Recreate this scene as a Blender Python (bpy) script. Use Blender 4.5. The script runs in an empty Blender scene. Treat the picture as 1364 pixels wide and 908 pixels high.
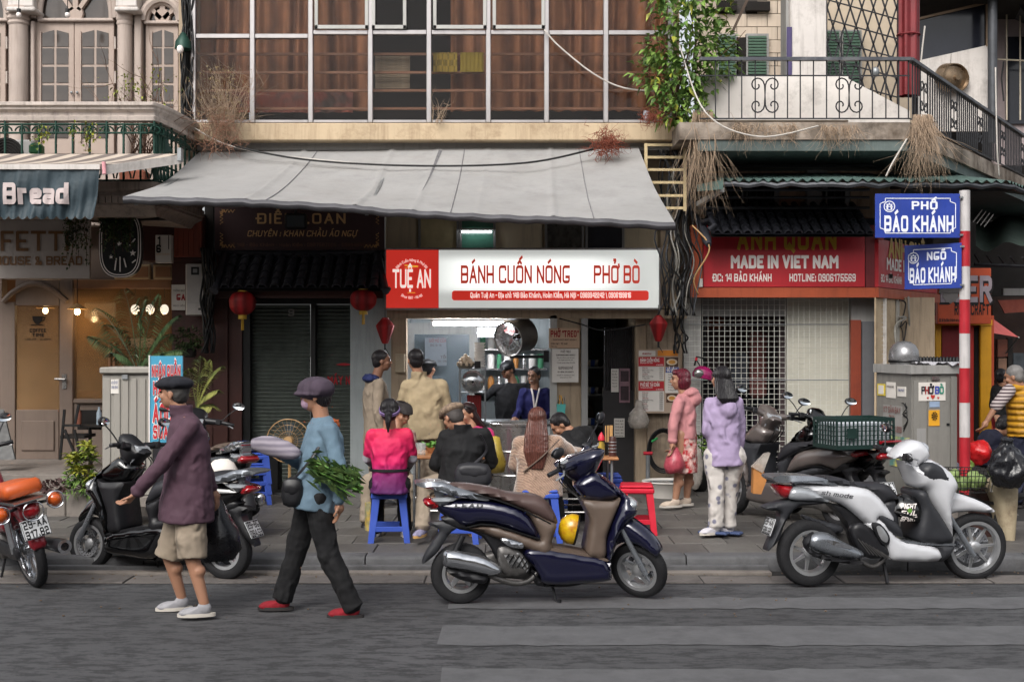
import bpy,math,random
import numpy as np
from mathutils import Vector as V,Matrix as MX
from mathutils.geometry import delaunay_2d_cdt as cdt
random.seed(7)
S=bpy.context.scene
COL=S.collection
R=math.radians
PI=math.pi
# ---------------------------------------------------------------- camera
CH=1.85;FP=1700.0
cam=bpy.data.cameras.new('camera');cam.sensor_width=36;cam.lens=36*FP/1364;cam.clip_end=2000;cam.clip_start=.1
co=bpy.data.objects.new('camera',cam);co.location=(0,0,CH);co.rotation_euler=(R(90),0,0)
COL.objects.link(co);S.camera=co
# ---------------------------------------------------------------- sky, sun, exposure
SUN_EL,SUN_AZ=R(44),R(-158)
w=bpy.data.worlds.new('World');S.world=w;w.use_nodes=True
nt=w.node_tree;bg=nt.nodes['Background']
sk=nt.nodes.new('ShaderNodeTexSky');sk.sky_type='NISHITA';sk.sun_disc=False
sk.sun_elevation=SUN_EL;sk.sun_rotation=SUN_AZ;sk.air_density=1.0;sk.dust_density=5.0;sk.ozone_density=1.0
hs=nt.nodes.new('ShaderNodeHueSaturation');hs.inputs['Saturation'].default_value=.22
nt.links.new(sk.outputs[0],hs.inputs['Color']);nt.links.new(hs.outputs[0],bg.inputs[0])
bg.inputs[1].default_value=.15
sl=bpy.data.lights.new('sun','SUN');sl.energy=1.15;sl.angle=R(32);sl.color=(1,.955,.89)
so=bpy.data.objects.new('sun',sl);COL.objects.link(so)
sd=V((math.sin(SUN_AZ)*math.cos(SUN_EL),math.cos(SUN_AZ)*math.cos(SUN_EL),math.sin(SUN_EL)))
so.rotation_euler=sd.to_track_quat('Z','Y').to_euler();so.location=sd*40
S.view_settings.view_transform='Standard';S.view_settings.look='None';S.view_settings.exposure=.58;S.view_settings.gamma=1
S.cycles.max_bounces=8;S.cycles.transparent_max_bounces=16;S.cycles.diffuse_bounces=4;S.cycles.glossy_bounces=3
S.cycles.sample_clamp_indirect=6;S.cycles.use_denoising=True
# ---------------------------------------------------------------- helpers
def X(px,Y):return(px-682)/FP*Y
def Z(py,Y):return CH-(py-454)/FP*Y
def P(px,py,Y):return V((X(px,Y),Y,Z(py,Y)))
def YG(py,z=0.):return(CH-z)*FP/(py-454)
def lin(h):
 if not isinstance(h,str):return tuple(h)
 h=h.lstrip('#');c=[int(h[i:i+2],16)/255 for i in(0,2,4)]
 return tuple(x/12.92 if x<=.04045 else((x+.055)/1.055)**2.4 for x in c)
MATS={}
def mat(name,col=None,rough=.6,metal=0,var=.18,sc=6,bump=0,bsc=40,streak=0,dirt=0,dcol='#2a241e',coat=0,emit=0,trans=0,alpha=1,ior=1.45,wave=None,wcol=None,wsc=20,wdist=0,wfac=1.,wbump=0,weave=0,col2=None,spec=.5,sheen=0,brick=None,sub=0,ramp=None,checker=None):
 """procedural principled material; MATS caches by name"""
 if name in MATS:return MATS[name]
 m=bpy.data.materials.new(name);m.use_nodes=True;nt=m.node_tree;N=nt.nodes;L=nt.links
 b=N['Principled BSDF'];c=lin(col)
 tc=N.new('ShaderNodeTexCoord');oc=tc.outputs['Object']
 def nz(scale,detail=4,vec=None,rough_=.6):
  n=N.new('ShaderNodeTexNoise');n.inputs['Scale'].default_value=scale;n.inputs['Detail'].default_value=detail
  n.inputs['Roughness'].default_value=rough_;L.new(vec or oc,n.inputs['Vector']);return n.outputs['Fac']
 def mapr(v,a,b_,c_,d):
  r=N.new('ShaderNodeMapRange');L.new(v,r.inputs[0])
  for i,q in enumerate((a,b_,c_,d)):r.inputs[i+1].default_value=q
  return r.outputs[0]
 def mix(f,A,B,mode='MIX'):
  x=N.new('ShaderNodeMix');x.data_type='RGBA';x.blend_type=mode
  if isinstance(f,(int,float)):x.inputs[0].default_value=f
  else:L.new(f,x.inputs[0])
  for k,q in((6,A),(7,B)):
   if isinstance(q,tuple):x.inputs[k].default_value=(*q[:3],1)
   else:L.new(q,x.inputs[k])
  return x.outputs[2]
 base=c
 if wave:
  wv=N.new('ShaderNodeTexWave');wv.bands_direction=wave;wv.inputs['Scale'].default_value=wsc;wv.inputs['Distortion'].default_value=wdist
  wv.inputs['Detail'].default_value=3;L.new(oc,wv.inputs['Vector'])
  if wcol:base=mix(mapr(wv.outputs['Fac'],.5-.5*wfac,.5+.5*wfac,0,1),c,lin(wcol))
 if checker:
  ck=N.new('ShaderNodeTexChecker');ck.inputs['Scale'].default_value=checker;L.new(oc,ck.inputs['Vector'])
  base=mix(ck.outputs['Fac'],c,lin(col2))
 elif col2:base=mix(mapr(nz(sc*.7,6),.42,.62,0,1),base,lin(col2))
 if ramp:
  sp=N.new('ShaderNodeSeparateXYZ');L.new(tc.outputs['Generated'],sp.inputs[0]);cr=N.new('ShaderNodeValToRGB');e=cr.color_ramp.elements
  ns=mapr(nz(9,3),0,1,-.09,.09);ad=N.new('ShaderNodeMath');L.new(sp.outputs[2],ad.inputs[0]);L.new(ns,ad.inputs[1]);L.new(ad.outputs[0],cr.inputs[0])
  while len(e)<len(ramp):e.new(.5)
  for q,(ps,hx) in zip(e,ramp):q.position=ps;q.color=(*lin(hx),1)
  base=cr.outputs[0]
 if var:
  v=mapr(nz(sc,5),.3,.7,1-var,1+var*.6);mm=N.new('ShaderNodeVectorMath');mm.operation='SCALE'
  if isinstance(base,tuple):mm.inputs[0].default_value=base
  else:L.new(base,mm.inputs[0])
  L.new(v,mm.inputs['Scale']);base=mm.outputs[0]
 if streak:
  mp=N.new('ShaderNodeMapping');mp.inputs['Scale'].default_value=(14,14,1.1);L.new(oc,mp.inputs[0])
  f=mapr(nz(1,5,mp.outputs[0],.7),.5,.75,0,streak);base=mix(f,base,lin(dcol))
 if dirt:
  f=mapr(nz(3.2,8,None,.75),.5,.68,0,dirt);base=mix(f,base,lin(dcol))
 if isinstance(base,tuple):b.inputs['Base Color'].default_value=(*base,1)
 else:L.new(base,b.inputs['Base Color'])
 if rough>.12 and not coat:
  L.new(mapr(nz(sc*1.7,4),.25,.75,max(0,rough-.1),min(1,rough+.1)),b.inputs['Roughness'])
 else:b.inputs['Roughness'].default_value=rough
 b.inputs['Metallic'].default_value=metal;b.inputs['IOR'].default_value=ior;b.inputs['Specular IOR Level'].default_value=spec
 if coat:b.inputs['Coat Weight'].default_value=coat;b.inputs['Coat Roughness'].default_value=.06
 if trans:b.inputs['Transmission Weight'].default_value=trans
 if sheen:b.inputs['Sheen Weight'].default_value=sheen
 if sub:b.inputs['Subsurface Weight'].default_value=sub;b.inputs['Subsurface Radius'].default_value=(.02,.008,.005);b.inputs['Subsurface Scale'].default_value=.3
 if alpha<1:b.inputs['Alpha'].default_value=alpha
 if emit:
  if isinstance(base,tuple):b.inputs['Emission Color'].default_value=(*base,1)
  else:L.new(base,b.inputs['Emission Color'])
  b.inputs['Emission Strength'].default_value=emit
 hh=None
 def bmp(h,st,d=.01,prev=None):
  q=N.new('ShaderNodeBump');q.inputs['Strength'].default_value=st;q.inputs['Distance'].default_value=d;L.new(h,q.inputs['Height'])
  if prev:L.new(prev,q.inputs['Normal'])
  return q.outputs[0]
 if bump:hh=bmp(nz(bsc,5),bump)
 if weave:
  w1=N.new('ShaderNodeTexWave');w1.bands_direction='X';w1.inputs['Scale'].default_value=weave;L.new(oc,w1.inputs['Vector'])
  w2=N.new('ShaderNodeTexWave');w2.bands_direction='Z';w2.inputs['Scale'].default_value=weave;L.new(oc,w2.inputs['Vector'])
  a=N.new('ShaderNodeMath');L.new(w1.outputs['Fac'],a.inputs[0]);L.new(w2.outputs['Fac'],a.inputs[1]);hh=bmp(a.outputs[0],.25,.002,hh)
 if wbump and wave:hh=bmp(wv.outputs['Fac'],wbump,.02,hh)
 if hh:L.new(hh,b.inputs['Normal'])
 MATS[name]=m;return m
ORG={}
def props(o,label=None,cat=None,group=None,kind=None):
 if label:o['label']=label
 if cat:o['category']=cat
 if group:o['group']=group
 if kind:o['kind']=kind
 return o
def thing(name,label,cat,loc=(0,0,0),rz=0,group=None,world=True):
 o=bpy.data.objects.new(name,None);o.empty_display_size=.1;COL.objects.link(o);o.location=loc;o.rotation_euler=(0,0,rz)
 ORG[o]=V(loc) if world else V((0,0,0));return props(o,label,cat,group)
def copy_tree(o,parent=None):
 c=o.copy();COL.objects.link(c);c.parent=parent
 for ch in o.children:copy_tree(ch,c)
 return c
def cr(pts,n=3,closed=True):
 """Catmull-Rom through points"""
 pts=[V(p) for p in pts];m=len(pts);out=[]
 for i in range(m if closed else m-1):
  g=(lambda k:pts[k%m]) if closed else(lambda k:pts[min(max(k,0),m-1)])
  a,b,c,d=g(i-1),g(i),g(i+1),g(i+2)
  for k in range(n):
   t=k/n;out.append(.5*((2*b)+(c-a)*t+(2*a-5*b+4*c-d)*t*t+(3*b-a-3*c+d)*t**3))
 if not closed:out.append(pts[-1])
 return out
def tri2(poly):
 """triangulate a concave 2D polygon"""
 n=len(poly);r=cdt([V((p[0],p[1])) for p in poly],[],[list(range(n))],1,1e-6)
 return r[0],r[2]
class G:
 def __init__(s):s.v=[];s.f=[]
 def add(s,vs,fs):
  o=len(s.v);s.v+=[tuple(p) for p in vs];s.f+=[tuple(i+o for i in f) for f in fs];return s
 def xf(s,m,start=0):
  for i in range(start,len(s.v)):s.v[i]=tuple(m@V(s.v[i]))
  return s
 def box(s,x0,x1,y0,y1,z0,z1,b=0):
  x0,x1=sorted((x0,x1));y0,y1=sorted((y0,y1));z0,z1=sorted((z0,z1))
  if b<=0:
   vs=[(x,y,z) for z in(z0,z1) for y in(y0,y1) for x in(x0,x1)]
   return s.add(vs,[(0,2,3,1),(4,5,7,6),(0,1,5,4),(2,6,7,3),(0,4,6,2),(1,3,7,5)])
  b=min(b,(x1-x0)*.45,(y1-y0)*.45,(z1-z0)*.45);vs=[];ix={}
  for i in(0,1):
   for j in(0,1):
    for k in(0,1):
     c=[(x0,x1)[i],(y0,y1)[j],(z0,z1)[k]];d=[b if q==0 else-b for q in(i,j,k)]
     for a in range(3):
      p=[c[q]+(d[q] if q!=a else 0) for q in range(3)];ix[(i,j,k,a)]=len(vs);vs.append(p)
  fs=[]
  for a in range(3):
   for e in(0,1):
    def key(u,v_):
     q=[0,0,0];q[a]=e;q[(a+1)%3]=u;q[(a+2)%3]=v_;return(*q,a)
    f=[ix[key(0,0)],ix[key(1,0)],ix[key(1,1)],ix[key(0,1)]];fs.append(f if e else f[::-1])
  for a in range(3):
   p,q=(a+1)%3,(a+2)%3
   for u in(0,1):
    for v_ in(0,1):
     def key(e,ax):
      r=[0,0,0];r[a]=e;r[p]=u;r[q]=v_;return(*r,ax)
     f=[ix[key(0,p)],ix[key(1,p)],ix[key(1,q)],ix[key(0,q)]];fs.append(f if u==v_ else f[::-1])
  for i in(0,1):
   for j in(0,1):
    for k in(0,1):
     f=[ix[(i,j,k,0)],ix[(i,j,k,1)],ix[(i,j,k,2)]];fs.append(f if(i+j+k)%2 else f[::-1])
  return s.add(vs,fs)
 def tube(s,pts,r,n=8,cap=True,closed=False,flat=1.):
  pts=[V(p) for p in pts];m=len(pts);rr=r if isinstance(r,(list,tuple)) else[r]*m
  if not isinstance(r,(list,tuple)):pass
  up=None;vs=[]
  for i in range(m):
   if closed:t=pts[(i+1)%m]-pts[i-1]
   else:t=pts[min(i+1,m-1)]-pts[max(i-1,0)]
   t=t.normalized() if t.length>1e-9 else V((0,0,1))
   if up is None:up=V((0,0,1)) if abs(t.z)<.9 else V((0,1,0))
   a=t.cross(up)
   a=a.normalized() if a.length>1e-6 else t.orthogonal().normalized();up=a.cross(t).normalized()
   for k in range(n):
    th=2*PI*k/n;vs.append(pts[i]+(a*math.cos(th)+up*math.sin(th)*flat)*rr[i])
  fs=[]
  for i in range(m if closed else m-1):
   j=(i+1)%m
   for k in range(n):fs.append((i*n+k,i*n+(k+1)%n,j*n+(k+1)%n,j*n+k))
  if cap and not closed:fs.append(tuple(range(n))[::-1]);fs.append(tuple((m-1)*n+k for k in range(n)))
  return s.add(vs,fs)
 def bar(s,a,b,w,h=None):
  """rectangular bar from a to b, w sideways, h up"""
  a=V(a);b=V(b);h=h or w;t=(b-a).normalized();up=V((0,0,1)) if abs(t.z)<.95 else V((0,1,0))
  x=t.cross(up).normalized()*w/2;u=x.cross(t).normalized()*h/2
  vs=[p+q for p in(a,b) for q in(-x-u,x-u,x+u,-x+u)]
  return s.add(vs,[(0,1,2,3)[::-1],(4,5,6,7),(0,1,5,4),(1,2,6,5),(2,3,7,6),(3,0,4,7)])
 def lathe(s,prof,c=(0,0,0),n=24,ax='z',m=None,a0=0,a1=2*PI):
  full=abs(a1-a0-2*PI)<1e-6;nn=n if full else n+1;vs=[];c=V(c)
  for(r,z) in prof:
   for k in range(nn):
    t=a0+(a1-a0)*k/n;x,y=r*math.cos(t),r*math.sin(t)
    p=V((x,y,z)) if ax=='z' else V((x,z,y)) if ax=='y' else V((z,x,y))
    if m:p=m@p
    vs.append(p+c)
  fs=[]
  for i in range(len(prof)-1):
   for k in range(n):
    k2=(k+1)%nn;f=(i*nn+k,i*nn+k2,(i+1)*nn+k2,(i+1)*nn+k);fs.append(f[::-1] if ax=='y' else f)
  return s.add(vs,fs)
 def cyl(s,a,b,r,n=16):return s.tube([a,b],r,n)
 def ell(s,c,r,n=14,m=None):
  r=(r,r,r) if isinstance(r,(int,float)) else r;vs=[];h=n//2+1;c=V(c)
  for i in range(h+1):
   ph=PI*i/h
   for k in range(n):
    th=2*PI*k/n;p=V((r[0]*math.sin(ph)*math.cos(th),r[1]*math.sin(ph)*math.sin(th),r[2]*math.cos(ph)))
    vs.append((m@p if m else p)+c)
  fs=[(i*n+k,(i+1)*n+k,(i+1)*n+(k+1)%n,i*n+(k+1)%n) for i in range(h) for k in range(n)]
  return s.add(vs,fs)
 def prism(s,poly,d0,d1,plane='xz'):
  """extrude a 2D polygon; plane xz -> along y, xy -> along z, yz -> along x"""
  vs2,ts=tri2(poly)
  mk={'xz':lambda p,d:(p[0],d,p[1]),'xy':lambda p,d:(p[0],p[1],d),'yz':lambda p,d:(d,p[0],p[1])}[plane]
  n=len(vs2);vs=[mk(p,d0) for p in vs2]+[mk(p,d1) for p in vs2]
  fs=[tuple(t) for t in ts]+[tuple(i+n for i in t[::-1]) for t in ts];k=len(poly)
  if n>=k:fs+=[(i,(i+1)%k,(i+1)%k+n,i+n) for i in range(k)]
  return s.add(vs,fs)
 def loft(s,rings,cap=True,closed=True):
  n=len(rings[0]);vs=[p for r in rings for p in r]
  fs=[(i*n+k,i*n+(k+1)%n,(i+1)*n+(k+1)%n,(i+1)*n+k) for i in range(len(rings)-1) for k in range(n if closed else n-1)]
  if cap and closed:fs+=[tuple(range(n))[::-1],tuple((len(rings)-1)*n+k for k in range(n))]
  return s.add(vs,fs)
 def grid(s,f,nu,nv):
  vs=[f(i/nu,j/nv) for i in range(nu+1) for j in range(nv+1)];q=nv+1
  return s.add(vs,[(i*q+j,(i+1)*q+j,(i+1)*q+j+1,i*q+j+1) for i in range(nu) for j in range(nv)])
 def pillow(s,poly,w,bulge=.02,r=.04,c=0,sm=3,h=.022,wf=None):
  """solid swelling to half-thickness w either side of y=c behind a side-view outline (x,z)"""
  pl=[(p.x,p.y) for p in cr([(p[0],p[1]) for p in poly],sm)] if sm else[tuple(p) for p in poly]
  A=np.array(pl);B=np.roll(A,-1,0);x0,z0=A.min(0);x1,z1=A.max(0)
  gx,gz=np.meshgrid(np.arange(x0+h/2,x1,h),np.arange(z0+h/2,z1,h));gx=gx+((np.arange(gx.shape[0])%2)*h/2)[:,None]
  q=np.stack([gx.ravel(),gz.ravel()],1)
  def dist(Q):
   AB=B-A;t=np.clip(((Q[:,None]-A)*AB).sum(2)/np.maximum((AB**2).sum(1),1e-12),0,1)
   return np.sqrt((((Q[:,None]-A-t[...,None]*AB))**2).sum(2)).min(1)
  if len(q):
   xi,zi=q[:,:1],q[:,1:]
   cond=((A[:,1]>zi)!=(B[:,1]>zi));dz=np.where(np.abs(B[:,1]-A[:,1])<1e-9,1e-9,B[:,1]-A[:,1])
   ins=(cond&(xi<(B[:,0]-A[:,0])*(zi-A[:,1])/dz+A[:,0])).sum(1)%2==1
   q=q[ins];q=q[dist(q)>h*.45] if len(q) else q
  pts=[V(p) for p in pl]+[V(p) for p in q];n=len(pl)
  r_=cdt(pts,[],[list(range(n))],1,1e-6);vv,ts=r_[0],r_[2]
  d=dist(np.array([tuple(p) for p in vv]));t=np.minimum(1,d/r);th=bulge*(1-np.sqrt(t*(2-t)))
  vs=[];m=len(vv)
  for sg in(-1,1):
   for p,e in zip(vv,th):
    W=wf(p.x,p.y) if wf else w
    vs.append((p.x,c+sg*max(.0015,W-min(e,W*.85)),p.y))
  fs=[tuple(t_) for t_ in ts]+[tuple(i+m for i in t_[::-1]) for t_ in ts]
  cnt={}
  for t_ in ts:
   for a,b in zip(t_,list(t_[1:])+[t_[0]]):
    k=(min(a,b),max(a,b));cnt[k]=None if k in cnt else(a,b)
  for e in cnt.values():
   if e:fs.append((e[1],e[0],e[0]+m,e[1]+m))
  return s.add(vs,fs)
 def build(s,name,m,parent=None,smooth=45,label=None,cat=None,group=None,kind=None,org=None,mods=None):
  me=bpy.data.meshes.new(name)
  A=np.array(s.v,dtype=float).reshape(-1,3)
  if org is None:
   org=(A.min(0)+A.max(0))/2
   if parent is None:org[2]=A[:,2].min()
  org=V(tuple(org));A=A-np.array(org)
  me.from_pydata(A.tolist(),[],s.f);me.materials.append(m)
  if smooth:
   me.polygons.foreach_set('use_smooth',[True]*len(me.polygons))
   if smooth<180:me.set_sharp_from_angle(angle=R(smooth))
  me.update();o=bpy.data.objects.new(name,me);COL.objects.link(o)
  if parent is not None:o.parent=parent;o.location=org-ORG[parent]
  else:o.location=org
  ORG[o]=org
  if mods:
   for ty,kw in mods:
    md=o.modifiers.new(ty.lower(),ty)
    for k,v_ in kw.items():setattr(md,k,v_)
  return props(o,label,cat,group,kind)
def inst(o,org,parent=None,rz=None):
 """copy of a single-mesh object, placed by its new origin (build space)"""
 c=o.copy();COL.objects.link(c);c.parent=parent;org=V(org)
 c.location=org-(ORG[parent] if parent else V((0,0,0)));ORG[c]=org
 if rz is not None:c.rotation_euler=(0,0,rz)
 return c
def CL(name,strength=.02,scale=.1):
 k='tx_'+name
 if k in bpy.data.textures:return bpy.data.textures[k]
 t=bpy.data.textures.new(k,'CLOUDS');t.noise_scale=scale;t.noise_depth=2;return t
def remesh(vox=.009,sm=4,disp=0,dsc=.08,fac=.5,tex='a'):
 r=[('REMESH',dict(mode='VOXEL',voxel_size=vox,use_smooth_shade=True))]
 if sm:r.append(('SMOOTH',dict(factor=fac,iterations=sm)))
 if disp:r.append(('DISPLACE',dict(texture=CL(tex+str(dsc),scale=dsc),strength=disp,mid_level=.5)))
 return r
 # ---------------------------------------------------------------- stroke lettering
GL={'A':(4,['022842','.1434']),'B':(4,['oc0208384746353405','']),'C':(4,['o47480802424 3']),'D':(4,['oc02084842','']),'E':(3.4,['48080242','0535']),'F':(3.3,['480802','0535']),'G':(4,['o4808024244','4424']),'H':(4,['0802','4842','0545']),'I':(0,['0208']),'J':(3,['o38320203']),'K':(4,['0208','480542']),'L':(3.2,['080242']),'M':(5,['02082548 42']),'N':(4,['02084248']),'O':(4,['oc02084842']),'P':(4,['02084845 05']),'Q':(4,['oc02084842','2341']),'R':(4,['0208484505','2542']),'S':(4,['o47480805454202 03']),'T':(4,['0848','2822']),'U':(4,['o08024248']),'V':(4,['082248']),'W':(5,['0812263248']),'X':(4,['0248','0842']),'Y':(4,['082548','2522']),'Z':(4,['08480242']),'0':(3.6,['oc02084842']),'1':(1.5,['072822']),'2':(3.6,['o07084845','4505024 2']),'3':(3.6,['o0748','o0708484202 03','1545']),'4':(3.6,['48 42','280444']),'5':(3.6,['480805','o0545420203']),'6':(3.6,['o47480802424505']),'7':(3.6,['084822']),'8':(3.6,['oc02084842','0545']),'9':(3.6,['o454548080545','o48420203']),'a':(3.2,['o06364632','oc04023234']),'b':(3.4,['0802','oc02064642']),'c':(3.2,['o4506024243']),'d':(3.4,['4842','oc02064642']),'e':(3.4,['o044446060242']),'f':(2,['o28180802','0626']),'g':(3.4,['oc02064642','o46400 0']),'h':(3.4,['0802','o0646 42']),'i':(0,['0206','0708']),'k':(3.4,['0802','460442']),'l':(0,['0208']),'m':(4.6,['0602','o064642','2622']),'n':(3.4,['0602','o064642']),'o':(3.4,['oc02064642']),'p':(3.4,['0600','oc02064642']),'q':(3.4,['4600','oc02064642']),'r':(2.2,['0602','o05063 6']),'s':(3.2,['o460604444202']),'t':(2,['o18 1232','0636']),'u':(3.4,['o06024246']),'v':(3.4,['062246']),'x':(3.4,['0246','0642']),'y':(3.4,['0622','4600']),':':(0,['0203','0506']),'.':(0,['0203']),',':(0,['0301']),'-':(2,['0525']),'/':(2,['0128']),'\\':(2,['0821']),'&':(4,['o4216 1838361402422 0','']),'"':(1,['0708','2728']),"'":(0,['0708']),'!':(0,['0203','0508']),'|':(0,['0109']),'(':(1.4,['o1808021 2']),'$':(3.6,['o47480805454202 03','2921']),'+':(3,['0545','2723']),'%':(4,['0248','oc06081816','oc32343 4']),}
GL['B']=(4,['0208','o08484505','2545','o25454202']);GL['D']=(4,['0208','o08484202']);GL['b']=(3.4,['0802','o06464202']);GL['d']=(3.4,['4842','o46060242']);GL['p']=(3.4,['0600','o06464202']);GL['g']=(3.4,['4642','o46060242','o424000']);GL['a']=(3.2,['o064642','o44040242']);GL['E']=(3.2,['48080242','0535']);GL['&']=(4,['o42060828 2602024244']);GL['3']=(3.6,['o0708484505','o0545420203']);GL['9']=(3.6,['o45050848420203']);GL['2']=(3.6,['o07084845','o450502','0242'])
GL['P']=(4,['0208','o08484505']);GL['R']=(4,['0208','o08484505','2542']);GL['Y']=(4,['082548','2522']);GL['%']=(4,['0248','0708','4243'])
import unicodedata
def glyph(ch,wt,rd=1.):
 """triangulated union of thick strokes; returns (verts, tris, advance) with cap height 1 and the grid's x unit = 1/6"""
 marks=[]
 if ch in 'Đđ':base={'Đ':'D','đ':'d'}[ch];marks=['bar']
 else:
  d=unicodedata.normalize('NFD',ch);base=d[0];marks=[c for c in d[1:]]
 if base not in GL:
  if base.upper() in GL:base=base.upper()
  else:return[],[],3.4
 wd,strokes=GL[base];paths=[]
 for st in strokes:
  st=st.replace(' ','')
  rnd=st[:1]=='o';st=st.lstrip('o');cl=st[:1]=='c';st=st.lstrip('c.')
  if len(st)<4:continue
  ps=[V((int(st[i]),int(st[i+1])-2)) for i in range(0,len(st)-1,2)]
  for p in ps:p.x=p.x*(wd/4 if wd and base not in '|":%+-/\\(1fMWIil' else 1)
  if base in 'MW':
   for p in ps:p.x={0:0,1:1.25,2:2.5,3:3.75,4:5,5:5}[round(p.x)]
  if rnd:
   out=[];n=len(ps)
   for i,p in enumerate(ps):
    if not cl and i in(0,n-1):out.append(p);continue
    a,b=ps[i-1]-p,ps[(i+1)%n]-p;k=min(rd*1.1,a.length*.5,b.length*.5);a=p+a.normalized()*k;b=p+b.normalized()*k
    for t in(0,.33,.67,1):out.append(a*(1-t)**2+p*2*t*(1-t)+b*t*t)
   ps=out
  paths.append((ps,cl))
 top=6 if(base.isupper() or base in 'bdfhkl') else 4;cx=wd/2
 for c in marks:
  y=top+1.1+wt/2
  if c=='bar':paths.append(([V((-.9,3)),V((1.4,3))] if ch=='Đ' else[V((wd-1.4,5)),V((wd+.9,5))],False));continue
  n=unicodedata.name(c)
  st2=1.3 if('CIRCUMFLEX' in ''.join(unicodedata.name(q) for q in marks if q!='bar') and 'CIRCUMFLEX' not in n) else 0
  if 'GRAVE' in n:paths.append(([V((cx-.8,y+.8+st2)),V((cx+.4,y+st2))],False))
  elif 'ACUTE' in n:paths.append(([V((cx+.8+st2*.5,y+.8+st2)),V((cx-.4+st2*.5,y+st2))],False))
  elif 'CIRCUMFLEX' in n:paths.append(([V((cx-1,y-.3)),V((cx,y+.6)),V((cx+1,y-.3))],False))
  elif 'BREVE' in n:paths.append(([V((cx-1,y+.5)),V((cx-.4,y-.1)),V((cx+.4,y-.1)),V((cx+1,y+.5))],False))
  elif 'TILDE' in n:paths.append(([V((cx-1.1,y)),V((cx-.4,y+.5)),V((cx+.4,y)),V((cx+1.1,y+.5))],False))
  elif 'DOT BELOW' in n:paths.append(([V((cx-.1,-1.5)),V((cx+.1,-1.5))],False))
  elif 'HOOK' in n:paths.append(([V((cx-.5,y+1+st2)),V((cx+.4,y+1+st2)),V((cx+.4,y+.5+st2)),V((cx,y+st2))],False))
  elif 'HORN' in n:paths.append(([V((wd,top-.7)),V((wd+.9,top+.1)),V((wd+.7,top+.7))],False))
 vs=[];fs=[]
 for ps,cl in paths:
  seg=list(zip(ps,ps[1:]+ps[:1])) if cl else list(zip(ps,ps[1:]))
  n=len(ps)
  for i,(a,b) in enumerate(seg):
   t=b-a
   if t.length<1e-6:continue
   t.normalize();q=V((-t.y,t.x))*wt/2;e=t*(wt/2 if(not cl and(i==0)) else 0);e2=t*(wt/2 if(not cl and i==len(seg)-1) else 0)
   o=len(vs);vs+=[a-q-e,b-q+e2,b+q+e2,a+q-e];fs.append([o,o+1,o+2,o+3])
   if cl or i:
    o=len(vs);vs+=[a+V((math.cos(k*PI/4+.39),math.sin(k*PI/4+.39)))*wt/2*1.08 for k in range(8)];fs.append(list(range(o,o+8)))
 if not vs:return[],[],wd
 r=cdt(vs,[],fs,1,1e-4)
 return[(p.x,p.y) for p in r[0]],[tuple(t) for t,og in zip(r[2],r[5]) if og],wd
GC={}
def text(g,s,x0,x1,z0,h,wt=.9,Y=0,fr=None,gap=1.15,shear=0,rd=1.,arc=None,keep=False):
 """lettering fitted into x0..x1, baseline z0, cap height h, on the plane y=Y (or the frame fr(x,z)->3D)"""
 adv=0;lay=[]
 for ch in s:
  if ch==' ':adv+=2.6;continue
  k=(ch,wt,rd)
  if k not in GC:GC[k]=glyph(ch,wt,rd)
  vs,ts,wd=GC[k];lay.append((vs,ts,adv));adv+=wd+wt+gap
 adv-=gap+wt;adv=max(adv,.5);kx=(x1-x0)/adv if not keep else h/6;kz=h/6
 for vs,ts,a in lay:
  out=[]
  for(x,z) in vs:
   px=(x+a)*kx+shear*z*kz;pz=z*kz
   if arc:
    cx,cz,rad,sg=arc;L_=adv*kx;th=(px-L_/2)/rad
    rr=rad+sg*pz;out.append((cx+rr*math.sin(th),Y,cz+sg*rr*math.cos(th)));continue
   px+=x0;pz+=z0
   out.append(fr(px,pz) if fr else(px,Y,pz))
  g.add(out,ts)
 return g
def lettering(s,x0,x1,z0,h,m,parent,Y=0,name='lettering',**k):
 g=G();text(g,s,x0,x1,z0,h,Y=Y,**k)
 return g.build(name,m,parent,smooth=0)
 # ================================================================= MATERIALS
M=mat
m_asph=M('asphalt','#49494b',.8,var=.22,sc=.9,bump=.8,bsc=150)
nt=m_asph.node_tree;N=nt.nodes;L=nt.links;bb=N['Principled BSDF'];prev=bb.inputs['Base Color'].links[0].from_socket
tc=N.new('ShaderNodeTexCoord');mp=N.new('ShaderNodeMapping');mp.inputs['Scale'].default_value=(1.6,4.2,1);L.new(tc.outputs['Object'],mp.inputs[0])
n1=N.new('ShaderNodeTexNoise');n1.inputs['Scale'].default_value=2.6;n1.inputs['Detail'].default_value=12;n1.inputs['Roughness'].default_value=.82;L.new(mp.outputs[0],n1.inputs['Vector'])
r1=N.new('ShaderNodeMapRange');L.new(n1.outputs['Fac'],r1.inputs[0]);r1.inputs[1].default_value=.49;r1.inputs[2].default_value=.535;r1.inputs[3].default_value=0;r1.inputs[4].default_value=.85
mx=N.new('ShaderNodeMix');mx.data_type='RGBA';L.new(r1.outputs[0],mx.inputs[0]);L.new(prev,mx.inputs[6]);mx.inputs[7].default_value=(*lin('#2b2b2d'),1);L.new(mx.outputs[2],bb.inputs['Base Color'])
m_paint=M('worn_paint','#565658',.75,var=.15,sc=5,dirt=.9,dcol='#444446',bump=.3,bsc=160)
m_conc=M('concrete','#77706a',.85,var=.2,sc=3,bump=.4,bsc=60,dirt=.5,dcol='#3a3633')
m_gut=M('gutter_concrete','#625d5a',.85,var=.25,sc=2,bump=.4,bsc=70,dirt=.7,dcol='#3c3836')
m_kerb=M('kerb_stone','#565658',.7,var=.25,sc=5,bump=.5,bsc=35,dirt=.5,dcol='#2a2a2a')
m_pave=M('paving','#55524f',.62,var=.28,sc=2.5,bump=.35,bsc=50,dirt=.45,dcol='#2e2c2b')
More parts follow.
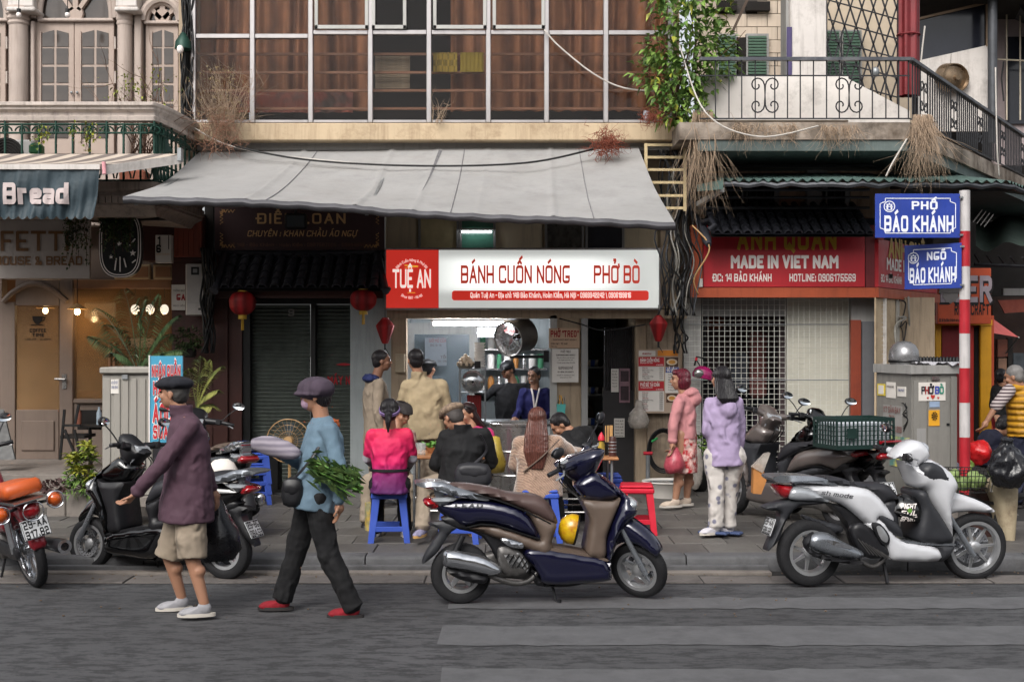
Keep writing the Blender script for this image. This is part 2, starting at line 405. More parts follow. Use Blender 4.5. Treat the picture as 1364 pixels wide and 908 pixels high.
m_pave2=M('paving_b','#5f5c58',.62,var=.25,sc=2.5,bump=.35,bsc=50,dirt=.4,dcol='#33302e')
m_join=M('joint_sand','#211f1e',.95,var=.2)
m_cream=M('cream_plaster','#b8a488',.85,var=.12,sc=2,bump=.2,streak=.5,dirt=.5,dcol='#6b5138')
m_alu=M('aluminium','#a39f9f',.38,.55,var=.1,sc=4,streak=.25,dcol='#5d564f')
m_glassd=M('dark_glass','#120b09',.06,alpha=.19,spec=.6,var=0)
m_glass=M('clear_glass','#cfd6d6',.03,alpha=.12,spec=.5,var=0)
m_curt=M('curtain','#9c6a4b',.85,var=.35,sc=3,wave='X',wcol='#68432f',wsc=1.3,wdist=4)
m_woodbar=M('wood_bar','#8a5f45',.6,var=.25,sc=8)
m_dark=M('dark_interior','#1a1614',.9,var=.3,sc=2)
m_tarp=M('awning_tarp','#979695',.5,var=.1,sc=1.3,bump=.25,bsc=9,dirt=.5,dcol='#7c7a79',streak=.3)
m_tarpe=M('awning_hem','#4b4a4e',.6,var=.3,sc=6)
m_white=M('white_plaster','#c6c0bb',.8,var=.1,sc=2,streak=.35,dirt=.35,dcol='#554b43',bump=.15)
m_col=M('colonial_plaster','#ab9d94',.75,var=.12,sc=2.5,streak=.4,dcol='#5b4b41',bump=.15)
m_door=M('colonial_door','#a39287',.6,var=.1,sc=3,streak=.25,dcol='#6b5548')
m_rail=M('stone_rail','#b5aaa2',.8,var=.2,sc=4,streak=.6,dcol='#4b423c',bump=.2)
m_green=M('green_iron','#16392f',.5,.3,var=.25)
m_iron=M('dark_iron','#2c2c2f',.5,.4,var=.3,sc=10)
m_black=M('black_paint','#0d0d0e',.45,var=.2)
m_mahog=M('mahogany','#42201a',.45,var=.25,sc=3,streak=.4,dcol='#1c0c0a',coat=.2)
m_mahog2=M('red_wood','#8a4332',.45,var=.2,sc=3,streak=.4,dcol='#3a1510',coat=.2)
m_taupe=M('taupe_paint','#6e5f55',.6,var=.12,sc=3,streak=.2)
m_cafeglass=M('amber_glass','#8f7250',.25,alpha=.34,spec=.5,var=.2,sc=3)
m_shut=M('roller_shutter','#59605a',.45,.3,var=.25,sc=2,dirt=.4,dcol='#1c1f1d')
m_tile=M('roof_tile','#34353c',.55,var=.3,sc=9,bump=.3)
m_brown=M('sign_brown','#3a2426',.5,var=.1)
m_gold=M('gold_letter','#c79f6e',.45,.2,var=.1)
m_beige=M('beige_wall','#a2907a',.8,var=.14,sc=2,streak=.6,dcol='#4c4036',bump=.15)
m_grey=M('grey_paint','#8d8c8a',.6,var=.12,sc=3,streak=.35,dcol='#4b4a48')
m_lgrey=M('pale_grey_paint','#a9a8a4',.6,var=.1,sc=3,streak=.35,dcol='#55524d')
m_int=M('kitchen_wall','#a3aaab',.6,var=.15,sc=2,streak=.3,dcol='#4b4f50')
m_red=M('sign_red','#b01f29',.45,var=.12,sc=3,dirt=.2,dcol='#6f1a20',streak=.2)
m_orange=M('orange_wood','#a34a2a',.5,var=.15,sc=4,streak=.4,dcol='#6e2d18')
m_dred=M('dark_red_metal','#6f2428',.45,.2,var=.2,streak=.4,dcol='#341012')
m_yel=M('yellow_wood','#d79a1c',.5,var=.12,sc=4,streak=.3,dcol='#8a5a10')
m_gal=M('galvanised','#8b8e90',.45,.6,var=.2,sc=8)
m_mesh=M('mesh_wire','#c9c9c2',.5,.1,var=.2)
m_blind=M('cream_blind','#bab7aa',.7,var=.1,sc=3)
m_teal=M('teal_tin','#556b66',.55,.2,var=.25,sc=5,dirt=.4,dcol='#3b332b')
m_tin=M('dark_tin','#4c4e52',.5,.4,var=.3,sc=5)
m_wire=M('cable_black','#131314',.6,var=.2)
m_wirew=M('cable_white','#b9b3ac',.6,var=.2)
m_wlet=M('white_letter','#e6ddd8',.5,var=.05)
m_paper=M('paper','#cfcac3',.8,var=.06,sc=6)
m_ink=M('ink_text','#4d4644',.8,var=.1)
m_pvc=M('pvc_pipe','#8d8a83',.5,var=.2,streak=.5)
m_lred=M('lantern_red','#9c1418',.6,var=.15,wave='X',wcol='#6f0c10',wsc=3)
m_gtass=M('lantern_gold','#b4902c',.5,var=.2)
def mbox(name,m,parent,px0,px1,py0,py1,Ya,Yb,b=0,**k):
 """box whose front face (at depth Ya) covers the photo rectangle"""
 return G().box(X(px0,Ya),X(px1,Ya),Ya,Yb,Z(py1,Ya),Z(py0,Ya),b).build(name,m,parent,**k)
 # ================================================================= GROUND
G().box(-150,150,-60,150,-.3,-.02).build('ground',M('far_ground','#4d4b49',.9,var=.2),kind='structure')
road=G().grid(lambda u,v:(-60+120*u,-40+49.72*v,.0),40,20).build('road',m_asph,kind='structure',org=(0,0,0))
gut=G().box(-60,60,9.72,10.24,-.05,.004).build('gutter',m_join,kind='structure')
x=-7.2
rg=random.Random(3)
while x<8:
 w_=rg.uniform(.95,1.35);z=rg.uniform(.006,.014)
 G().box(x+.006,x+w_-.006,9.73+rg.uniform(-.02,.01),10.03,.0,z,.004).build('gutter_slab',m_gut,gut);x+=w_
G().box(-5.4,2.05,10.06,10.16,.0,.028,.004).build('drain_lip',m_conc,gut);G().box(-5.4,2.05,10.17,10.235,0,.06,.004).build('drain_cover',m_kerb,gut)
for i,(pa,pb,ya,yb) in enumerate(((600,1500,9.2,8.82),(588,1500,8.28,7.76),(592,1500,7.20,6.72))):
 xa=X(pa,ya);g=G();n=60;rr=random.Random(i);e0=[rr.gauss(0,.014) for _ in range(n+1)];e1=[rr.gauss(0,.014) for _ in range(n+1)]
 g.add([(xa+(7-xa)*k/n+(rr.uniform(-.02,.02) if k==0 else 0),ya+e0[k],.004) for k in range(n+1)]+[(xa+(7-xa)*k/n,yb+e1[k],.004) for k in range(n+1)],[(k,k+1,n+2+k,n+1+k) for k in range(n)])
 g.build('road_marking',m_paint,road,org=(0,0,.004))
g=G();rr=random.Random(9)
for k in range(500):
 x_,y_=rr.uniform(-6,6),10.2-abs(rr.gauss(0,.14)) if rr.random()<.7 else rr.uniform(8.5,10.2);s_=rr.uniform(.003,.011)
 g.ell((x_,y_,s_*.5+(.012 if y_>9.73 else .002)),(s_,s_*rr.uniform(.6,1.4),s_*.5),5)
g.build('grit',M('grit','#6a5a4c',.9,var=.4,sc=30),None,kind='stuff')
walk=G().box(-60,60,10.45,40,-.05,.108).build('sidewalk',m_join,kind='structure')
x=-7.5;ks=None
while x<8.2:
 w_=rg.choice((.98,.98,.8));g=G()
 g.prism([(10.25,0),(10.25,.095),(10.262,.115),(10.29,.122),(10.445,.122),(10.445,0)],x+.006,x+w_-.006,'yz')
 g.build('kerb_stone',m_kerb,walk);x+=w_
T_=.46;t0=t1_=None
for j in range(12):
 y_=10.452+j*T_
 for i in range(24):
  x_=-6.2+i*T_+(j%2)*.23
  if abs(x_)>(y_*.42+.7) or len(walk.children)>290:continue
  tt=rg.random()<.3
  if(t1_ if tt else t0) is None:
   g=G().box(x_+.004,x_+T_-.004,y_+.004,y_+T_-.004,.09,.12,.004);o=g.build('paving_tile',m_pave2 if tt else m_pave,walk)
   if tt:t1_=o
   else:t0=o
  else:
   o=inst(t1_ if tt else t0,(x_+T_/2,y_+T_/2,.105+rg.uniform(-.003,.002)),walk);o.rotation_euler=(rg.uniform(-.004,.004),rg.uniform(-.004,.004),rg.choice((0,PI)))
   # ================================================================= CENTRAL BUILDING
YF=15.6;YU=14.8
B=thing('shop_house','cream fronted shop house with tall brown-curtained windows above the grey awning','building',(0,YF,.12))
sw=Z(164,YU)
mbox('ledge',m_cream,B,258,905,164,187,YU-.15,18,.01)
mbox('soffit_beam',m_grey,B,262,900,188,200,YU+.05,YU+.5)
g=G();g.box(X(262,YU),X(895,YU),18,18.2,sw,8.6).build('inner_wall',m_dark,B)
G().box(X(235,YU),X(262,YU)-.05,YU+.1,18,Z(200,YU),8.6).build('side_wall',m_beige,B)
G().box(X(897,YU)+.06,X(905,YU),YU,18,sw,8.6).build('side_wall',m_beige,B)
G().box(X(240,YU),X(905,YU),YU,18.2,8.6,8.75).build('roof_slab',m_cream,B)
mx_=[258,336.5,414,493.5,571.5,650.5,728,807,893];tr=[48.6,48.6,43.5,43.5,43.5,43.5,44,44]
for i in range(8):
 x0,x1=X(mx_[i],YU),X(mx_[i+1],YU);zt=Z(tr[i],YU);zb=sw;ztop=7.3
 f=G()
 f.box(x0-.028,x0+.028,YU-.03,YU+.06,zb,8.6,.006)
 if i==7:f.box(x1-.028,x1+.028,YU-.03,YU+.06,zb,8.6,.006)
 f.box(x0+.03,x1-.03,YU-.02,YU+.05,zt-.026,zt+.026,.005);f.box(x0+.03,x1-.03,YU-.02,YU+.05,zb+.001,zb+.035,.005)
 f.box(x0+.03,x1-.03,YU-.02,YU+.05,ztop-.025,ztop+.025,.005)
 fr_=f.build('window',m_alu,B)
 G().box(x0+.03,x1-.03,YU+.012,YU+.018,zb+.035,zt-.026).build('pane',m_glassd,fr_)
 G().box(x0+.03,x1-.03,YU+.012,YU+.018,zt+.026,ztop-.025).build('pane',m_glassd,fr_)
 G().box(x0+.03,x1-.03,YU+.012,YU+.018,ztop+.025,8.59).build('pane',m_glassd,fr_)
 if i in(2,3,4,5):
  s_=G();xa,xb=(x0+.05,x1-.02) if i!=3 else(x0+.02,x0+.42)
  zb2=zt+.03;s_.box(xa,xb,YU-.05,YU-.022,zb2,zb2+.045,.004);s_.box(xa,xa+.04,YU-.05,YU-.022,zb2,7.2,.004);s_.box(xb-.04,xb,YU-.05,YU-.022,zb2,7.2,.004)
  s_.build('sash',m_lgrey,fr_)
for k,py in enumerate((72.5,97,121,145)):
 G().box(X(262,15),X(895,15),14.98,15.01,Z(py+1.6,15),Z(py-1.6,15)).build('guard_bar',m_woodbar,B)
def curtain(pa,pb,py0,py1,Y,m=m_curt,label=None,amp=.055,fr=9,name='curtain',cat='curtain',grp='curtains behind the upper windows'):
 x0,x1=X(pa,Y),X(pb,Y);z0,z1=Z(py1,Y),Z(py0,Y);ph=random.uniform(0,6)
 g=G().grid(lambda u,v:(x0+(x1-x0)*u,Y+amp*math.sin(ph+fr*6.28*(u+.03*math.sin(v*4+ph)+.05*math.sin(u*7+ph)))*(.6+.4*math.sin(u*5+ph*3))+.01*math.sin(37*u+ph),z0+(z1-z0)*v),max(12,int(fr*9)),6)
 return g.build(name,m,None,180,label,cat,grp)
for i,(pa,pb,lb) in enumerate(((262,334,'leftmost brown curtain, behind the dead bush on the ledge'),(338,412,'brown curtain behind the second window bay from the left'),(416,492,'brown curtain behind the third window bay, under the sliding sash'),(600,648,'brown curtain right of the yellow towels'),(652,727,'brown curtain behind the sixth window bay from the left'),(730,806,'brown curtain behind the bay with the sagging white cable'),(809,890,'rightmost brown curtain, beside the climbing plant'))):
 curtain(pa,pb,-60,148,15.2,label=lb,fr=(pb-pa)/17)
m_cl2=M('hung_clothes','#8a4a3a',.85,var=.4,sc=5,col2='#5b4a44')
curtain(300,470,122,150,15.12,m_cl2,'reddish washing hung low behind the lower left window bays',.03,13,'hung_laundry','laundry',None)
m_yt=M('yellow_towel','#8f7a2a',.9,var=.15,sc=20,weave=90)
m_yt2=M('yellow_towel_b','#a08534',.9,var=.15,sc=20,checker=14,col2='#7d6a28')
curtain(577,609,70,96,14.95,m_yt2,'checked yellow towel hung over the bar, left of two',.008,2,'towel','towel','towels on the guard bar')
curtain(613,644,70,96,14.95,m_yt,'plain mustard towel hung over the bar, right of two',.008,2,'towel','towel','towels on the guard bar')
t=thing('reed_screen','beige reed blind hanging behind the fourth window bay','blind',(X(522,15.1),15.1,Z(118,15.1)))
for k in range(16):
 py=72+k*2.9;G().box(X(500,15.1),X(546,15.1),15.09+.004*(k%2),15.10+.004*(k%2),Z(py+2.6,15.1),Z(py,15.1)).build('slat',M('reed','#8b7b66',.9,var=.3,sc=12),t)
 # ---- ground floor shell
def wallbox(px0,px1,py0,py1,Ya,Yb,m=m_beige,name='wall',par=None):return mbox(name,m,par or B,px0,px1,py0,py1,Ya,Yb)
zc=Z(198,YU)
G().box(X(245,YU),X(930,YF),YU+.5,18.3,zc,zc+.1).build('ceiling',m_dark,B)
m_pale=M('pale_panel','#d1c2a6',.8,var=.12,sc=2,streak=.35,dcol='#6b5b48')
G().box(X(513,15.7),X(905,15.7),15.7,15.8,Z(335,15.7),zc).build('wall',m_pale,B)
for a,b in((514,555),(673,722)):mbox('wall_panel',m_pale,B,a,b,272,330,15.66,15.698)
m_grn=M('green_glass','#4a7a68',.15,var=.3,sc=2,spec=.6);m_dg=M('blind_glass','#20222a',.15,var=.3,sc=2)
for a,b,mm_ in((560,608,M('back_glass','#c4b78e',.4,var=.2)),(615,657,m_grn),(729,775,M('vent_glass','#4c4a44',.3,var=.6,sc=9)),(783,829,m_dg)):
 f=G();f.box(X(a-3,15.6),X(a,15.6),15.62,15.698,Z(332,15.6),Z(262,15.6));f.box(X(b,15.6),X(b+3,15.6),15.62,15.698,Z(332,15.6),Z(262,15.6));wn=f.build('window',m_grey,B)
 mbox('pane',mm_,wn,a,b,262,332,15.66,15.69)
xl,xr=X(522,15.3),X(785,15.3);zt_=Z(418,15.2);zf=.12
G().box(xl-.5,xl,15.3,18.3,zf,2.6).build('wall',m_int,B);G().box(X(846,15.3),X(846,15.3)+.12,15.7,18.3,zf,2.6).build('wall',m_beige,B)
G().box(xl,X(850,15.3),18.1,18.3,zf,2.6).build('back_wall',m_int,B);G().box(xl-.2,X(850,15.3),15.35,18.3,2.33,2.5).build('room_ceiling',m_lgrey,B)
G().box(xl,X(850,15.3),15.31,18.1,zf+.002,zf+.012).build('room_floor',m_pave,B)
G().box(xr-.1,xr,15.9,18.1,zf,2.33).build('partition',m_int,B)
mbox('door_frame',m_beige,B,521,541,420,668,15.12,15.35);mbox('door_frame',m_lgrey,B,733,742,420,600,15.1,15.3)
mbox('lintel',m_beige,B,515,915,412,424,15.1,15.34);mbox('pillar',m_beige,B,742,774,424,668,15.12,15.4);mbox('pillar',m_grey,B,774.5,783,424,655,15.05,15.2)
mbox('pillar',m_beige,B,846,912,412,655,15.3,15.8,.01);mbox('pillar_face',M('flaking_plaster','#9c8b77',.85,var=.3,sc=4,streak=.9,dcol='#3c332b',col2='#7d6e5e',bump=.4,bsc=20),B,862,902,424,652,15.25,15.298)
mbox('wall',m_beige,B,880,925,262,411,15.36,15.8)
zz=16.9
p=mbox('inner_door',m_lgrey,B,541,636,430,445,zz,zz+.06)
for a,b in((541,552),(625,636)):mbox('door_frame',m_lgrey,p,a,b,445.2,640,zz,zz+.06)
mbox('pane',M('misty_glass','#74828a',.3,alpha=.55,var=.3,sc=2),p,552,625,445.5,600,zz+.02,zz+.03)
def awn(u,v):
 px0,py0,px1,py1=265,203,848,196
 zin=Z(203,YU)+(Z(196,YU)-Z(203,YU))*u;xin=X(265,YU)+(X(850,YU)-X(265,YU))*u
 xo=X(165,12)+(X(899,12)-X(165,12))*u;zo=Z(262,12)+(Z(297,12)-Z(262,12))*u+.05*math.sin(PI*min(1,u*2.1))*.6
 s_=v;x_=xin+(xo-xin)*s_;y_=YU+(12-YU)*s_;z_=zin+(zo-zin)*s_
 z_+=-math.sin(PI*s_)*(.07+.018*math.sin(u*17+1)+.006*math.sin(u*43+s_*4))+.005*math.sin(s_*9+u*13)
 for uu,dd in((.44,.02),(.24,.014),(.80,.016),(.545,.012),(.66,.006)):z_+=dd*math.exp(-((u-uu+.02*s_)/.006)**2)
 return(x_,y_,z_)
A=thing('awning','large sagging grey tarpaulin awning over the food stall','awning',(X(560,13.4),13.4,3.4))
g=G().grid(awn,240,24);n_=len(g.v);g.add([(a,b,c-.006) for a,b,c in g.v],[f[::-1] for f in g.f]);g.build('canvas',m_tarp,A,180)
g=G();g.tube([V(awn(i/60,1))+V((0,0,-.035+.006*math.sin(i*1.7))) for i in range(61)],.038,8);g.build('hem',m_tarpe,A)
for u in(.27,.605,.865):
 G().tube([V(awn(u-.012*(k/20),k/20))+V((0,0,.006)) for k in range(21)],.005,4).build('seam',M('seam_grey','#7c7b7d',.8,var=.2),A)
G().grid(lambda a,b:tuple(V(awn(.547-.018*b+.008*a*(1-b),.03+.66*b))+V((0,0,.004))),3,30).build('stain',M('awning_stain','#6b6a6c',.8,var=.3,sc=20),A,180)
for u in(.02,.44,.98):
 g=G();a_,b_=V(awn(u,0)),V(awn(u,.99));g.bar(a_+V((0,0,-.14)),b_+V((0,0,-.07)),.03);g.build('arm',m_gal,A)
def cable(pts,r,m,label,name='cable',grp=None,n=6):
 return G().tube(cr(pts,8,False),r,n).build(name,m,None,180,label,'cable',grp)
cable([P(300,187,14.6),P(330,199,14.2),P(420,214,14),P(560,221,13.9),P(700,217,13.9),P(790,199,14.3),P(830,190,14.6)],.012,m_wire,'black cable lying slack across the grey awning')
cable([P(258,170,14.5),P(300,192,14.4),P(370,207,14.2),P(480,218,13.95)],.009,m_wirew,'thin grey cable running from the dead bush onto the awning')
cable([P(725,40,14.7),P(745,62,14.66),P(790,98,14.6),P(830,117,14.6),P(878,122,14.6)],.010,m_wirew,'white cable sagging across the right window bays')
# ---- Dien Loan shop front
D=thing('closed_shop_front','closed dark shop front with roller shutters and small tiled canopy','shopfront',(X(400,YF),YF,.12))
mbox('header',m_mahog,D,283,516,262,274,15.3,15.5);mbox('side_post',m_mahog,D,283,303,336,672,15.35,15.6);mbox('side_post',m_mahog,D,304.5,322,400,672,15.4,15.6);mbox('side_post',m_dred,D,511,520,400,672,15.35,15.55)
mbox('steel_post',m_black,D,322.5,333,405,668,15.45,15.6);mbox('steel_post',m_black,D,414,420,405,668,15.42,15.6);mbox('steel_post',m_black,D,501,510,405,668,15.42,15.6);mbox('lintel',m_black,D,323,510,398,404.6,15.4,15.6)
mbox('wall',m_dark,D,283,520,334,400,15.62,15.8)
for a,b in((334,413),(421,500)):
 zs0,zs1=Z(668,15.62),Z(405,15.62);n=52
 prof=[]
 for k in range(n):
  z=zs0+(zs1-zs0)*k/n;d=(zs1-zs0)/n;prof+=[(15.62,z),(15.605,z+d*.25),(15.602,z+d*.6),(15.618,z+d*.88)]
 g=G();vs=[(X(a,15.6),y,z) for y,z in prof]+[(X(b,15.6),y,z) for y,z in prof];q=len(prof)
 g.add(vs,[(i,i+1,q+i+1,q+i) for i in range(q-1)]);s_=g.build('roller_shutter',m_shut,D,30)
 if a>400:
  g=G();text(g,'MÁY NGANG',X(437,15.6),X(493,15.6),Z(511,15.6),.085,Y=15.596,wt=1.5,gap=.7);g.build('lettering',m_red,s_,0)
  g=G().prism([(X(447,15.6)+(X(469,15.6)-X(447,15.6))*t,Z(485.5,15.6)+.02*math.sin(PI*t)) for t in[k/12 for k in range(13)]]+[(X(469,15.6)-(X(469,15.6)-X(447,15.6))*t,Z(485.5,15.6)-.014*math.sin(PI*t)) for t in[k/12 for k in range(1,12)]],15.594,15.597);g.build('painted_mark',m_red,s_)
 else:
  text(g:=G(),'9',X(385,15.6),X(391,15.6),Z(420,15.6),.07,Y=15.596,wt=1.4);g.build('lettering',m_grey,s_,0)
sg=mbox('sign_board',m_brown,D,286,512,275.5,333,15.2,15.28)
lettering('ĐIỂN LOAN',X(344,15.2),X(459,15.2),Z(297,15.2),.105,m_gold,sg,15.193,wt=1.15,gap=1.6)
lettering('CHUYÊN : KHĂN CHẦU ÁO NGỰ',X(330,15.2),X(474,15.2),Z(314.5,15.2),.062,m_gold,sg,15.193,wt=1.0,shear=.2)
lettering('Số 14B - Bảo Khánh - Hoàn Kiếm : 0937587825 - 0989483633',X(306,15.2),X(494,15.2),Z(328,15.2),.035,M('faded_letter','#6d4a3a',.6,var=.2),sg,15.193,wt=.9)
g=G()
for sx in(1,-1):
 for sy in(1,-1):
  cx,cz=(X(293,15.2),X(505,15.2))[sx<0],(Z(279,15.2),Z(330,15.2))[sy<0]
  for(a,b,c) in((0,0,.1),(.03,-.03,.06),(.1,-.015,.08)):
   pts=[V((cx+sx*(a+c*t),15.193,cz+sy*(-b*0-(.02+.018*math.sin(t*12))))) for t in[k/12 for k in range(13)]];g.tube(pts,.004,4)
   pts=[V((cx+sx*(.02+.018*math.sin(t*12)),15.193,cz-sy*(a+c*t))) for t in[k/12 for k in range(13)]];g.tube(pts,.004,4)
g.build('corner_scroll',m_gold,sg,kind='stuff')
t=thing('floodlight','small black floodlight in front of the brown sign','floodlight',(X(394,15),15.0,Z(305,15)))
mbox('housing',m_black,t,379,408,284,305,14.9,15.0,.02);mbox('lens',M('lamp_glass','#3a4044',.15,var=0),t,382,405,287,302,14.894,14.899);G().tube([P(394,284,14.98),P(394,272,15.1),P(396,262,15.2)],.012,6).build('bracket',m_black,t)
def tiled_roof(root,pa,pb,ya,yb,pyt,pyb,ncol,nrow,skew=0):
 """canopy of single half-round tiles; each tile one part"""
 xa,xb=X(pa,yb),X(pb,yb);zt,zb=Z(pyt,ya),Z(pyb,yb);wc=(xb-xa)/ncol;L_=V((0,yb-ya,zb-zt));sl_=L_.length;lr=sl_/nrow*1.25;first=None
 G().add([(xa,ya,zt-.03),(xb,ya,zt-.03),(xb,yb+.02,zb-.03),(xa,yb+.02,zb-.03)],[(0,1,2,3)]).build('roof_deck',m_dark,root)
 ang=math.atan2(zt-zb,ya-yb)
 for i in range(ncol):
  for k in range(nrow):
   cx=xa+wc*(i+.5)+skew*(k/nrow);t=(k+.5)/nrow;cy=ya+(yb-ya)*t;cz=zt+(zb-zt)*t+.012
   if first is None:
    g=G();rw=wc*.36
    vs=[];nn=7
    for e,rr_ in((-lr/2,rw*1.08),(lr/2,rw*.9)):
     for q in(0,1):
      for j in range(nn):
       th=PI*j/(nn-1);r_=rr_-q*.012;vs.append((r_*math.cos(th),e,r_*math.sin(th)*.85+(.012 if e<0 else 0)))
    fs=[]
    for j in range(nn-1):
     fs+=[(j,j+1,2*nn+j+1,2*nn+j),(nn+j,3*nn+j,3*nn+j+1,nn+j+1),(j,nn+j,nn+j+1,j+1)]
    g.add(vs,fs);g.add([(-wc*.5,-lr/2,-.004),(wc*.5,-lr/2,-.004),(wc*.5,lr/2,-.02),(-wc*.5,lr/2,-.02)],[(0,1,2,3)])
    g.v=[tuple(MX.Rotation(ang,3,'X')@V(p)+V((cx,cy,cz))) for p in g.v];first=g.build('roof_tile',m_tile,root,org=(cx,cy,cz))
   else:
    o=inst(first,(cx,cy,cz),root);o.rotation_euler=(random.uniform(-.02,.02),random.uniform(-.01,.01),random.uniform(-.02,.02))
tiled_roof(D,292,506,15.35,14.8,338,384,13,5)
g=G();g.tube([P(290,337,15.3),P(300,333,15.3),P(330,336,15.3),P(400,338,15.3),P(470,336,15.3),P(500,333,15.3),P(514,337,15.3)],.05,8);g.build('ridge',m_tile,D)
for s_ in(0,1):
 a_=P(300 if not s_ else 502,336,15.3);b_=P(286 if not s_ else 514,388,14.75);g=G().tube([a_,(a_+b_)/2+V((0,0,-.03)),b_,b_+V((-.05 if not s_ else .05,-.02,.04))],[.05,.05,.045,.02],8);g.build('hip_tile',m_tile,D)
mbox('eave_board',m_mahog,D,290,510,386,397,15.0,15.1)
def lantern(px,py,w_,h_,Y,label,pear=False):
 t=thing('paper_lantern',label,'lantern',(X(px,Y),Y,Z(py+h_/2,Y)),0,'red lanterns on the shop fronts');c=P(px,py,Y);s_=Y/FP
 a,b=w_/2*s_,h_/2*s_
 prof=[(.0,1),(.35,1),(.78,.78),(1,.35),(1,0),(.93,-.4),(.66,-.8),(.3,-1),(0,-1)] if not pear else[(0,1),(.45,1),(.5,.93),(.98,.5),(1,.35),(.8,-.1),(.5,-.7),(.3,-1),(0,-1)]
 g=G();nn=32;pr=[(p.x*a,p.y*b) for p in cr(prof,3,False)]
 for r,z in pr:
  for k in range(nn):th=2*PI*k/nn;q=r*(1 if k%4 else .94 if not pear else .9);g.v.append((c.x+q*math.cos(th),c.y+q*math.sin(th),c.z+z))
 g.f=[(i*nn+k,i*nn+(k+1)%nn,(i+1)*nn+(k+1)%nn,(i+1)*nn+k) for i in range(len(pr)-1) for k in range(nn)]
 g.build('lantern_body',m_lred,t,60)
 G().lathe([(0,b*1.0),(a*.36,b*1.0),(a*.36,b*1.1),(0,b*1.1)],c,14).build('cap',m_gtass if not pear else m_lred,t)
 if not pear:
  G().lathe([(0,-b),(a*.33,-b),(a*.33,-b*1.35),(0,-b*1.35)],c,14).build('base',m_gtass,t)
  g=G()
  for k in range(7):an=k*.9;g.tube([c+V((.012*math.cos(an),.012*math.sin(an),-b*1.35)),c+V((.014*math.cos(an),.014*math.sin(an),-b*2.3))],.004,4)
  g.build('tassel',m_gtass,t)
 else:
  g=G();g.tube([c+V((0,0,-b)),c+V((0,0,-b*1.5))],.012,6);g.tube([c+V((0,0,-b*1.3)),c+V((.05,0,-b*1.9))],.004,5);g.build('tassel',m_black,t)
 G().tube([c+V((0,0,b*1.1)),c+V((0,0,b*1.1+.12))],.004,5).build('hanging_cord',m_black,t)
lantern(323,404,35,31,14.85,'round red lantern with gold tassel at the left end of the dark tiled canopy')
lantern(484,400,35,28,14.85,'round red lantern with gold tassel at the right end of the dark tiled canopy')
lantern(513,441,24,33,14.8,'pear shaped red lantern under the left end of the lit sign',True)
lantern(877,438,24,33,14.8,'pear shaped red lantern above the menu board',True)
# ---- lit sign
Ys=14.95
SG=thing('lightbox_sign','lit white and red lightbox sign of the noodle stall','sign',(X(696,Ys),Ys+.1,Z(412,Ys)))
mbox('case',m_alu,SG,512.5,880,330,412.5,Ys+.012,Ys+.2,.008)
m_lit=M('lit_white','#d9dcd8',.4,var=.05,sc=2,emit=.55);m_litr=M('lit_red','#d5352b',.4,var=.06,sc=2,emit=.42);m_litl=M('lit_red_letter','#bf3a2a',.5,var=.08,sc=8,emit=.42);m_litw=M('lit_letter','#f2e4dc',.5,var=.02,emit=.6)
nt=m_lit.node_tree;N=nt.nodes;L=nt.links;tc=N.new('ShaderNodeTexCoord');sp=N.new('ShaderNodeSeparateXYZ');L.new(tc.outputs['Generated'],sp.inputs[0])
def band(c0,c1,r):
 a=N.new('ShaderNodeMath');a.operation='SUBTRACT';L.new(c0,a.inputs[0]);a.inputs[1].default_value=c1
 b=N.new('ShaderNodeMath');b.operation='ABSOLUTE';L.new(a.outputs[0],b.inputs[0]);c=N.new('ShaderNodeMapRange');c.interpolation_type='SMOOTHERSTEP';L.new(b.outputs[0],c.inputs[0]);c.inputs[1].default_value=r*.35;c.inputs[2].default_value=r;c.inputs[3].default_value=1;c.inputs[4].default_value=0;return c.outputs[0]
q1=band(sp.outputs[2],.58,.42);q2=band(sp.outputs[0],.40,.58);ml=N.new('ShaderNodeMath');ml.operation='MULTIPLY';L.new(q1,ml.inputs[0]);L.new(q2,ml.inputs[1])
ma=N.new('ShaderNodeMath');ma.operation='MULTIPLY_ADD';L.new(ml.outputs[0],ma.inputs[0]);ma.inputs[1].default_value=.65;ma.inputs[2].default_value=.4;L.new(ma.outputs[0],N['Principled BSDF'].inputs['Emission Strength'])
wp=mbox('white_panel',m_lit,SG,584.5,877.5,333,410,Ys,Ys+.011);rp=mbox('red_panel',m_litr,SG,514.5,584,333,410,Ys,Ys+.011)
lettering('BÁNH CUỐN NÓNG',X(615,Ys),X(758,Ys),Z(375.5,Ys),.178,m_litl,wp,Ys-.005,wt=1.15,gap=.75)
lettering('PHỞ BÒ',X(792,Ys),X(851,Ys),Z(375.5,Ys),.178,m_litl,wp,Ys-.005,wt=1.15,gap=.75)
xa,xb,za,zb=X(602,Ys),X(864,Ys),Z(400,Ys),Z(387,Ys);r_=.03
rp_=[(xa+r_-r_*math.cos(t)*(1),0) for t in()]
pl=[]
for cx,cz,a in((xb-r_,zb-r_,0),(xa+r_,zb-r_,PI/2),(xa+r_,za+r_,PI),(xb-r_,za+r_,3*PI/2)):pl+=[(cx+r_*math.cos(a+k*PI/8),cz+r_*math.sin(a+k*PI/8)) for k in range(5)]
st=G().prism(pl,Ys-.004,Ys-.001).build('address_strip',m_litr,wp)
lettering('Quán Tuệ An - Địa chỉ: 14B Bảo Khánh, Hoàn Kiếm, Hà Nội - 0983342242 \\ 0906199816',X(627,Ys),X(840,Ys),Z(396,Ys),.052,m_litw,st,Ys-.009,wt=1.35,gap=.9)
lettering('TUỆ AN',X(524,Ys),X(573,Ys),Z(381.5,Ys),.185,m_litw,rp,Ys-.005,wt=1.15,gap=.6)
sc_=Ys/FP;cx,cz=X(548.5,Ys),Z(371,Ys)
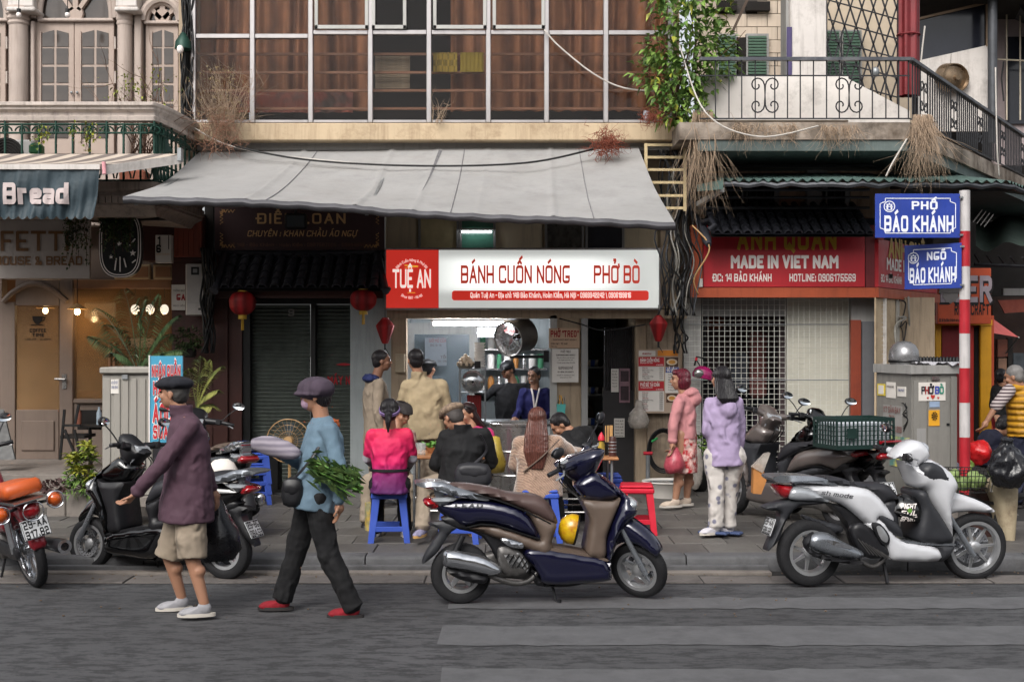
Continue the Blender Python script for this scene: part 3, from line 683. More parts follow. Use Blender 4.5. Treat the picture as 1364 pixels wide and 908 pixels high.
g=G();text(g,'Bánh Cuốn Nóng & Phở Bò',0,44*sc_,0,3.0*sc_,Y=Ys-.005,wt=1.0,arc=(cx,cz,23*sc_,1));text(g,'Since 1987 - Hà Nội',0,30*sc_,0,3.0*sc_,Y=Ys-.005,wt=1.0,arc=(cx,cz+1*sc_,28*sc_,-1));g.build('lettering',m_litw,rp,0)
g=G().prism([(X(539,Ys),Z(352.5,Ys)),(X(557,Ys),Z(354,Ys)),(X(557,Ys),Z(355.2,Ys)),(X(539,Ys),Z(354,Ys))],Ys-.004,Ys-.002).prism([(X(539,Ys),Z(356.6,Ys)),(X(557,Ys),Z(354.6,Ys)),(X(557,Ys),Z(355.6,Ys)),(X(539,Ys),Z(357,Ys))],Ys-.006,Ys-.0045);g.build('chopstick_mark',M('lit_yellow','#e8b23a',.5,emit=.5,var=0),rp)
mbox('underline_mark',MATS['lit_yellow'],rp,543,553,389.4,390.2,Ys-.004,Ys-.002)
# ================================================================= KITCHEN CONTENTS
m_tube=M('tube_light','#f4f7ff',.5,var=0,emit=110);m_tube2=M('tube_light_dim','#eef2f8',.5,var=0,emit=9)
def tubelamp(pa,pb,py,Y,label,m,r=.02):
 t=thing('tube_lamp',label,'lamp',(X((pa+pb)/2,Y),Y,Z(py,Y)),0,'tube lamps in the stall')
 mbox('housing',m_lgrey,t,pa-4,pb+4,py-4,py-1.5,Y-.02,Y+.04);G().tube([P(pa,py+.8,Y),P(pb,py+.8,Y)],r,8).build('tube',m,t)
tubelamp(577,688,430,15.38,'long white tube lamp under the stall ceiling',m_tube,.022);tubelamp(635,662,439,17.2,'short bright tube lamp farther inside the stall',m_tube,.028);tubelamp(615,655,308,15.55,'greenish tube lamp seen through the small upper window',m_tube2,.008)
mbox('wall_vent',M('vent_white','#b9bcbc',.5,wave='X',wcol='#8a8d8d',wsc=12),B,636,672,443,449,17.4,17.45)
t=thing('exhaust_fan','round grey drum fan tilted on a black wall bracket','fan',(X(690,15.3),15.3,Z(470,15.3)))
mt=MX.Rotation(R(-38),3,'Z')@MX.Rotation(R(12),3,'X');c0=P(688,448,15.35)
m_drum=M('fan_drum','#6e6a66',.35,.7,var=.2,sc=6)
G().lathe([(.205,-.17),(.215,-.17),(.215,-.15),(.2,-.14),(.2,.12),(.21,.14),(.21,.15),(.19,.15),(.19,-.16),(.205,-.17)],c0,32,'y',mt).build('drum',m_drum,t)
g=G()
for k in range(5):
 a=k*2*PI/5;pts=[]
 for(r,da,y) in((.04,-.25,.02),(.17,-.35,.05),(.18,.2,-.03),(.04,.25,-.02)):pts.append(mt@V((r*math.cos(a+da),y,r*math.sin(a+da)))+c0)
 g.add(pts,[(0,1,2,3)])
g.build('blade',M('fan_blade','#6d3330',.5,var=.2),t,0)
G().ell(c0,.055,12).build('motor',m_dark,t)
g=G()
for k in range(8):a=k*PI/8;g.tube([mt@V((.2*math.cos(a),-.165,.2*math.sin(a)))+c0,mt@V((-.2*math.cos(a),-.165,-.2*math.sin(a)))+c0],.0025,4)
for r in(.07,.13):g.tube([mt@V((r*math.cos(k*PI/10),-.165,r*math.sin(k*PI/10)))+c0 for k in range(20)],.0025,4,closed=True)
g.build('grille',m_gal,t)
g=G();g.box(X(679,15.3),X(728,15.3),15.25,15.32,Z(477,15.3),Z(473,15.3));g.box(X(724,15.3),X(731,15.3),15.22,15.34,Z(482,15.3),Z(467,15.3));g.build('bracket',m_black,t)
def board(name,label,cat,px0,px1,py0,py1,Y,m,lines=(),th=.012,grp=None):
 t=thing(name,label,cat,(X((px0+px1)/2,Y),Y,Z(py1,Y)),0,grp);o=mbox('sheet',m,t,px0,px1,py0,py1,Y,Y+th)
 for L_ in lines:
  s_,a,b,base,hp=L_[:5];mm_=L_[5] if len(L_)>5 else m_ink;wt=L_[6] if len(L_)>6 else 1.
  lettering(s_,X(a,Y),X(b,Y),Z(base,Y),hp*Y/FP,mm_,t,Y-.004,wt=wt)
 return t
m_ptan=M('tan_board','#b3977e',.7,var=.06);m_wr=M('red_ink','#8f1d22',.6,var=.05)
board('suspended_meal_board','tan board headed PHỞ TREO on the stall pillar','board',731,772,437,463.5,15.04,m_ptan,[('PHỞ “TREO”'.replace('“','"').replace('”','"'),734,770,448,7,m_wr,1.5),('SUSPENDED BEEF NOODLE',737,768,453.2,1.8),('Còn lại : 12 bát',734,756,458.5,2.2),('Hôm nay',734,742,462,1.6)])
board('white_notice','white paper notice about suspended pho taped below the tan board','notice',735.5,770.5,464.5,509,15.0,m_paper,[('PHỞ TREO',747,760,469.5,2.6),('SUSPENDED BEEF NOODLE',741,766,473.5,1.6,m_ink,1.4),('Bạn có thể mua một bát phở',742,765,477,1.3),('cho người khó khăn hơn',744,763,480,1.3),('Xin cảm ơn quý khách rất nhiều',742,766,483.5,1.3),('SUSPENDED PHỞ',744,763,491.5,3.0),('IS A BOWL OF CHARITY',743,764,496,1.7,m_ink,1.4),('prepaid for somebody in need',742,765,500,1.3),('please ask our staff',746,761,503,1.3)])
board('price_list','price list sheet behind the misty inner glass','sheet',566,595,450,487,16.6,M('dull_sheet','#767c82',.7,var=.1),[('GIỜ MỞ CỬA',572,594,455.5,3.6,M('dull_red','#7c4a4a',.7,var=.1)),('SÁNG / 6h - 14h',573,588,461,2.6),('TỐI',587,594,477,3),('17h - 21h',583,595,482,2.2)])
Ym=15.12
MB=thing('menu_board','large printed menu board on the right pillar of the stall','menu',(X(877,Ym),Ym,Z(550,Ym)))
mbox('backing',M('menu_back','#a4907e',.7,var=.08),MB,849.5,905,465,550,Ym,Ym+.02)
def mp_(name,m,a,b,c,d,dy=.004):return mbox(name,m,MB,a,b,c,d,Ym-dy,Ym-.0005)
mp_('panel',m_paper,851,873,467,474);mp_('panel',M('menu_orange','#c87b25',.6,var=.1),876,903,466.5,474)
lettering('menu',X(856,Ym),X(867,Ym),Z(471.8,Ym),.022,m_wr,MB,Ym-.009,wt=1.5)
for yy,tt in((475.5,'BÁNH CUỐN NÓNG'),(508,'PHỞ BÒ TÁI CHÍN')):
 mp_('heading',m_red,850.6,884.5,yy,yy+12);lettering(tt,X(853,Ym),X(878,Ym),Z(yy+6,Ym),.034,m_wlet,MB,Ym-.009,wt=1.3);lettering('Steamed rice rolls' if yy<480 else 'Vietnamese beef noodle',X(853,Ym),X(869,Ym),Z(yy+8.4,Ym),.011,m_wlet,MB,Ym-.009,wt=1.2);lettering('từ 30.000đ',X(874,Ym),X(883,Ym),Z(yy+11,Ym),.012,m_wlet,MB,Ym-.009,wt=1.2)
rr=random.Random(4);words=['Bánh cuốn thịt','Bánh cuốn trứng','Chả quế','Phở tái','Phở chín','Phở nạm gầu','Trứng chần','Quẩy','Nem rán','Phở xào bò','Trà đá','Nước ngọt']
for(a,b,c,d,n) in((850.6,884.5,488.2,506.5,6),(850.6,884.5,520.8,547.5,10)):
 mp_('panel',m_paper,a,b,c,d)
 for k in range(n):
  z_=c+2.6+k*(d-c-2)/n;s_=rr.choice(words);lettering(s_,X(a+5,Ym),X(a+5+len(s_)*.95,Ym),Z(z_,Ym),.013,m_ink if k%3 else m_wr,MB,Ym-.009,wt=1.1);lettering(rr.choice(('35.000đ','50.000đ','20.000đ')),X(b-6,Ym),X(b-1.5,Ym),Z(z_,Ym),.012,m_ink,MB,Ym-.009,wt=1.1)
mp_('panel',m_paper,886,904,496,523);mp_('heading',M('menu_blue','#27468c',.6,var=.1),887,904,489,496.2,.007);lettering('ĐỒ UỐNG',X(888.5,Ym),X(902,Ym),Z(494.5,Ym),.036,m_wlet,MB,Ym-.012,wt=1.3)
for k in range(7):lettering(rr.choice(words),X(890,Ym),X(901,Ym),Z(499.5+k*3.4,Ym),.013,m_ink,MB,Ym-.009,wt=1.1)
m_food=M('food_photo','#4a2f20',.6,var=.3,sc=30);m_bowl=M('bowl_photo','#cbbba4',.6,var=.1);m_soup=M('soup_photo','#c28a3c',.6,var=.3,sc=40)
for(cx,cy,w_,h_) in((895,482,8.5,6.2),(895,530,7.5,6)):
 mp_('food_picture',m_food,cx-w_,cx+w_,cy-h_,cy+h_)
 for rr_,mm_,dy in((.85,m_bowl,.006),(.55,m_soup,.008)):
  e=[(X(cx+w_*rr_*math.cos(a*PI/9),Ym),Z(cy+h_*rr_*.8*math.sin(a*PI/9),Ym)) for a in range(18)];G().prism(e,Ym-dy,Ym-dy+.0015).build('printed_bowl',mm_,MB)
C_=thing('counter','low tiled kitchen counter across the stall opening','counter',(X(630,15),15.1,.12))
mbox('top',m_gal,C_,545,735,562,566,14.95,15.6,.01);mbox('front',m_int,C_,547,733,566.5,668,15.0,15.5)
Yc=14.85
t=thing('display_cabinet','glass display cabinet on the counter beneath the egg basket','cabinet',(X(631,Yc),Yc,Z(562,Yc)))
g=G()
for a in(612,646):
 for yy in(Yc,Yc+.3):g.box(X(a,Yc)-.008,X(a,Yc)+.008,yy-.008,yy+.008,Z(562,Yc),Z(491,Yc))
for py in(491,523,561):g.box(X(612,Yc)+.009,X(646,Yc)-.009,Yc-.007,Yc+.307,Z(py,Yc)-.006,Z(py,Yc)+.006)
g.build('frame',m_gal,t);mbox('pane',m_glass,t,612.8,645.3,492.5,522,Yc-.001,Yc+.002)
mbox('red_cloth',M('red_cloth','#7a1c1c',.9,var=.3,wave='X',wcol='#4d1010',wsc=14),t,622,641,526,560,Yc+.05,Yc+.1)
c=P(630,508,Yc-.06);G().lathe([(0,-.06),(.05,-.055),(.1,-.035),(.125,0),(.135,.0),(.135,.008),(.12,.008)],c,28,'y').build('steel_lid',M('steel','#b9bbbd',.22,.9,var=.1,sc=5),t)
props(G().ell(c+V((0,-.08,0)),.016,8).build('knob',m_black,t))
t=thing('egg_basket','basket heaped with pale eggs on top of the display cabinet','basket',(X(620,Yc),Yc,Z(491,Yc)))
cb=P(620,489,Yc+.12);G().lathe([(.05,-.01),(.08,0),(.1,.045),(.104,.045),(.084,-.004),(.05,-.015)],cb,20).build('bowl',M('wire_basket','#7c7468',.5,.3),t)
m_egg=M('egg','#dcc6ac',.5,var=.12,sc=9);eg=None;rr=random.Random(5)
for lv,(n,r_,z_) in enumerate(((9,.085,.04),(7,.06,.075),(5,.035,.105),(1,0,.135))):
 for k in range(n):
  p_=cb+V((r_*math.cos(k*2*PI/n+lv),r_*math.sin(k*2*PI/n+lv),z_))
  if eg is None:eg=G().ell(p_,(.024,.024,.03),10).build('egg',m_egg,t)
  else:o=inst(eg,p_,t);o.rotation_euler=(rr.uniform(-1,1),rr.uniform(-1,1),0)
mbox('tissue_box',M('tissue_black','#201c1c',.6),None,632,640,481,491,Yc+.05,Yc+.14,.005,label='small dark box beside the eggs on the display cabinet',cat='box')
t=thing('paper_roll_pack','white cylinder of stacked takeaway bowls behind the egg basket','bowls',(X(639,15.1),15.1,Z(491,15.1)))
for k in range(9):cc=P(639,489-k*3.9,15.1);G().lathe([(.05,-.016),(.068,.012),(.07,.016),(.06,.016),(.045,-.012)],cc,16).build('bowl',m_paper,t)
t=thing('steamer_pot','tall steaming stainless pot in front of the counter','pot',(X(684,13.5),13.5,.12))
m_steel=M('pot_steel','#a7a5a3',.25,.85,var=.15,sc=3);cc=V((X(686,13.5),13.5,0));rz_=34*13.5/FP
G().lathe([(0,.2),(rz_,.2),(rz_,.96),(rz_*1.04,.965),(rz_*1.04,.985),(rz_*.99,.99),(rz_*.98,.9),(0,.9)],cc,36).build('body',m_steel,t)
for z_ in(.45,.7):G().lathe([(rz_*1.005,z_-.012),(rz_*1.03,z_),(rz_*1.005,z_+.012)],cc,36).build('band',m_steel,t)
G().box(cc.x-.25,cc.x+.25,13.3,13.75,.12,.2,.01).build('stove',m_black,t)
for s_ in(-1,1):G().tube([cc+V((s_*rz_,0,.8)),cc+V((s_*(rz_+.07),0,.8)),cc+V((s_*(rz_+.07),0,.72)),cc+V((s_*rz_,0,.72))],.01,6).build('handle',m_steel,t)
for k,(z_,n_) in enumerate(((1.15,7),(1.45,8),(1.72,6))):
 t=thing('back_shelf',('lowest','middle','topmost')[k]+' of three steel shelves of crockery on the kitchen back wall','shelf',(X(680,17.8),17.8,z_),0,'kitchen shelves');G().box(X(640,17.8),X(728,17.8),17.7,18.05,z_,z_+.02).build('shelf_board',m_steel,t)
 for q in range(n_):cc=V((X(643+q*11,17.8),17.82,z_+.02));r_=random.uniform(.03,.05);G().lathe([(0,0),(r_,0),(r_*1.05,random.uniform(.08,.2)),(r_*.4,.2),(0,.2)],cc,12).build('jar',[m_paper,m_steel,M('jar_green','#3f7d5a',.4),M('jar_amber','#a06a30',.4),m_paper][(q*3+k)%5],t)
t=thing('folding_gate','dark grey ribbed folding gate half open in the side passage','gate',(X(820,15.5),15.5,.12))
x0,x1,z0,z1=X(804,15.5),X(843,15.5),Z(668,15.5),Z(436,15.5)
m_fg=M('folding_gate','#2e2c2d',.5,.2,var=.2)
G().grid(lambda u,v:(x0+(x1-x0)*u,15.5+(.018 if int(u*56)%4<2 else 0),z0+(z1-z0)*v),56,2).build('leaf',m_fg,t,20)
mbox('lower_panel',m_fg,t,803,844,520,668,15.47,15.495);mbox('post',m_fg,t,844.2,846,434,668,15.45,15.55)
Yb=15.44
for(a,b,c,d,nm,lb) in((814,824,491,522,'price_paper','narrow price paper on the folding gate'),(825,839,490.5,536,'photo_poster','dark photo poster of dishes on the folding gate'),(818,832,557,582,'small_notice','small white notice low on the folding gate')):
 tt=board(nm,lb,'poster',a,b,c,d,Yb,m_paper if 'photo' not in nm else M('poster_pink','#8d6d77',.6,var=.4,sc=14),[(random.choice(words),a+1.5,b-2,c+4+k*4,1.6) for k in range(6 if 'photo' not in nm else 1)],.004)
 if 'photo' in nm:mbox('picture',M('poster_dark','#3a2a30',.6,var=.5,sc=16),tt,826.5,837.5,494,508,Yb-.003,Yb-.001);mbox('picture',MATS['poster_dark'],tt,826.5,837.5,514,533,Yb-.003,Yb-.001)
t=thing('kitchen_shelf','cluttered wire shelf of bowls deep in the side passage','shelf',(X(790,16.5),16.5,.12))
for z_,n_ in((.75,4),(1.15,5),(1.5,4)):
 G().box(X(783,16.3),X(806,16.3),16.3,16.7,z_,z_+.02).build('shelf_board',m_gal,t)
 for k in range(n_):cc=V((X(785+k*5,16.3),16.4,z_+.02));G().lathe([(.02,0),(.05,.04),(.055,.09),(.05,.09)],cc,12).build('stacked_bowl',[m_paper,M('blue_plastic','#2b4fa0',.4),m_steel,m_dark][k%4],t)
t=thing('hanging_bag','crumpled clear plastic bag hanging from the pillar below the menu','bag',(X(849,15.1),15.1,Z(568,15.1)))
m_bagc=M('plastic_bag_clear','#b7afa6',.25,alpha=.6,var=.3,sc=14,bump=.8,bsc=22,spec=.6)
G().lathe([(0,-.17),(.1,-.14),(.13,-.06),(.11,.03),(.05,.1),(.03,.17),(0,.17)],P(851,553,15.1),14).build('bag_body',m_bagc,t,180,mods=[('DISPLACE',dict(texture=CL('bag',scale=.07),strength=.07))])
G().tube([P(848,535,15.1),P(850,528,15.15),P(852,536,15.1)],.005,5).build('handle',m_bagc,t)
t=thing('cutlery_caddy','turquoise basket with knives and ladles on the grey post','caddy',(X(747,14.95),14.95,Z(556,15)))
g=G().loft([[V((X(p,14.95),14.92,Z(q,14.95))),V((X(p,14.95),15.04,Z(q,14.95))),V((X(p2,14.95),15.04,Z(q,14.95))),V((X(p2,14.95),14.92,Z(q,14.95)))] for p,p2,q in((742.5,752,556),(741.5,753.5,538))]);g.build('basket',M('turquoise','#4fa7a0',.5,var=.15),t)
for k in range(6):a_=P(743+k*1.8,540,14.98);G().tube([a_,a_+V((random.uniform(-.03,.03),0,random.uniform(.08,.14)))],.006,5).build('utensil',[m_black,m_yel,m_steel][k%3],t)
mbox('meter_box',M('meter_beige','#a3947d',.6,var=.15),None,526,539,471,496,15.03,15.12,.008,label='small beige switch box on the left frame of the stall',cat='switch box')
# ================================================================= RIGHT SHOP
YR=15.3
RS=thing('shop_right','corner shop with orange framed red sign and wire grille','shopfront',(X(1040,YR),YR,.12))
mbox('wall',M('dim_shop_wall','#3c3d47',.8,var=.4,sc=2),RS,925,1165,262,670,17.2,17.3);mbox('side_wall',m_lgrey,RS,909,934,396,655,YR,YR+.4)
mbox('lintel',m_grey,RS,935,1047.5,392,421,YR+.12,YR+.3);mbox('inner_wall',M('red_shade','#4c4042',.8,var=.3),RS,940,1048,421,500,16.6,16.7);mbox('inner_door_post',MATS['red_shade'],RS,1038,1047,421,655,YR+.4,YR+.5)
G().box(X(905,YR),X(1190,YR),YR+.02,17.3,Z(398,YR)+.25,Z(398,YR)+.3).build('ceiling',m_dark,RS)
mbox('blind',m_blind,RS,1048,1131,394,640,YR+.12,YR+.17)
mbox('pillar',m_grey,RS,1134,1176,396,655,YR-.02,YR+.3);mbox('door_frame',M('rust_frame','#7d3622',.5,var=.15,streak=.4,dcol='#3a1810'),RS,1133.5,1147,426,655,YR-.09,YR-.03);mbox('door_leaf',M('grey_door','#5e5f63',.6,var=.1),RS,1148,1170,428,655,YR-.05,YR-.025);
mbox('corner_post',m_white,RS,1171,1181,396,500,YR-.1,YR+.2)
mbox('wall',m_beige,RS,1181,1245,396,655,YR+.5,YR+.7)
def wiremesh(pa,pb,py0,py1,Y,dx,name,root,r=.0028):
 g=G();x0,x1,z0,z1=X(pa,Y),X(pb,Y),Z(py1,Y),Z(py0,Y);n=int((x1-x0)/dx);m_=int((z1-z0)/dx)
 for i in range(n+1):x=x0+(x1-x0)*i/n;g.tube([(x,Y,z0),(x,Y,z1)],r,3,False)
 for i in range(m_+1):z=z0+(z1-z0)*i/m_;g.tube([(x0,Y-r*2,z),(x1,Y-r*2,z)],r,3,False)
 g.build(name,m_mesh,root,0)
t=thing('wire_grille','long square wire grille closing the front of the corner shop','grille',(X(1030,YR),YR,.12))
wiremesh(911,933,398,650,YR-.03,.062,'grille_panel',t);wiremesh(936,1046,392,650,YR-.03,.062,'grille_panel',t,.0035);wiremesh(1049,1130,394,650,YR-.03,.062,'grille_panel',t)
wiremesh(1172,1180,400,495,YR-.14,.05,'grille_panel',t)
for py in(432,506,628):G().tube([P(911,py,YR-.05),P(1130,py,YR-.05)],.006,5).build('cross_rod',m_gal,t)
for k,(a,b,c,d,cl) in enumerate(((942,965,421,438,'#6a3b2a'),(1000,1022,440,530,'#7a4b48'),(975,998,470,520,'#565a63'),(1005,1030,540,630,'#3a2f3a'),(950,990,560,640,'#4a4440'))):
 mbox('hanging_goods',M('goods_%s'%'abcde'[k],cl,.8,var=.4,sc=8),None,a,b,c,d,16.0+k*.1,16.15+k*.1,.04,label=('orange packet high at the left of the dim grille shop','tall pinkish garment hung in the dim grille shop','grey bundle hung left of the pinkish garment','dark stack low right behind the grille','brownish carton low left behind the grille')[k],cat='goods')
Yq=15.0
so_=thing('red_shop_sign','wide red MADE IN VIET NAM sign in an orange wooden frame','sign',(X(1045,Yq),Yq,Z(396,Yq)))
mbox('board',m_red,so_,937,1152,300,382,Yq,Yq+.03);
mbox('frame_bottom',m_orange,so_,920,1166,383,396,Yq-.03,Yq+.1);mbox('frame_side',m_orange,so_,920,936,300,382.6,Yq-.02,Yq+.1);mbox('frame_side',m_dred,so_,1153,1165,300,382.6,Yq+.02,Yq+.1)
m_yl=M('yellow_letter','#b08a1f',.5,var=.1)
lettering('MADE IN VIET NAM',X(975,Yq),X(1115,Yq),Z(355.5,Yq),.118,m_wlet,so_,Yq-.006,wt=1.9,gap=.5);lettering('ĐC: 14 BẢO KHÁNH',X(950,Yq),X(1027,Yq),Z(374,Yq),.075,m_wlet,so_,Yq-.006,wt=1.3,gap=.9);lettering('HOTLINE: 0906175569',X(1052,Yq),X(1139,Yq),Z(374,Yq),.075,m_wlet,so_,Yq-.006,wt=1.3,gap=.9)
lettering('ANH QUÂN',X(984,Yq),X(1112,Yq),Z(330,Yq),.2,m_yl,so_,Yq-.006,wt=1.5,gap=1.4)
mbox('loose_tag',m_paper,so_,931.5,936,371,382,Yq-.05,Yq-.03)
tr_=thing('tiled_canopy','black tiled canopy over the red shop sign','canopy',(X(1045,15),15,Z(325,15)))
tiled_roof(tr_,948,1165,15.3,14.55,274,312,16,5)
g=G().tube([P(922,284,15.2),P(935,300,14.9),P(941,318,14.6),P(944,326,14.5)],[.03,.05,.06,.035],8);g.tube([P(936,296,14.8),P(947,292,14.6),P(952,300,14.5),P(944,306,14.5)],.03,8);g.build('hip_tile',m_tile,tr_)
AD=V((.552,.834,0));A0=V((X(1165,Yq)+.02,Yq,0))
def alley(s,z,off=0):p=A0+AD*s;return V((p.x+.834*-off*-1,p.y-.552*off,z))
def apx(px,s0=None):
 k=(px-682)/FP;return(k*A0.y-A0.x)/(AD.x-k*AD.y)
def aquad(name,m,root,pxa,pxb,pya,pyb,off=0,thick=.05,**k):
 sa,sb=apx(pxa),apx(pxb);ya,yb=alley(sa,0).y,alley(sb,0).y
 z0,z1=Z(pyb,ya),Z(pya,ya);g=G();q=[alley(sa,z0,off),alley(sb,z0,off),alley(sb,z1,off),alley(sa,z1,off)];d=V((.834,-.552,0))*-thick
 g.add([*q,*[p+d for p in q]],[(0,1,2,3),(4,7,6,5),(0,4,5,1),(1,5,6,2),(2,6,7,3),(3,7,4,0)]);return g.build(name,m,root,**k)
ss=thing('side_red_sign','foreshortened red sign on the alley side of the corner shop','sign',tuple(alley(.5,2.4)))
aquad('board',m_red,ss,1168,1246,318,382,.02);aquad('frame_bottom',m_orange,ss,1166,1248,383,396,.04,.1)
def afr(s0,off=.026):return lambda x,z:tuple(alley(s0+x,z,off))
for tt,a,b,zz_,h,wt,mm_ in(('ANH QUÂN',1182,1236,338,.2,1.6,m_yl),('MADE IN VIET NAM',1179,1238,356,.118,1.5,m_wlet),('ĐC: 14 BẢO KHÁNH',1171,1198,374,.075,1.3,m_wlet),('HOTLINE: 0906175569',1204,1240,374,.075,1.3,m_wlet)):
 s0,s1=apx(a),apx(b);g=G();text(g,tt,0,s1-s0,Z(zz_,Yq),h,wt=wt,gap=.5,fr=afr(s0));g.build('lettering',mm_,ss,0)
for k in range(3):sx=apx(1160)+.1+k*.06;G().bar(alley(sx,Z(318,Yq),.05),alley(sx+.3,Z(296,Yq)+.05*k,.3),.035).build('strut',m_orange,ss)
aw_=thing('alley_wall','beige alley wall crossed by pipes and cables right of the grille shop','wall',tuple(alley(1,.12)))
G().add([alley(-.05,.1),alley(1.6,.1),alley(1.6,3.6),alley(-.05,3.6)],[(0,1,2,3)]);aquad('plaster',m_cream,aw_,1166,1243,384,640,.004,.015)
for px,r_ in((1193,.03),(1206,.035),(1216,.025),(1232,.03)):
 s_=apx(px);G().tube([alley(s_,.15,.02),alley(s_,1.9,.02),alley(s_,2.35,.02)],r_,8).build('drain_pipe',m_pvc,aw_)
for k in range(12):
 s_=apx(random.uniform(1185,1240));z_=random.uniform(1.7,2.4);pts=[alley(s_,z_,.06)]
 for q in range(5):pts.append(alley(min(1.6,s_+random.uniform(-.2,.35)),z_-q*random.uniform(.05,.3)+random.uniform(-.1,.1),.06+random.uniform(0,.05)))
 G().tube(cr(pts,4,False),random.choice((.006,.009,.014)),5).build('loose_cable',random.choice((m_wire,m_wire,m_pvc)),aw_)
 # ---- zone above the red sign: clutter wall, louvre, tin awning
UC=thing('mezzanine_front','shaded mezzanine wall with small windows above the black tiled canopy','facade',(X(1050,15.5),15.5,Z(285,15.5)))
mbox('wall',M('ochre_wall','#a8917a',.85,var=.25,sc=2,streak=.7,dcol='#2b221b'),UC,930,1200,185,290,15.7,15.8)
for a,b in((952,988),(996,1032),(1100,1126)):
 wn=mbox('window',m_dark,UC,a,b,246,278,15.64,15.69);mbox('frame',m_grey,wn,b,b+6,246,280,15.6,15.68);mbox('frame',m_grey,wn,a-5,a,246,280,15.6,15.68)
 for k in range(4):G().box(X(a+2,15.6)+k*.09,X(a+2,15.6)+k*.09+.012,15.6,15.62,Z(278,15.6),Z(248,15.6)).build('window_bar',m_iron,wn)
mbox('pilaster',m_grey,UC,1075,1102,205,280,15.6,15.69)
for k,py in enumerate((210,221.5,233,253,263,277)):G().tube([P(930,py,15.0),P(1158,py-(1 if k<3 else 0),15.0)]+([P(1240,py+28,17)] if k<3 else[]),.018,6).build('rail_pipe',m_tin,UC)
ta=thing('tin_awning','long corrugated tin awning edged in pale green over the corner shop','awning',(X(1150,14.3),14.3,3.6))
def tin(u,v):
 p0=V((X(962,14.1),14.1,Z(240,14.1)));p1=V((X(1150,13.6),13.6,Z(240,13.6)));p2=V((X(1345,14.5),14.5,Z(242,14.5)));p3=V((X(1400,15.5),15.5,Z(262,15.5)))
 q=[p0,p1,p2,p3];f=u*3;i=min(2,int(f));p=q[i]*(1-(f-i))+q[i+1]*(f-i)
 return(p.x-.1*v,p.y+1.5*v,p.z+.26*v+.016*math.sin(u*270))
g=G().grid(tin,420,2);n_=len(g.v);g.add([(a,b,c-.008) for a,b,c in g.v],[f[::-1] for f in g.f]);g.build('corrugated_sheet',m_teal,ta,180)
g=G();g.tube([V(tin(i/30,.02))+V((0,0,-.05)) for i in range(31)],.03,6);g.build('edge_pipe',m_tin,ta)
for u in(.0,.25,.5,.75):a_=V(tin(u,.05));G().bar(a_+V((0,0,-.06)),a_+V((-.05,1.5,.1)),.04).build('arm',m_tin,ta)
ea=thing('end_flap','small green tin flap on a diagonal strut at the left end of the tin awning','flap',tuple(P(945,250,14.2)))
G().add([P(928,246,14.4),P(964,239,14.1),P(963,252,14.0),P(929,255,14.3)],[(0,1,2,3)]).build('sheet',m_teal,ea);G().bar(P(930,272,14.8),P(962,253,14.1),.05).build('strut',m_lgrey,ea)
# ================================================================= RIGHT BUILDING, UPPER FLOOR
YB=14.0
RB=thing('corner_house','white corner house with a balcony, brick-lined wall and lattice grille','building',(X(1060,16),16,3.6))
wl=mbox('wall',M('mortar_dark','#3c3733',.8,var=.2),RB,928,1056,-70,175,16.0,16.2);first=None
m_bl=M('cream_block','#c2b3a2',.8,var=.1,sc=3,streak=.25,dcol='#5c4c40')
bw,bh=27,17.4
for r_ in range(14):
 py=-68+r_*bh
 for c_ in range(6):
  a=928+c_*bw-(bw/2 if r_%2 else 0);b=a+bw-.9;a=max(a,928);b=min(b,1056)
  if b-a<3 or(955<(a+b)/2<1000 and 45<py<110):continue
  if 955<(a+b)/2<1022 and-16<py<12:continue
  mbox('block',m_bl,RB,a,b,py,py+bh-.9,15.985,15.999)
m_shg=M('green_louvre','#3b5748',.6,var=.2,wave='Z',wcol='#1c2c24',wsc=9)
for(a,b,c,d) in((958,980,48,104),(997,1021,48,104)):
 wn=mbox('window_shutter',m_grey,RB,a-3,b+3,c-3,d+2,15.9,15.98)
 for k in range(int((d-c)/4)):mbox('louvre_slat',M('slat_green','#44604f',.6,var=.15),wn,a,b,c+k*4,c+k*4+2.8,15.87,15.899)
mbox('dark_door',m_dark,RB,981,994,50,104,15.9,15.97)
for(a,b) in((956,982),(994,1026)):mbox('vent_opening',m_dark,RB,a,b,2,14,15.9,15.98)
mbox('column',m_white,RB,1053,1101,-70,104,14.9,15.3,.01);mbox('column_edge',m_grey,RB,1047,1052.5,-70,104,15.0,15.3)
mbox('parapet',M('stained_white','#d3cdc7',.8,var=.1,sc=2,dirt=.35,dcol='#4d4741',bump=.15),RB,930,1130,101,160,14.5,14.65)
G().prism([(X(1130,14.5),Z(105,14.5)),(X(1212,14.5),Z(148,14.5)),(X(1212,14.5),Z(180,14.5)),(X(1130,14.5),Z(180,14.5))],14.5,14.65).build('sloping_parapet',MATS['stained_white'],RB)
m_slab=M('mossy_slab','#a09488',.85,var=.3,sc=3,dirt=.9,dcol='#3a332b',bump=.5,bsc=18,col2='#5a4e42')
C1=V((X(1212,YB),YB,0));C2=V((X(1364,18.8),18.8,0));zs_t,zs_b=Z(163,YB),Z(186,YB)
sl_=G().prism([(X(905,YB),YB),(C1.x,YB),(C2.x+2,C2.y+3),(C2.x-2,C2.y+4),(X(905,YB),16)],zs_b,zs_t,'xy').build('balcony_slab',m_slab,RB)
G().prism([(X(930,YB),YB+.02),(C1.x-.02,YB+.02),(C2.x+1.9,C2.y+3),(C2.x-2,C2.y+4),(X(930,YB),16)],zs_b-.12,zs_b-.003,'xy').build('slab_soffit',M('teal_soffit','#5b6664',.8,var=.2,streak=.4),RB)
mbox('back_wall',M('shade_wall','#b5a692',.8,var=.1),RB,1056,1215,-70,175,16.1,16.3)
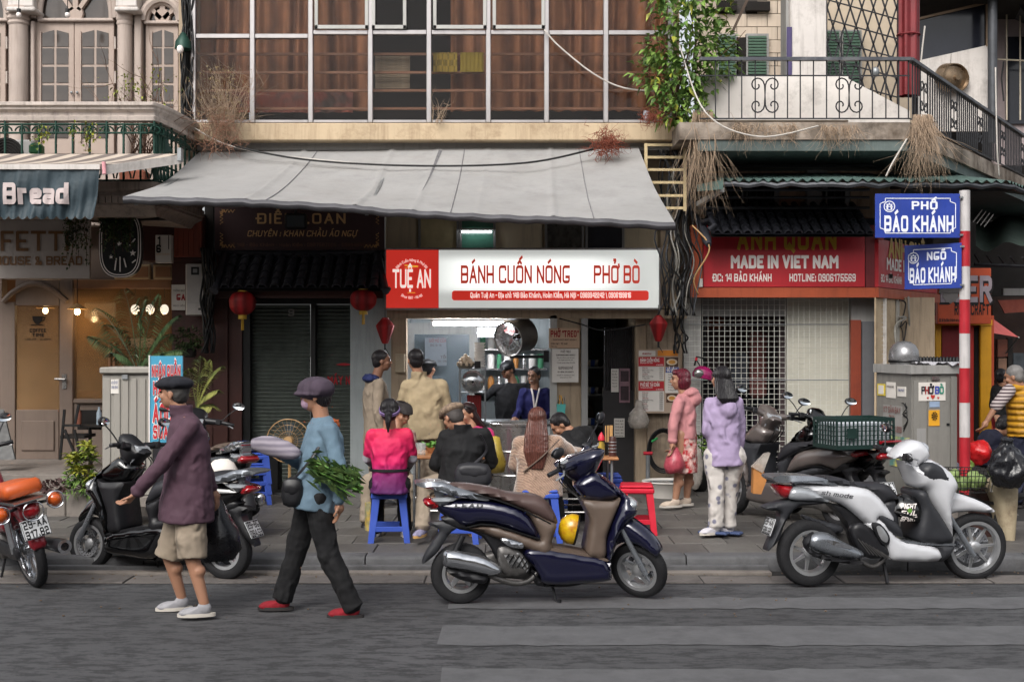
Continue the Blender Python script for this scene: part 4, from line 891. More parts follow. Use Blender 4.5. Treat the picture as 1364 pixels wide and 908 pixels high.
la=thing('lattice_grille','dark diamond lattice grille between the white column and the red pipe','grille',(X(1148,15.0),15.0,Z(150,15.0)))
g=G();xa,xb=1101,1197;sx=15.4;Yl=15.0
def clipseg(x0,y0,x1,y1):
 pts=[]
 n=40
 for k in range(n+1):
  x=x0+(x1-x0)*k/n;y=y0+(y1-y0)*k/n;lim=150 if x>1180 else 104+(x-1101)*.55
  if xa<=x<=xb and-70<=y<=lim:pts.append((x,y))
 return pts
for k in range(-14,16):
 for(dx,dy) in((60,240),(-60,240)):
  x0=1148+k*sx;q=clipseg(x0-dx,-130,x0+dx*.65,-130+dy*1.3)
  if len(q)>1:g.bar(P(*q[0],Yl),P(*q[-1],Yl),.018,.012)
for k in range(-3,10):
 q=clipseg(1095,-80+k*26,1203,-50+k*26)
 if len(q)>1:g.bar(P(*q[0],Yl-.012),P(*q[-1],Yl-.012),.014,.014)
g.build('lattice_bar',m_iron,la,0)
for px in(1101,1197):mbox('post',m_iron,la,px-1.2,px+1.2,-70,150,Yl-.02,Yl+.02)
for(a,b,c,d) in((1103,1118,42,130),(1124,1146,42,130)):
 wn=mbox('window_shutter',m_grey,RB,a-2,b+2,c-2,d+2,15.98,16.06)
 for k in range(int((d-c)/4)):mbox('louvre_slat',MATS['slat_green'],wn,a,b,c+k*4,c+k*4+2.8,15.95,15.979)
t=thing('red_pipe','dark red corrugated metal duct beside the lattice grille','duct',(X(1210,15),15,Z(150,15)))
def duct(u,v):
 a=u*2*PI;r=.105+.016*math.cos(a*6);return(X(1210,15)+r*math.cos(a)*1.1,15+r*math.sin(a),Z(-70,15)*(1-v)+Z(128,15)*v)
G().grid(duct,60,4).build('duct_sheet',m_dred,t,60);G().tube([(X(1210,15)+.13*math.cos(a*PI/12),15+.12*math.sin(a*PI/12),Z(47,15)) for a in range(24)],.012,5,closed=True).build('band',m_dred,t)
t=thing('sheet_metal_panel','white sheet metal wall panel with a dark slanted window above','panel',(X(1270,19.6),19.6,3.4))
G().prism([(X(1223,19.6),Z(81,19.6)),(X(1317,19.6),Z(60,19.6)),(X(1317,19.6),Z(175,19.6)),(X(1223,19.6),Z(175,19.6))],19.6,19.66).build('white_sheet',m_white,t)
G().prism([(X(1224,19.6),Z(27,19.6)),(X(1313,19.6),Z(6,19.6)),(X(1313,19.6),Z(60.5,19.6)),(X(1224,19.6),Z(80.5,19.6))],19.63,19.65).build('dark_pane',m_dg,t)
for a_,b_ in(((1221,26),(1318,3)),((1315,4),(1315,62)),((1223,24),(1223,82))):G().bar(P(*a_,19.6),P(*b_,19.6),.035,.035).build('window_frame',M('tan_frame','#8c7762',.6,var=.2),t)
G().tube([P(1232,35,19.2),P(1228,70,19.2),P(1222,130,19.2)],.012,6).build('white_pipe',m_wirew,t)
t=thing('round_fan_cover','round brass-coloured fan cover mounted on the white sheet panel','fan cover',(X(1266,19.5),19.5,Z(125,19.5)))
m_brass=M('aged_brass','#8a7660',.3,.75,var=.25,sc=5);cf=P(1267,104,19.5);mr=MX.Rotation(R(14),3,'Y')@MX.Diagonal((1.36,1,1.16))@MX.Rotation(R(25),3,'Z')
G().lathe([(0,-.12),(.03,-.12),(.035,-.08),(.11,-.07),(.12,-.06),(.15,-.055),(.165,-.05),(.175,-.09),(.185,-.09),(.19,-.04),(.19,.05)],cf,36,'y',mr).build('cover',m_brass,t)
G().tube([P(1266,86,19.5),P(1267,72,19.58)],.003,4).build('cord',m_wire,t)
G().tube([P(1322,190,19.3),P(1322,-60,19.3)],.07,12).build('grey_mast',m_tin,None,label='tall dark grey steel post right of the white sheet panel',cat='post')
t=thing('rooftop_shack','pinkish shack wall with dark windows behind thin pale bars','shack',(X(1350,20.5),20.5,3.2))
mbox('wall',M('pink_wall','#a59797',.8,var=.1,streak=.3),t,1324,1420,26,220,20.5,20.6);mbox('window',m_dg,t,1341,1420,49,165,20.44,20.49);G().add([P(1323,3,19.6),P(1352,1,19.6),P(1400,60,19.6),P(1400,64,21),P(1323,24,21)],[(0,1,2,3,4)]).build('eave',m_tin,t)
for px in(1341,1359):G().tube([P(px,20,20.2),P(px,160,20.2)],.014,5).build('bar',M('pale_bar','#c4b8a4',.5),t)
G().tube([P(1324,79,20.1),P(1420,84,20.1)],.013,5).build('bar',MATS['pale_bar'],t);G().tube([P(1337,82,20),P(1334,105,20),P(1337,135,20)],.012,5).build('cable',m_wire,t)
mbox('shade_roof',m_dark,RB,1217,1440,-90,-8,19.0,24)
RL=thing('balcony_railing','dark iron balcony railing that turns the corner and runs back above the alley','railing',(X(1080,YB),YB,zs_t))
zt_=Z(79,YB);m_rt=M('rail_top','#4a4c52',.5,.3,var=.3,dirt=.4,dcol='#8a8a86')
A_=V((X(932,YB),YB,0));g=G().bar(A_+V((0,0,zt_)),C1+V((0,0,zt_)),.07,.035);g.build('top_rail',m_rt,RL);G().bar(C1+V((0,0,zt_)),C2+V((0,0,Z(182,18.8)-.0))+V((0,0,0)),.07,.035).build('top_rail',m_rt,RL)
zl=zs_t+.04;dirv=(C2-C1)
def zr(t):return zt_+(Z(182,18.8)-zt_)*t
for(p,q,za_,zb_) in((A_,C1,zl,zl),(C1,C2,zl,zl),(A_,C1,Z(101,YB),Z(101,YB))):G().bar(p+V((0,0,za_)),q+V((0,0,zb_)),.014,.014).build('lower_rail',m_iron,RL)
def scroll(g,cx,cy,cz,s,dx,dy):
 """a pair of C scrolls about (cx,cy,cz) in the vertical plane along (dx,dy)"""
 for sx in(-1,1):
  for sz in(-1,1):
   pts=[]
   for k in range(15):
    t=k/14;a=t*1.75*2*PI*.62;r=.11*s*(1-t*.78);u=sx*(.045*s+.0*t+.06*s-r*math.cos(a)*.9);v=sz*(.13*s+r*math.sin(a)*1.0);pts.append(V((cx+u*dx,cy+u*dy,cz+v)))
   g.tube(pts,.008,4)
   g.tube([V((cx,cy,cz)),pts[0]],.007,4)
px=936;k=0
pxs=[953,971,988,1006,1032,1049,1066,1083.5,1101,1118,1145,1162,1180,1197,1210]
for px in pxs:G().bar(V((X(px,YB),YB,zl)),V((X(px,YB),YB,zt_)),.012,.012).build('baluster',m_iron,RL)
for px in(1019,1131):g=G();scroll(g,X(px,YB),YB,(zl+Z(101,YB))/2+.02,.85,1,0);g.build('scroll',m_iron,RL)
ln=dirv.length;n_=58
for i in range(1,n_):
 t=i/n_;p=C1+dirv*t
 if i%13 in(5,6):
  if i%13==5:g=G();d_=dirv.normalized();q=C1+dirv*((i+.5)/n_);scroll(g,q.x,q.y,(zl+zr(t))/2,.75,d_.x,d_.y);g.build('scroll',m_iron,RL)
  continue
 G().bar(p+V((0,0,zl)),p+V((0,0,zr(t)-.02)),.014,.014).build('baluster',m_iron,RL)
curtain(1043,1051,46,80,15.4,M('red_garment','#a31226',.85,var=.2),'bright red garment hung at the left edge of the white column',.02,1,'hung_garment','garment',None)
curtain(1048,1055,36,100,14.88,M('purple_cloth','#4a4266',.85,var=.2),'purple grey cloth hung beside the white column',.01,1,'hung_cloth','cloth',None)
G().ell(P(1166,96,14.7),(.05,.05,.06),10).build('balcony_lamp',m_gal,None,label='small round camera on a bracket behind the balcony railing',cat='camera')
g=G().tube([P(998,28,15.0),P(1000,-60,15.2)],.02);
G().bar(P(976,42,15.2),P(1000,-10,15.2),.04,.03).build('timber_prop',M('old_timber','#4a3c33',.8,var=.3),None,label='slanted old timber prop in front of the brick-lined wall',cat='timber')
t=thing('wall_ladder','cream painted ladder frame fixed between the two houses','ladder',(X(888,14.6),14.6,Z(285,14.6)))
m_lad=M('ladder_cream','#c9b58c',.6,var=.15,sc=9,dirt=.6,dcol='#5c4a34')
for px in(860.5,912.5):mbox('rail',m_lad,t,px-2,px+2,191,281,14.6,14.64)
for py in(193,209.5,226,243,260.5,277):mbox('rung',m_lad,t,862.7,910.3,py-1.7,py+1.7,14.605,14.635)
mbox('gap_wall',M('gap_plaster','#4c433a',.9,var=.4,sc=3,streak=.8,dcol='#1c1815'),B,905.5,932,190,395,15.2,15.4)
# ================================================================= ALLEY, BEER SHOP
YA=18.2
BS=thing('beer_shop','orange and yellow fronted craft beer shop down the alley','shopfront',(X(1285,YA),YA,.12))
mbox('wall',M('beer_orange','#b0492a',.6,var=.12),BS,1238,1324,420,640,YA+.1,YA+.3)
for a,b in((1246,1254),(1306,1321)):mbox('post',m_yel,BS,a,b,432,630,YA-.02,YA+.09,.01)
mbox('post',M('red_post','#b52a22',.5),BS,1286,1297,432,630,YA,YA+.09);mbox('door',M('crimson_door','#7a1418',.5,var=.15),BS,1255,1285,436,630,YA+.04,YA+.09);mbox('door',m_dark,BS,1298,1305,436,630,YA+.04,YA+.09);mbox('lintel',m_yel,BS,1245,1322,426,433,YA-.04,YA+.09)
bsn=mbox('sign_board',M('beer_red','#c1502c',.5,var=.12),BS,1249,1320.5,357,431.5,YA-.3,YA-.2,.01)
lettering('BEER',X(1254,YA-.3),X(1320,YA-.3),Z(401,YA-.3),.30,M('beer_letter_shadow','#1c1414',.5),bsn,YA-.305,wt=2.0,gap=.4);lettering('BEER',X(1255,YA-.31),X(1319,YA-.31),Z(399,YA-.31),.30,M('beer_letter','#a79aa2',.5),bsn,YA-.312,wt=1.5,gap=.9)
lettering('REAL CRAFT',X(1272,YA-.3),X(1317,YA-.3),Z(418,YA-.3),.125,m_black,bsn,YA-.306,wt=1.4);lettering('36 lẻ 2a Bảo Khánh street',X(1251,YA-.3),X(1280,YA-.3),Z(428,YA-.3),.035,m_black,bsn,YA-.306,wt=1.5)
g=G();cc=P(1266,392,YA-.31)
pl=[(cc.x+.12*math.cos(a*PI/10)*(1 if a%2 else .86),cc.z+.13*math.sin(a*PI/10)*(1 if a%2 else .86)) for a in range(20)];G().prism(pl,YA-.32,YA-.302).build('beer_badge',M('badge_grey','#8b8582',.5,var=.2),bsn)
G().prism([(cc.x-.17,cc.z+.02),(cc.x+.17,cc.z+.02),(cc.x+.15,cc.z+.09),(cc.x-.15,cc.z+.09)],YA-.33,YA-.321).build('badge_ribbon',M('ribbon_grey','#6d6866',.5),bsn)
mk=thing('alley_market','dim covered market stalls at the far end of the alley','market',(6.6,22,.12))
G().box(5,13,24,24.2,.1,7).build('wall',m_dark,mk);G().box(X(1243,YA),X(1243,YA)+.1,YA+.3,24,.1,3.6).build('side_wall',m_dark,mk)
mbox('wall',M('market_brown','#4c3a33',.8,var=.4,sc=2),mk,1322,1500,395,640,21.5,21.6)
for(a,b,c,d,cl) in((1329,1342,452,475,'#7b4a3c'),(1330,1341,477,500,'#8a6a58'),(1350,1364,470,520,'#4d5358'),(1343,1349,450,560,'#2a2624')):mbox('stall_panel',M('pn'+cl[1:],cl,.8,var=.4,sc=6),mk,a,b,c,d,21.2,21.3)
t=thing('green_canopy','grey green market canopy hanging above the alley','canopy',(7.3,20,3))
G().grid(lambda u,v:(X(1300+110*u,19.5+v*2),19.5+v*2,Z(303+24*(1-v)+4*math.sin(u*9)+(8 if v>.5 else 0)*0,19.5)+.35*v-.05*math.sin(u*14)),30,6).build('canvas',M('green_canvas','#3d4a42',.7,var=.3,sc=3),t,180)
for k in range(7):G().tube([P(1298+k*16,338+k*1.2,19.5),P(1306+k*16,352,19.9)],.015,5).build('frame_rod',m_iron,t)
G().tube([P(1298,352,19.7),P(1400,356,19.7)],.03,6).build('frame_rod',m_iron,t)
G().box(X(1318,21),X(1440,21),20.4,20.5,Z(395,21),Z(386,21)).build('grey_beam',m_grey,None,label='grey horizontal gutter beam across the far alley stalls',cat='beam')
t=thing('market_banner','brownish red market banner under the grey gutter beam','banner',(7.9,20.4,2.4))
G().prism([(X(1328,20.4),Z(400,20.4)),(X(1420,20.4),Z(396,20.4)),(X(1420,20.4),Z(412,20.4)),(X(1337,20.4),Z(417,20.4))],20.36,20.39).build('cloth',M('banner_red','#7b3a2c',.7,var=.2),t)
t=thing('pink_awning','small pink awning sloping down to the right in the alley','awning',(X(1342,19),19,2))
G().add([P(1318,424,19.2),P(1322,424,20.2),P(1357,449,19.4),P(1319,443,18.6)],[(0,1,2,3)]).build('canvas',M('pink_canvas','#c4605c',.7,var=.1),t);G().tube([P(1357,449,19.4),P(1340,470,19.9)],.012,5).build('strut',m_lgrey,t)
t=thing('string_lamp','row of pale tubes under the alley canopy','lamp',(7.2,19,2.9))
for k in range(4):G().tube([P(1296+k*5,296+k*2,18.5),P(1308+k*5,280+k*2,18.9)],.008,5).build('tube',m_wirew,t)
# ================================================================= STREET SIGN POLE
Yp=12.2
SP_=thing('street_sign_pole','red and white banded street sign pole','pole',(X(1285,Yp),Yp,.12))
m_pr=M('pole_red','#a31f2a',.45,var=.15,sc=5,streak=.4,dcol='#4d1418');m_pw=M('pole_white','#b7b3b2',.5,var=.1,sc=6,streak=.4,dcol='#5a5553');rp_=6.9*Yp/FP;cyl=[(254,308,0),(308,355,1),(355,399,0),(399,444,1),(444,490,0),(490,536,1),(536,582,0),(582,660,1)]
for a,b,c in cyl:G().tube([(X(1285,Yp),Yp,max(.12,Z(b,Yp))),(X(1285,Yp),Yp,Z(a,Yp))],rp_+(.001 if c else 0),20).build('band',m_pr if c else m_pw,SP_)
m_blue=M('sign_blue','#22398c',.4,var=.12,sc=6,streak=.25,dcol='#1a2440');m_sw=M('sign_white','#d3d6e2',.5,var=.03)
def streetsign(px0,px1,py0,py1,l1,l2,label,dy,rot=0,b1=None,b2=None):
 t=thing('street_sign',label,'sign',(X(px1,Yp),Yp-dy,Z(py1,Yp)),0);s_=Yp/FP;W=(px1-px0)*s_/math.cos(rot);H=(py1-py0)*s_;x1=X(px1,Yp);z0=Z(py1,Yp)
 mt=MX.Translation((x1,Yp-dy,z0))@MX.Rotation(rot,4,'Z')@MX.Translation((-W,0,0))
 fr=lambda yy:(lambda x,z:tuple(mt@V((x,yy,z))))
 g=G().box(0,W,0,.015,0,H,.003);g.xf(mt);pn=g.build('panel',m_blue,t);g=G();th=.0075;i_=.045;c_=.05
 pts=[(i_+c_,i_),(W-i_-c_,i_),(W-i_-c_,i_+c_*.6),(W-i_,i_+c_),(W-i_,H-i_-c_),(W-i_-c_,H-i_-c_*.6),(W-i_-c_,H-i_),(i_+c_,H-i_),(i_+c_,H-i_-c_*.6),(i_,H-i_-c_),(i_,i_+c_),(i_+c_,i_+c_*.6)]
 for a,b in zip(pts,pts[1:]+pts[:1]):
  d=(V(b)-V(a));d.normalize();n=V((-d.y,d.x))*th/2;g.add([fr(-.004)(*(V(a)-n)),fr(-.004)(*(V(b)-n)),fr(-.004)(*(V(b)+n)),fr(-.004)(*(V(a)+n))],[(0,1,2,3)])
 ex,ez,er=W*.165,H*.71,H*.13
 for r_ in(er,er*.84):
  ring=[(ex+r_*math.cos(k*PI/16),ez+r_*math.sin(k*PI/16)) for k in range(32)]
  if r_==er:R1=ring
  else:R2=ring
 for k in range(32):g.add([fr(-.004)(*R1[k]),fr(-.004)(*R1[(k+1)%32]),fr(-.004)(*R2[(k+1)%32]),fr(-.004)(*R2[k])],[(0,1,2,3)])
 for(a,b,c,d) in((-.5,-.2,-.6,-.05),(.2,.5,-.6,-.05),(-.65,.65,-.08,.06),(-.45,-.2,.06,.3),(.2,.45,.06,.3),(-.55,.55,.3,.42),(-.1,.1,.42,.62),(-.2,.2,-.7,-.55)):g.add([fr(-.004)(ex+a*er,ez+c*er),fr(-.004)(ex+b*er,ez+c*er),fr(-.004)(ex+b*er,ez+d*er),fr(-.004)(ex+a*er,ez+d*er)],[(0,1,2,3)])
 text(g,l1,W*b1[0],W*b1[1],H*b1[2],H*b1[3],wt=1.5,gap=1.1,fr=fr(-.005));text(g,l2,W*b2[0],W*b2[1],H*b2[2],H*b2[3],wt=1.4,gap=1.0,fr=fr(-.005));g.build('lettering',m_sw,pn,0)
 g=G().box(-.01,.03,-.0,.03,H*.9,H*.94).box(-.01,.03,0,.03,H*.05,H*.09);g.v=[(V(p)+V((x1,Yp-dy,z0)))[:] for p in g.v];g.build('clamp',m_gal,t)
streetsign(1163.5,1276,259,317.5,'PHỐ','BÁO KHÁNH','larger upper blue street sign reading PHỐ BÁO KHÁNH',.06,0,(.44,.72,.66,.15),(.115,.91,.17,.30))
streetsign(1218,1277,324,384,'NGÕ','BÁO KHÁNH','smaller lower blue street sign reading NGÕ BÁO KHÁNH',.07,R(-42),(.42,.73,.66,.15),(.11,.90,.17,.28))
# ================================================================= LEFT COLONIAL BUILDING
YL=15.2
LB=thing('colonial_house','pale colonial house with arched french doors above the café','building',(X(100,YL),YL,.12))
mbox('wall',m_col,LB,-120,255,-60,300,YL+.12,YL+.5)
m_dglass=M('door_glass','#3b332e',.12,var=.5,sc=3,spec=.6)
def french(pa,pb,py0,py1,leaves,nm='door'):
 """french door leaves with small panes, recessed in the wall"""
 lw=(pb-pa)/leaves
 for k in range(leaves):
  a=pa+k*lw;b=a+lw-.6;d=mbox(nm,m_door,LB,a,b,py0,py1,YL+.02,YL+.08,.005)
  gw=(lw-22)/2 if leaves==2 else(lw-20)/2;
  for c_ in range(2):
   gx=a+(11 if leaves==2 else 9)+c_*(gw+3.5)-(1 if leaves==2 else 0)
   for r_ in range(6):
    gy=43+r_*24.6;top=gy
    if r_==0:
     x0,x1,z0,z1=X(gx,YL),X(gx+gw,YL),Z(62,YL),Z(44,YL);zc_=Z(40,YL);o=G().prism([(x0,z0),(x1,z0),(x1,zc_ if c_==0 else z1),(x0,z1 if c_==0 else zc_)],YL+.012,YL+.019)
     o.build('pane',m_dglass,d)
    else:mbox('pane',m_dglass,d,gx,gx+gw,gy-3,gy+18,YL+.012,YL+.019)
  g=G()
  x0,x1=a+9,b-9
  g.box(X(x0-1.6,YL),X(x0,YL),YL-.005,YL+.02,Z(190,YL),Z(42,YL),.003);g.build('moulding',m_door,d)
  if leaves==2:
   kx=a+lw-4 if k==0 else a+3.5;G().ell(P(kx,123.5,YL-.01),.018,8).build('knob',m_gal,d)
   hx=a-1.5 if k==0 else b+1
   for hy in(57,103):mbox('hinge',m_rail,d,hx-1,hx+1.2,hy-8,hy+8,YL-.03,YL+.01)
french(46,152.5,29,205,2);french(194,238,33,205,1);french(-66,8,29,205,2)
def archw(cx,rw,ytop,ybase,depth_m=0):
 """half-round fanlight with spokes and moulded arch"""
 s_=YL/FP;c=V((X(cx,YL),0,Z(ybase,YL)));R_=rw*s_;H_=(ybase-ytop)*s_
 arc=lambda k,n,q=1.:(c.x+R_*q*math.cos(PI*k/n),c.z+H_*q*math.sin(PI*k/n))
 pl=[arc(k,24) for k in range(25)];fl=G().prism(pl,YL+.06,YL+.09).build('fanlight',m_dglass,LB)
 for q,th,yy in((1.02,.045,YL-.01),(1.16,.05,YL-.04),(1.32,.04,YL+.0)):
  g=G().tube([V((*arc(k,28,q),0)).xzy if False else V((arc(k,28,q)[0],yy+.03,arc(k,28,q)[1])) for k in range(29)],th,8);g.build('arch_moulding',m_col,LB)
 g=G()
 for a in(PI*.25,PI*.5,PI*.75):g.bar((c.x+.12*R_*math.cos(a),YL+.03,c.z+.15*H_),(c.x+R_*math.cos(a),YL+.03,c.z+H_*math.sin(a)),.06,.05)
 g.lathe([(0,-.03),(.09,-.03),(.1,0),(0,.0)],(c.x,YL+.03,c.z+.06),20,'y');g.build('glazing_bar',m_door,fl)
 mbox('transom',m_col,LB,cx-rw-3,cx+rw+3,ybase-1,ybase+3.5,YL-.03,YL+.1,.01)
archw(100,48,-52,25);archw(216,22,4,28.5);archw(-30,38,-40,25)
def column(pa,pb,label=None):
 cx=(pa+pb)/2;r_=(pb-pa)/2*YL/FP;cc=V((X(cx,YL),YL-.05,0));zt=Z(36,YL)
 G().lathe([(r_*.95,3.0),(r_*.95,zt),(0,zt)],cc,28).build('column',m_col,LB)
 q=[]
 for k in range(4):z0=zt+.001+k*.055;q+=[(r_*(.98+k*.06),z0),(r_*(1.08+k*.07),z0+.02),(r_*(1.0+k*.07),z0+.05)]
 G().lathe([(0,zt)]+q+[(0,q[-1][1])],cc,28).build('capital',m_col,LB)
 mbox('abacus',m_white,LB,pa-6,pb+6,9,14.5,YL-.25,YL+.1,.012);mbox('impost',m_white,LB,pa-4,pb+4,-60,8.6,YL-.15,YL+.1,.01)
column(14,40);column(158,178);mbox('pilaster',m_col,LB,178.5,188,18,205,YL-.06,YL+.12,.01);mbox('pilaster',m_col,LB,40.5,45.5,28,205,YL-.05,YL+.12,.008);mbox('pilaster',m_col,LB,238.8,246,-60,205,YL-.06,YL+.12)
YB2=13.4
def bcurve(t,off=0):
 xe=X(205,YB2)
 if t<.7:return V((-9+(xe+9)*t/.7,YB2-off,0))
 a=(t-.7)/.3*PI/2;r1,r2=X(246,YB2+.9)-xe,1.6;return V((xe+(r1+off)*math.sin(a),YB2+r2-(r2+off)*math.cos(a),0))
ts=[.35+.65*k/70 for k in range(71)]
BAL=thing('stone_balcony','curved stone balcony with streaked hand rail and green scrolled ironwork','balcony',(X(80,YB2),YB2,Z(285,YB2)))
def sweep(prof,name,m):
 g=G();g.loft([[bcurve(t,o)+V((0,0,z)) for o,z in prof] for t in ts],cap=True);return g.build(name,m,BAL,40)
zt2,zb2=Z(137,YB2),Z(161,YB2);h_=zt2-zb2
sweep([(-.12,zb2),(.02,zb2),(.03,zb2+h_*.22),(.0,zb2+h_*.3),(.0,zb2+h_*.45),(.05,zb2+h_*.6),(.05,zb2+h_*.72),(.08,zb2+h_*.8),(.08,zb2+h_*.95),(.06,zt2),(-.14,zt2)],'hand_rail',m_rail)
zs2,zs3=Z(243,YB2),Z(287,YB2)
sweep([(-1.6,zs3+.1),(-.1,zs3),(-.05,zs3+.06),(.03,zs3+.1),(.03,zs3+.24),(.07,zs3+.27),(.07,zs2),(-1.6,zs2)],'slab',M('balcony_stone','#8f8177',.8,var=.25,sc=3,streak=.7,dcol='#3c322b',bump=.25))
g=G()
for i in range(60):
 t=.45+.54*i/60;p=bcurve(t,.05);g.box(p.x-.028,p.x+.028,p.y-.02,p.y+.06,zs3+.125,zs3+.2)
g.build('dentil',MATS['balcony_stone'],BAL)
zr0,zr1=Z(162,YB2)-.03,Z(218,YB2)
for zz_ in(zr0,zr1,Z(243,YB2)+.02,zr0-.09):G().tube([bcurve(t)+V((0,0,zz_)) for t in ts],.012,5).build('iron_rail',m_green,BAL)
for i in range(24):
 t=.42+.57*i/24;p=bcurve(t);G().tube([p+V((0,0,Z(243,YB2))),p+V((0,0,zr0)),p+V((0,0,zb2))] if i%3==0 else[p+V((0,0,Z(243,YB2))),p+V((0,0,zr0))],.013,6).build('baluster',m_green,BAL)
 g=G();q=bcurve(t+.012);d=(bcurve(t+.02)-bcurve(t));d.normalize()
 for sx in(-1,1):
  pts=[q+d*sx*(.075-.06*math.cos(a)*(1-a/9)*1.0)+V((0,0,zr0-.07+.055*math.sin(a)*(1-a/9))) for a in[k*.5 for k in range(12)]];g.tube(pts,.009,4)
  pts=[q+d*sx*(.01+.09*k/8)+V((0,0,Z(243,YB2)+.04+.16*math.sin(k/8*2.4))) for k in range(9)];g.tube(pts,.009,4)
 g.build('scroll',m_green,BAL)
G().bar(P(206,165,13.7),P(222,205,13.75),.16,.1).build('green_board',M('green_board','#14342c',.5),BAL)
t=thing('air_conditioner','grey outdoor air conditioner unit behind the green railing at the far left','air conditioner',(X(8,14.2),14.2,3.2))
mbox('case',m_grey,t,-30,44,186,236,14.2,14.5,.02)
g=G();c_=P(8,207,14.19)
for r in(.03,.06,.09,.12,.15,.18):g.tube([c_+V((r*math.cos(k*PI/12),0,r*math.sin(k*PI/12))) for k in range(24)],.005,4,closed=True)
g.build('grille',m_black,t);G().lathe([(0,0),(.2,0),(.2,.004),(0,.004)],P(8,207,14.196),24,'y').build('fan_opening',m_dark,t)
mbox('watering_can',M('can_green','#1f6b3a',.5,var=.2),None,37,54,190,206,13.75,13.9,.03,label='green plastic can standing behind the balcony railing',cat='can')
mbox('planter_box',M('terracotta','#a0634f',.8,var=.2),None,158,192,226,243,13.7,13.95,.02,label='terracotta planter box low on the balcony beside the striped awning',cat='planter')
SA=thing('striped_awning','grey and cream striped awning with a dark blue Bread valance','awning',(X(60,12.6),12.8,3.5))
m_str=M('striped_canvas','#b3a699',.75,var=.12,sc=3,wave=None)
Yf2=12.6
def sa(u,v):
 xb=X(238,13.35)*u+(-9)*(1-u);xf=X(135,Yf2)*u+(-9)*(1-u)
 return V((xb+(xf-xb)*v,13.35+(Yf2-13.35)*v,Z(205,13.35)+(Z(219,Yf2)-Z(205,13.35))*v-.03*math.sin(PI*v)))
m_s2=M('striped_canvas_grey','#6d645f',.75,var=.12,sc=3);n_=44
for k in range(n_):
 u0,u1=k/n_,(k+1)/n_;g=G()
 g.grid(lambda a,b:tuple(sa(u0+(u1-u0)*a,b)),1,5);q=len(g.v);g.add([(a,b,c-.006) for a,b,c in g.v],[f[::-1] for f in g.f]);
 if k>20:g.build('stripe',m_str if k%2 else m_s2,SA,180)
G().bar(sa(1,0)+V((0,0,-.06)),sa(1,1)+V((0,0,-.06)),.05,.09).build('end_arm',m_white,SA);G().bar(sa(0,1)+V((0,-.02,-.03)),sa(1,1)+V((0,-.02,-.03)),.06,.05).build('front_bar',m_white,SA)
G().tube([sa(1,1)+V((.03,-.02,.02)),sa(1,1)+V((.04,-.03,-.1))],.02,8).build('pink_strap',M('pink_strap','#d79aa0',.6),SA);mbox('wall_bracket',m_gal,SA,236,241,197,214,13.3,13.4)
xe=X(134,Yf2)
def val(u,v):
 x=-6+(xe+6)*u;ht=(Z(226,Yf2)-Z(288,Yf2));sc=.035*abs(math.sin(u*PI*20));fold=.012*math.sin(u*55+v*2)+.007*math.sin(u*130+2*v)+.015*math.sin(v*7+u*20)
 return(x-.05*v*u,Yf2-.03-fold*(.3+v),Z(226,Yf2)-ht*v-sc*v)
G().grid(val,240,14).build('valance',M('valance_blue','#2b3940',.6,var=.15,sc=3,bump=.6,bsc=14,dirt=.3,dcol='#46545c'),SA,180)
def vfr(x,z):
 ht=(Z(226,Yf2)-Z(288,Yf2));u=(x+6)/(xe+6);v=(Z(226,Yf2)-z)/ht;p=val(min(1,max(0,u)),v);return(x,p[1]-.022,z)
g=G();x0=X(8,Yf2)
text(g,'Bread',X(9,Yf2),X(91,Yf2),Z(269.5,Yf2),.165,wt=1.75,gap=.6,fr=vfr,rd=.8);g.build('lettering',M('banner_letter','#b3a6a4',.7,var=.1),SA,0)
# ================================================================= CAFÉ
YC=15.5
CF=thing('coffee_shop','taupe wooden café front with an amber glass door','shopfront',(X(110,YC),YC,.12))
zfl=Z(621,14.6)
st_=G().box(-9,X(240,13.9),13.72,16.2,.1,zfl,.008).build('cafe_step',m_conc,CF);G().box(-9,X(240,13.9),13.3,13.715,.1,.2,.008).build('cafe_step',m_conc,CF)
mbox('wall',m_taupe,CF,-60,2,340,616,YC+.02,YC+.2);mbox('header',m_taupe,CF,-60,232,280,372,YC+.06,YC+.2);mbox('frame_post',m_taupe,CF,78.8,97,372.5,614,YC,YC+.15,.01);mbox('frame_post',m_taupe,CF,1,20,402,612,YC+.0,YC+.07,.006)
mbox('door_rail',m_taupe,CF,20.5,78.5,545.5,612,YC+.01,YC+.07,.01);mbox('door_panel',m_taupe,CF,28,72,560,600,YC-.01,YC+.009,.01);mbox('door_rail',m_taupe,CF,20.5,78.5,372.5,407,YC+.01,YC+.07,.006)
dg=mbox('glass_door_pane',m_cafeglass,CF,20.8,78.2,407.5,545,YC+.03,YC+.04)
g=G();a_=[P(5,402,YC),P(20,388,YC),P(45,378,YC),P(70,386,YC),P(90,402,YC)];g.tube([p+V((0,-.02,0)) for p in cr(a_,6,False)],.035,8);g.build('arch_trim',m_taupe,CF)
lettering('COFFEE',X(39,YC),X(60,YC),Z(442,YC),.035,m_dark,dg,YC+.024,wt=1.6);lettering('TIME',X(42.5,YC),X(57.5,YC),Z(448,YC),.035,m_dark,dg,YC+.024,wt=1.6);lettering('7.30 AM - 10.30PM',X(32,YC),X(67,YC),Z(453,YC),.022,m_dark,dg,YC+.024,wt=1.)
g=G().prism([(X(42+a,YC),Z(b,YC)) for a,b in((0,421),(14,421),(13,427),(9,431.5),(5,431.5),(1,427))],YC+.022,YC+.026);g.tube([P(55.5,422.5,YC+.024),P(60,422,YC+.024),P(59,426,YC+.024),P(54.5,428,YC+.024)],.007,5);g.tube([P(41,432.5,YC+.024),P(58,432.5,YC+.024)],.006,5);g.build('cup_emblem',m_dark,dg)
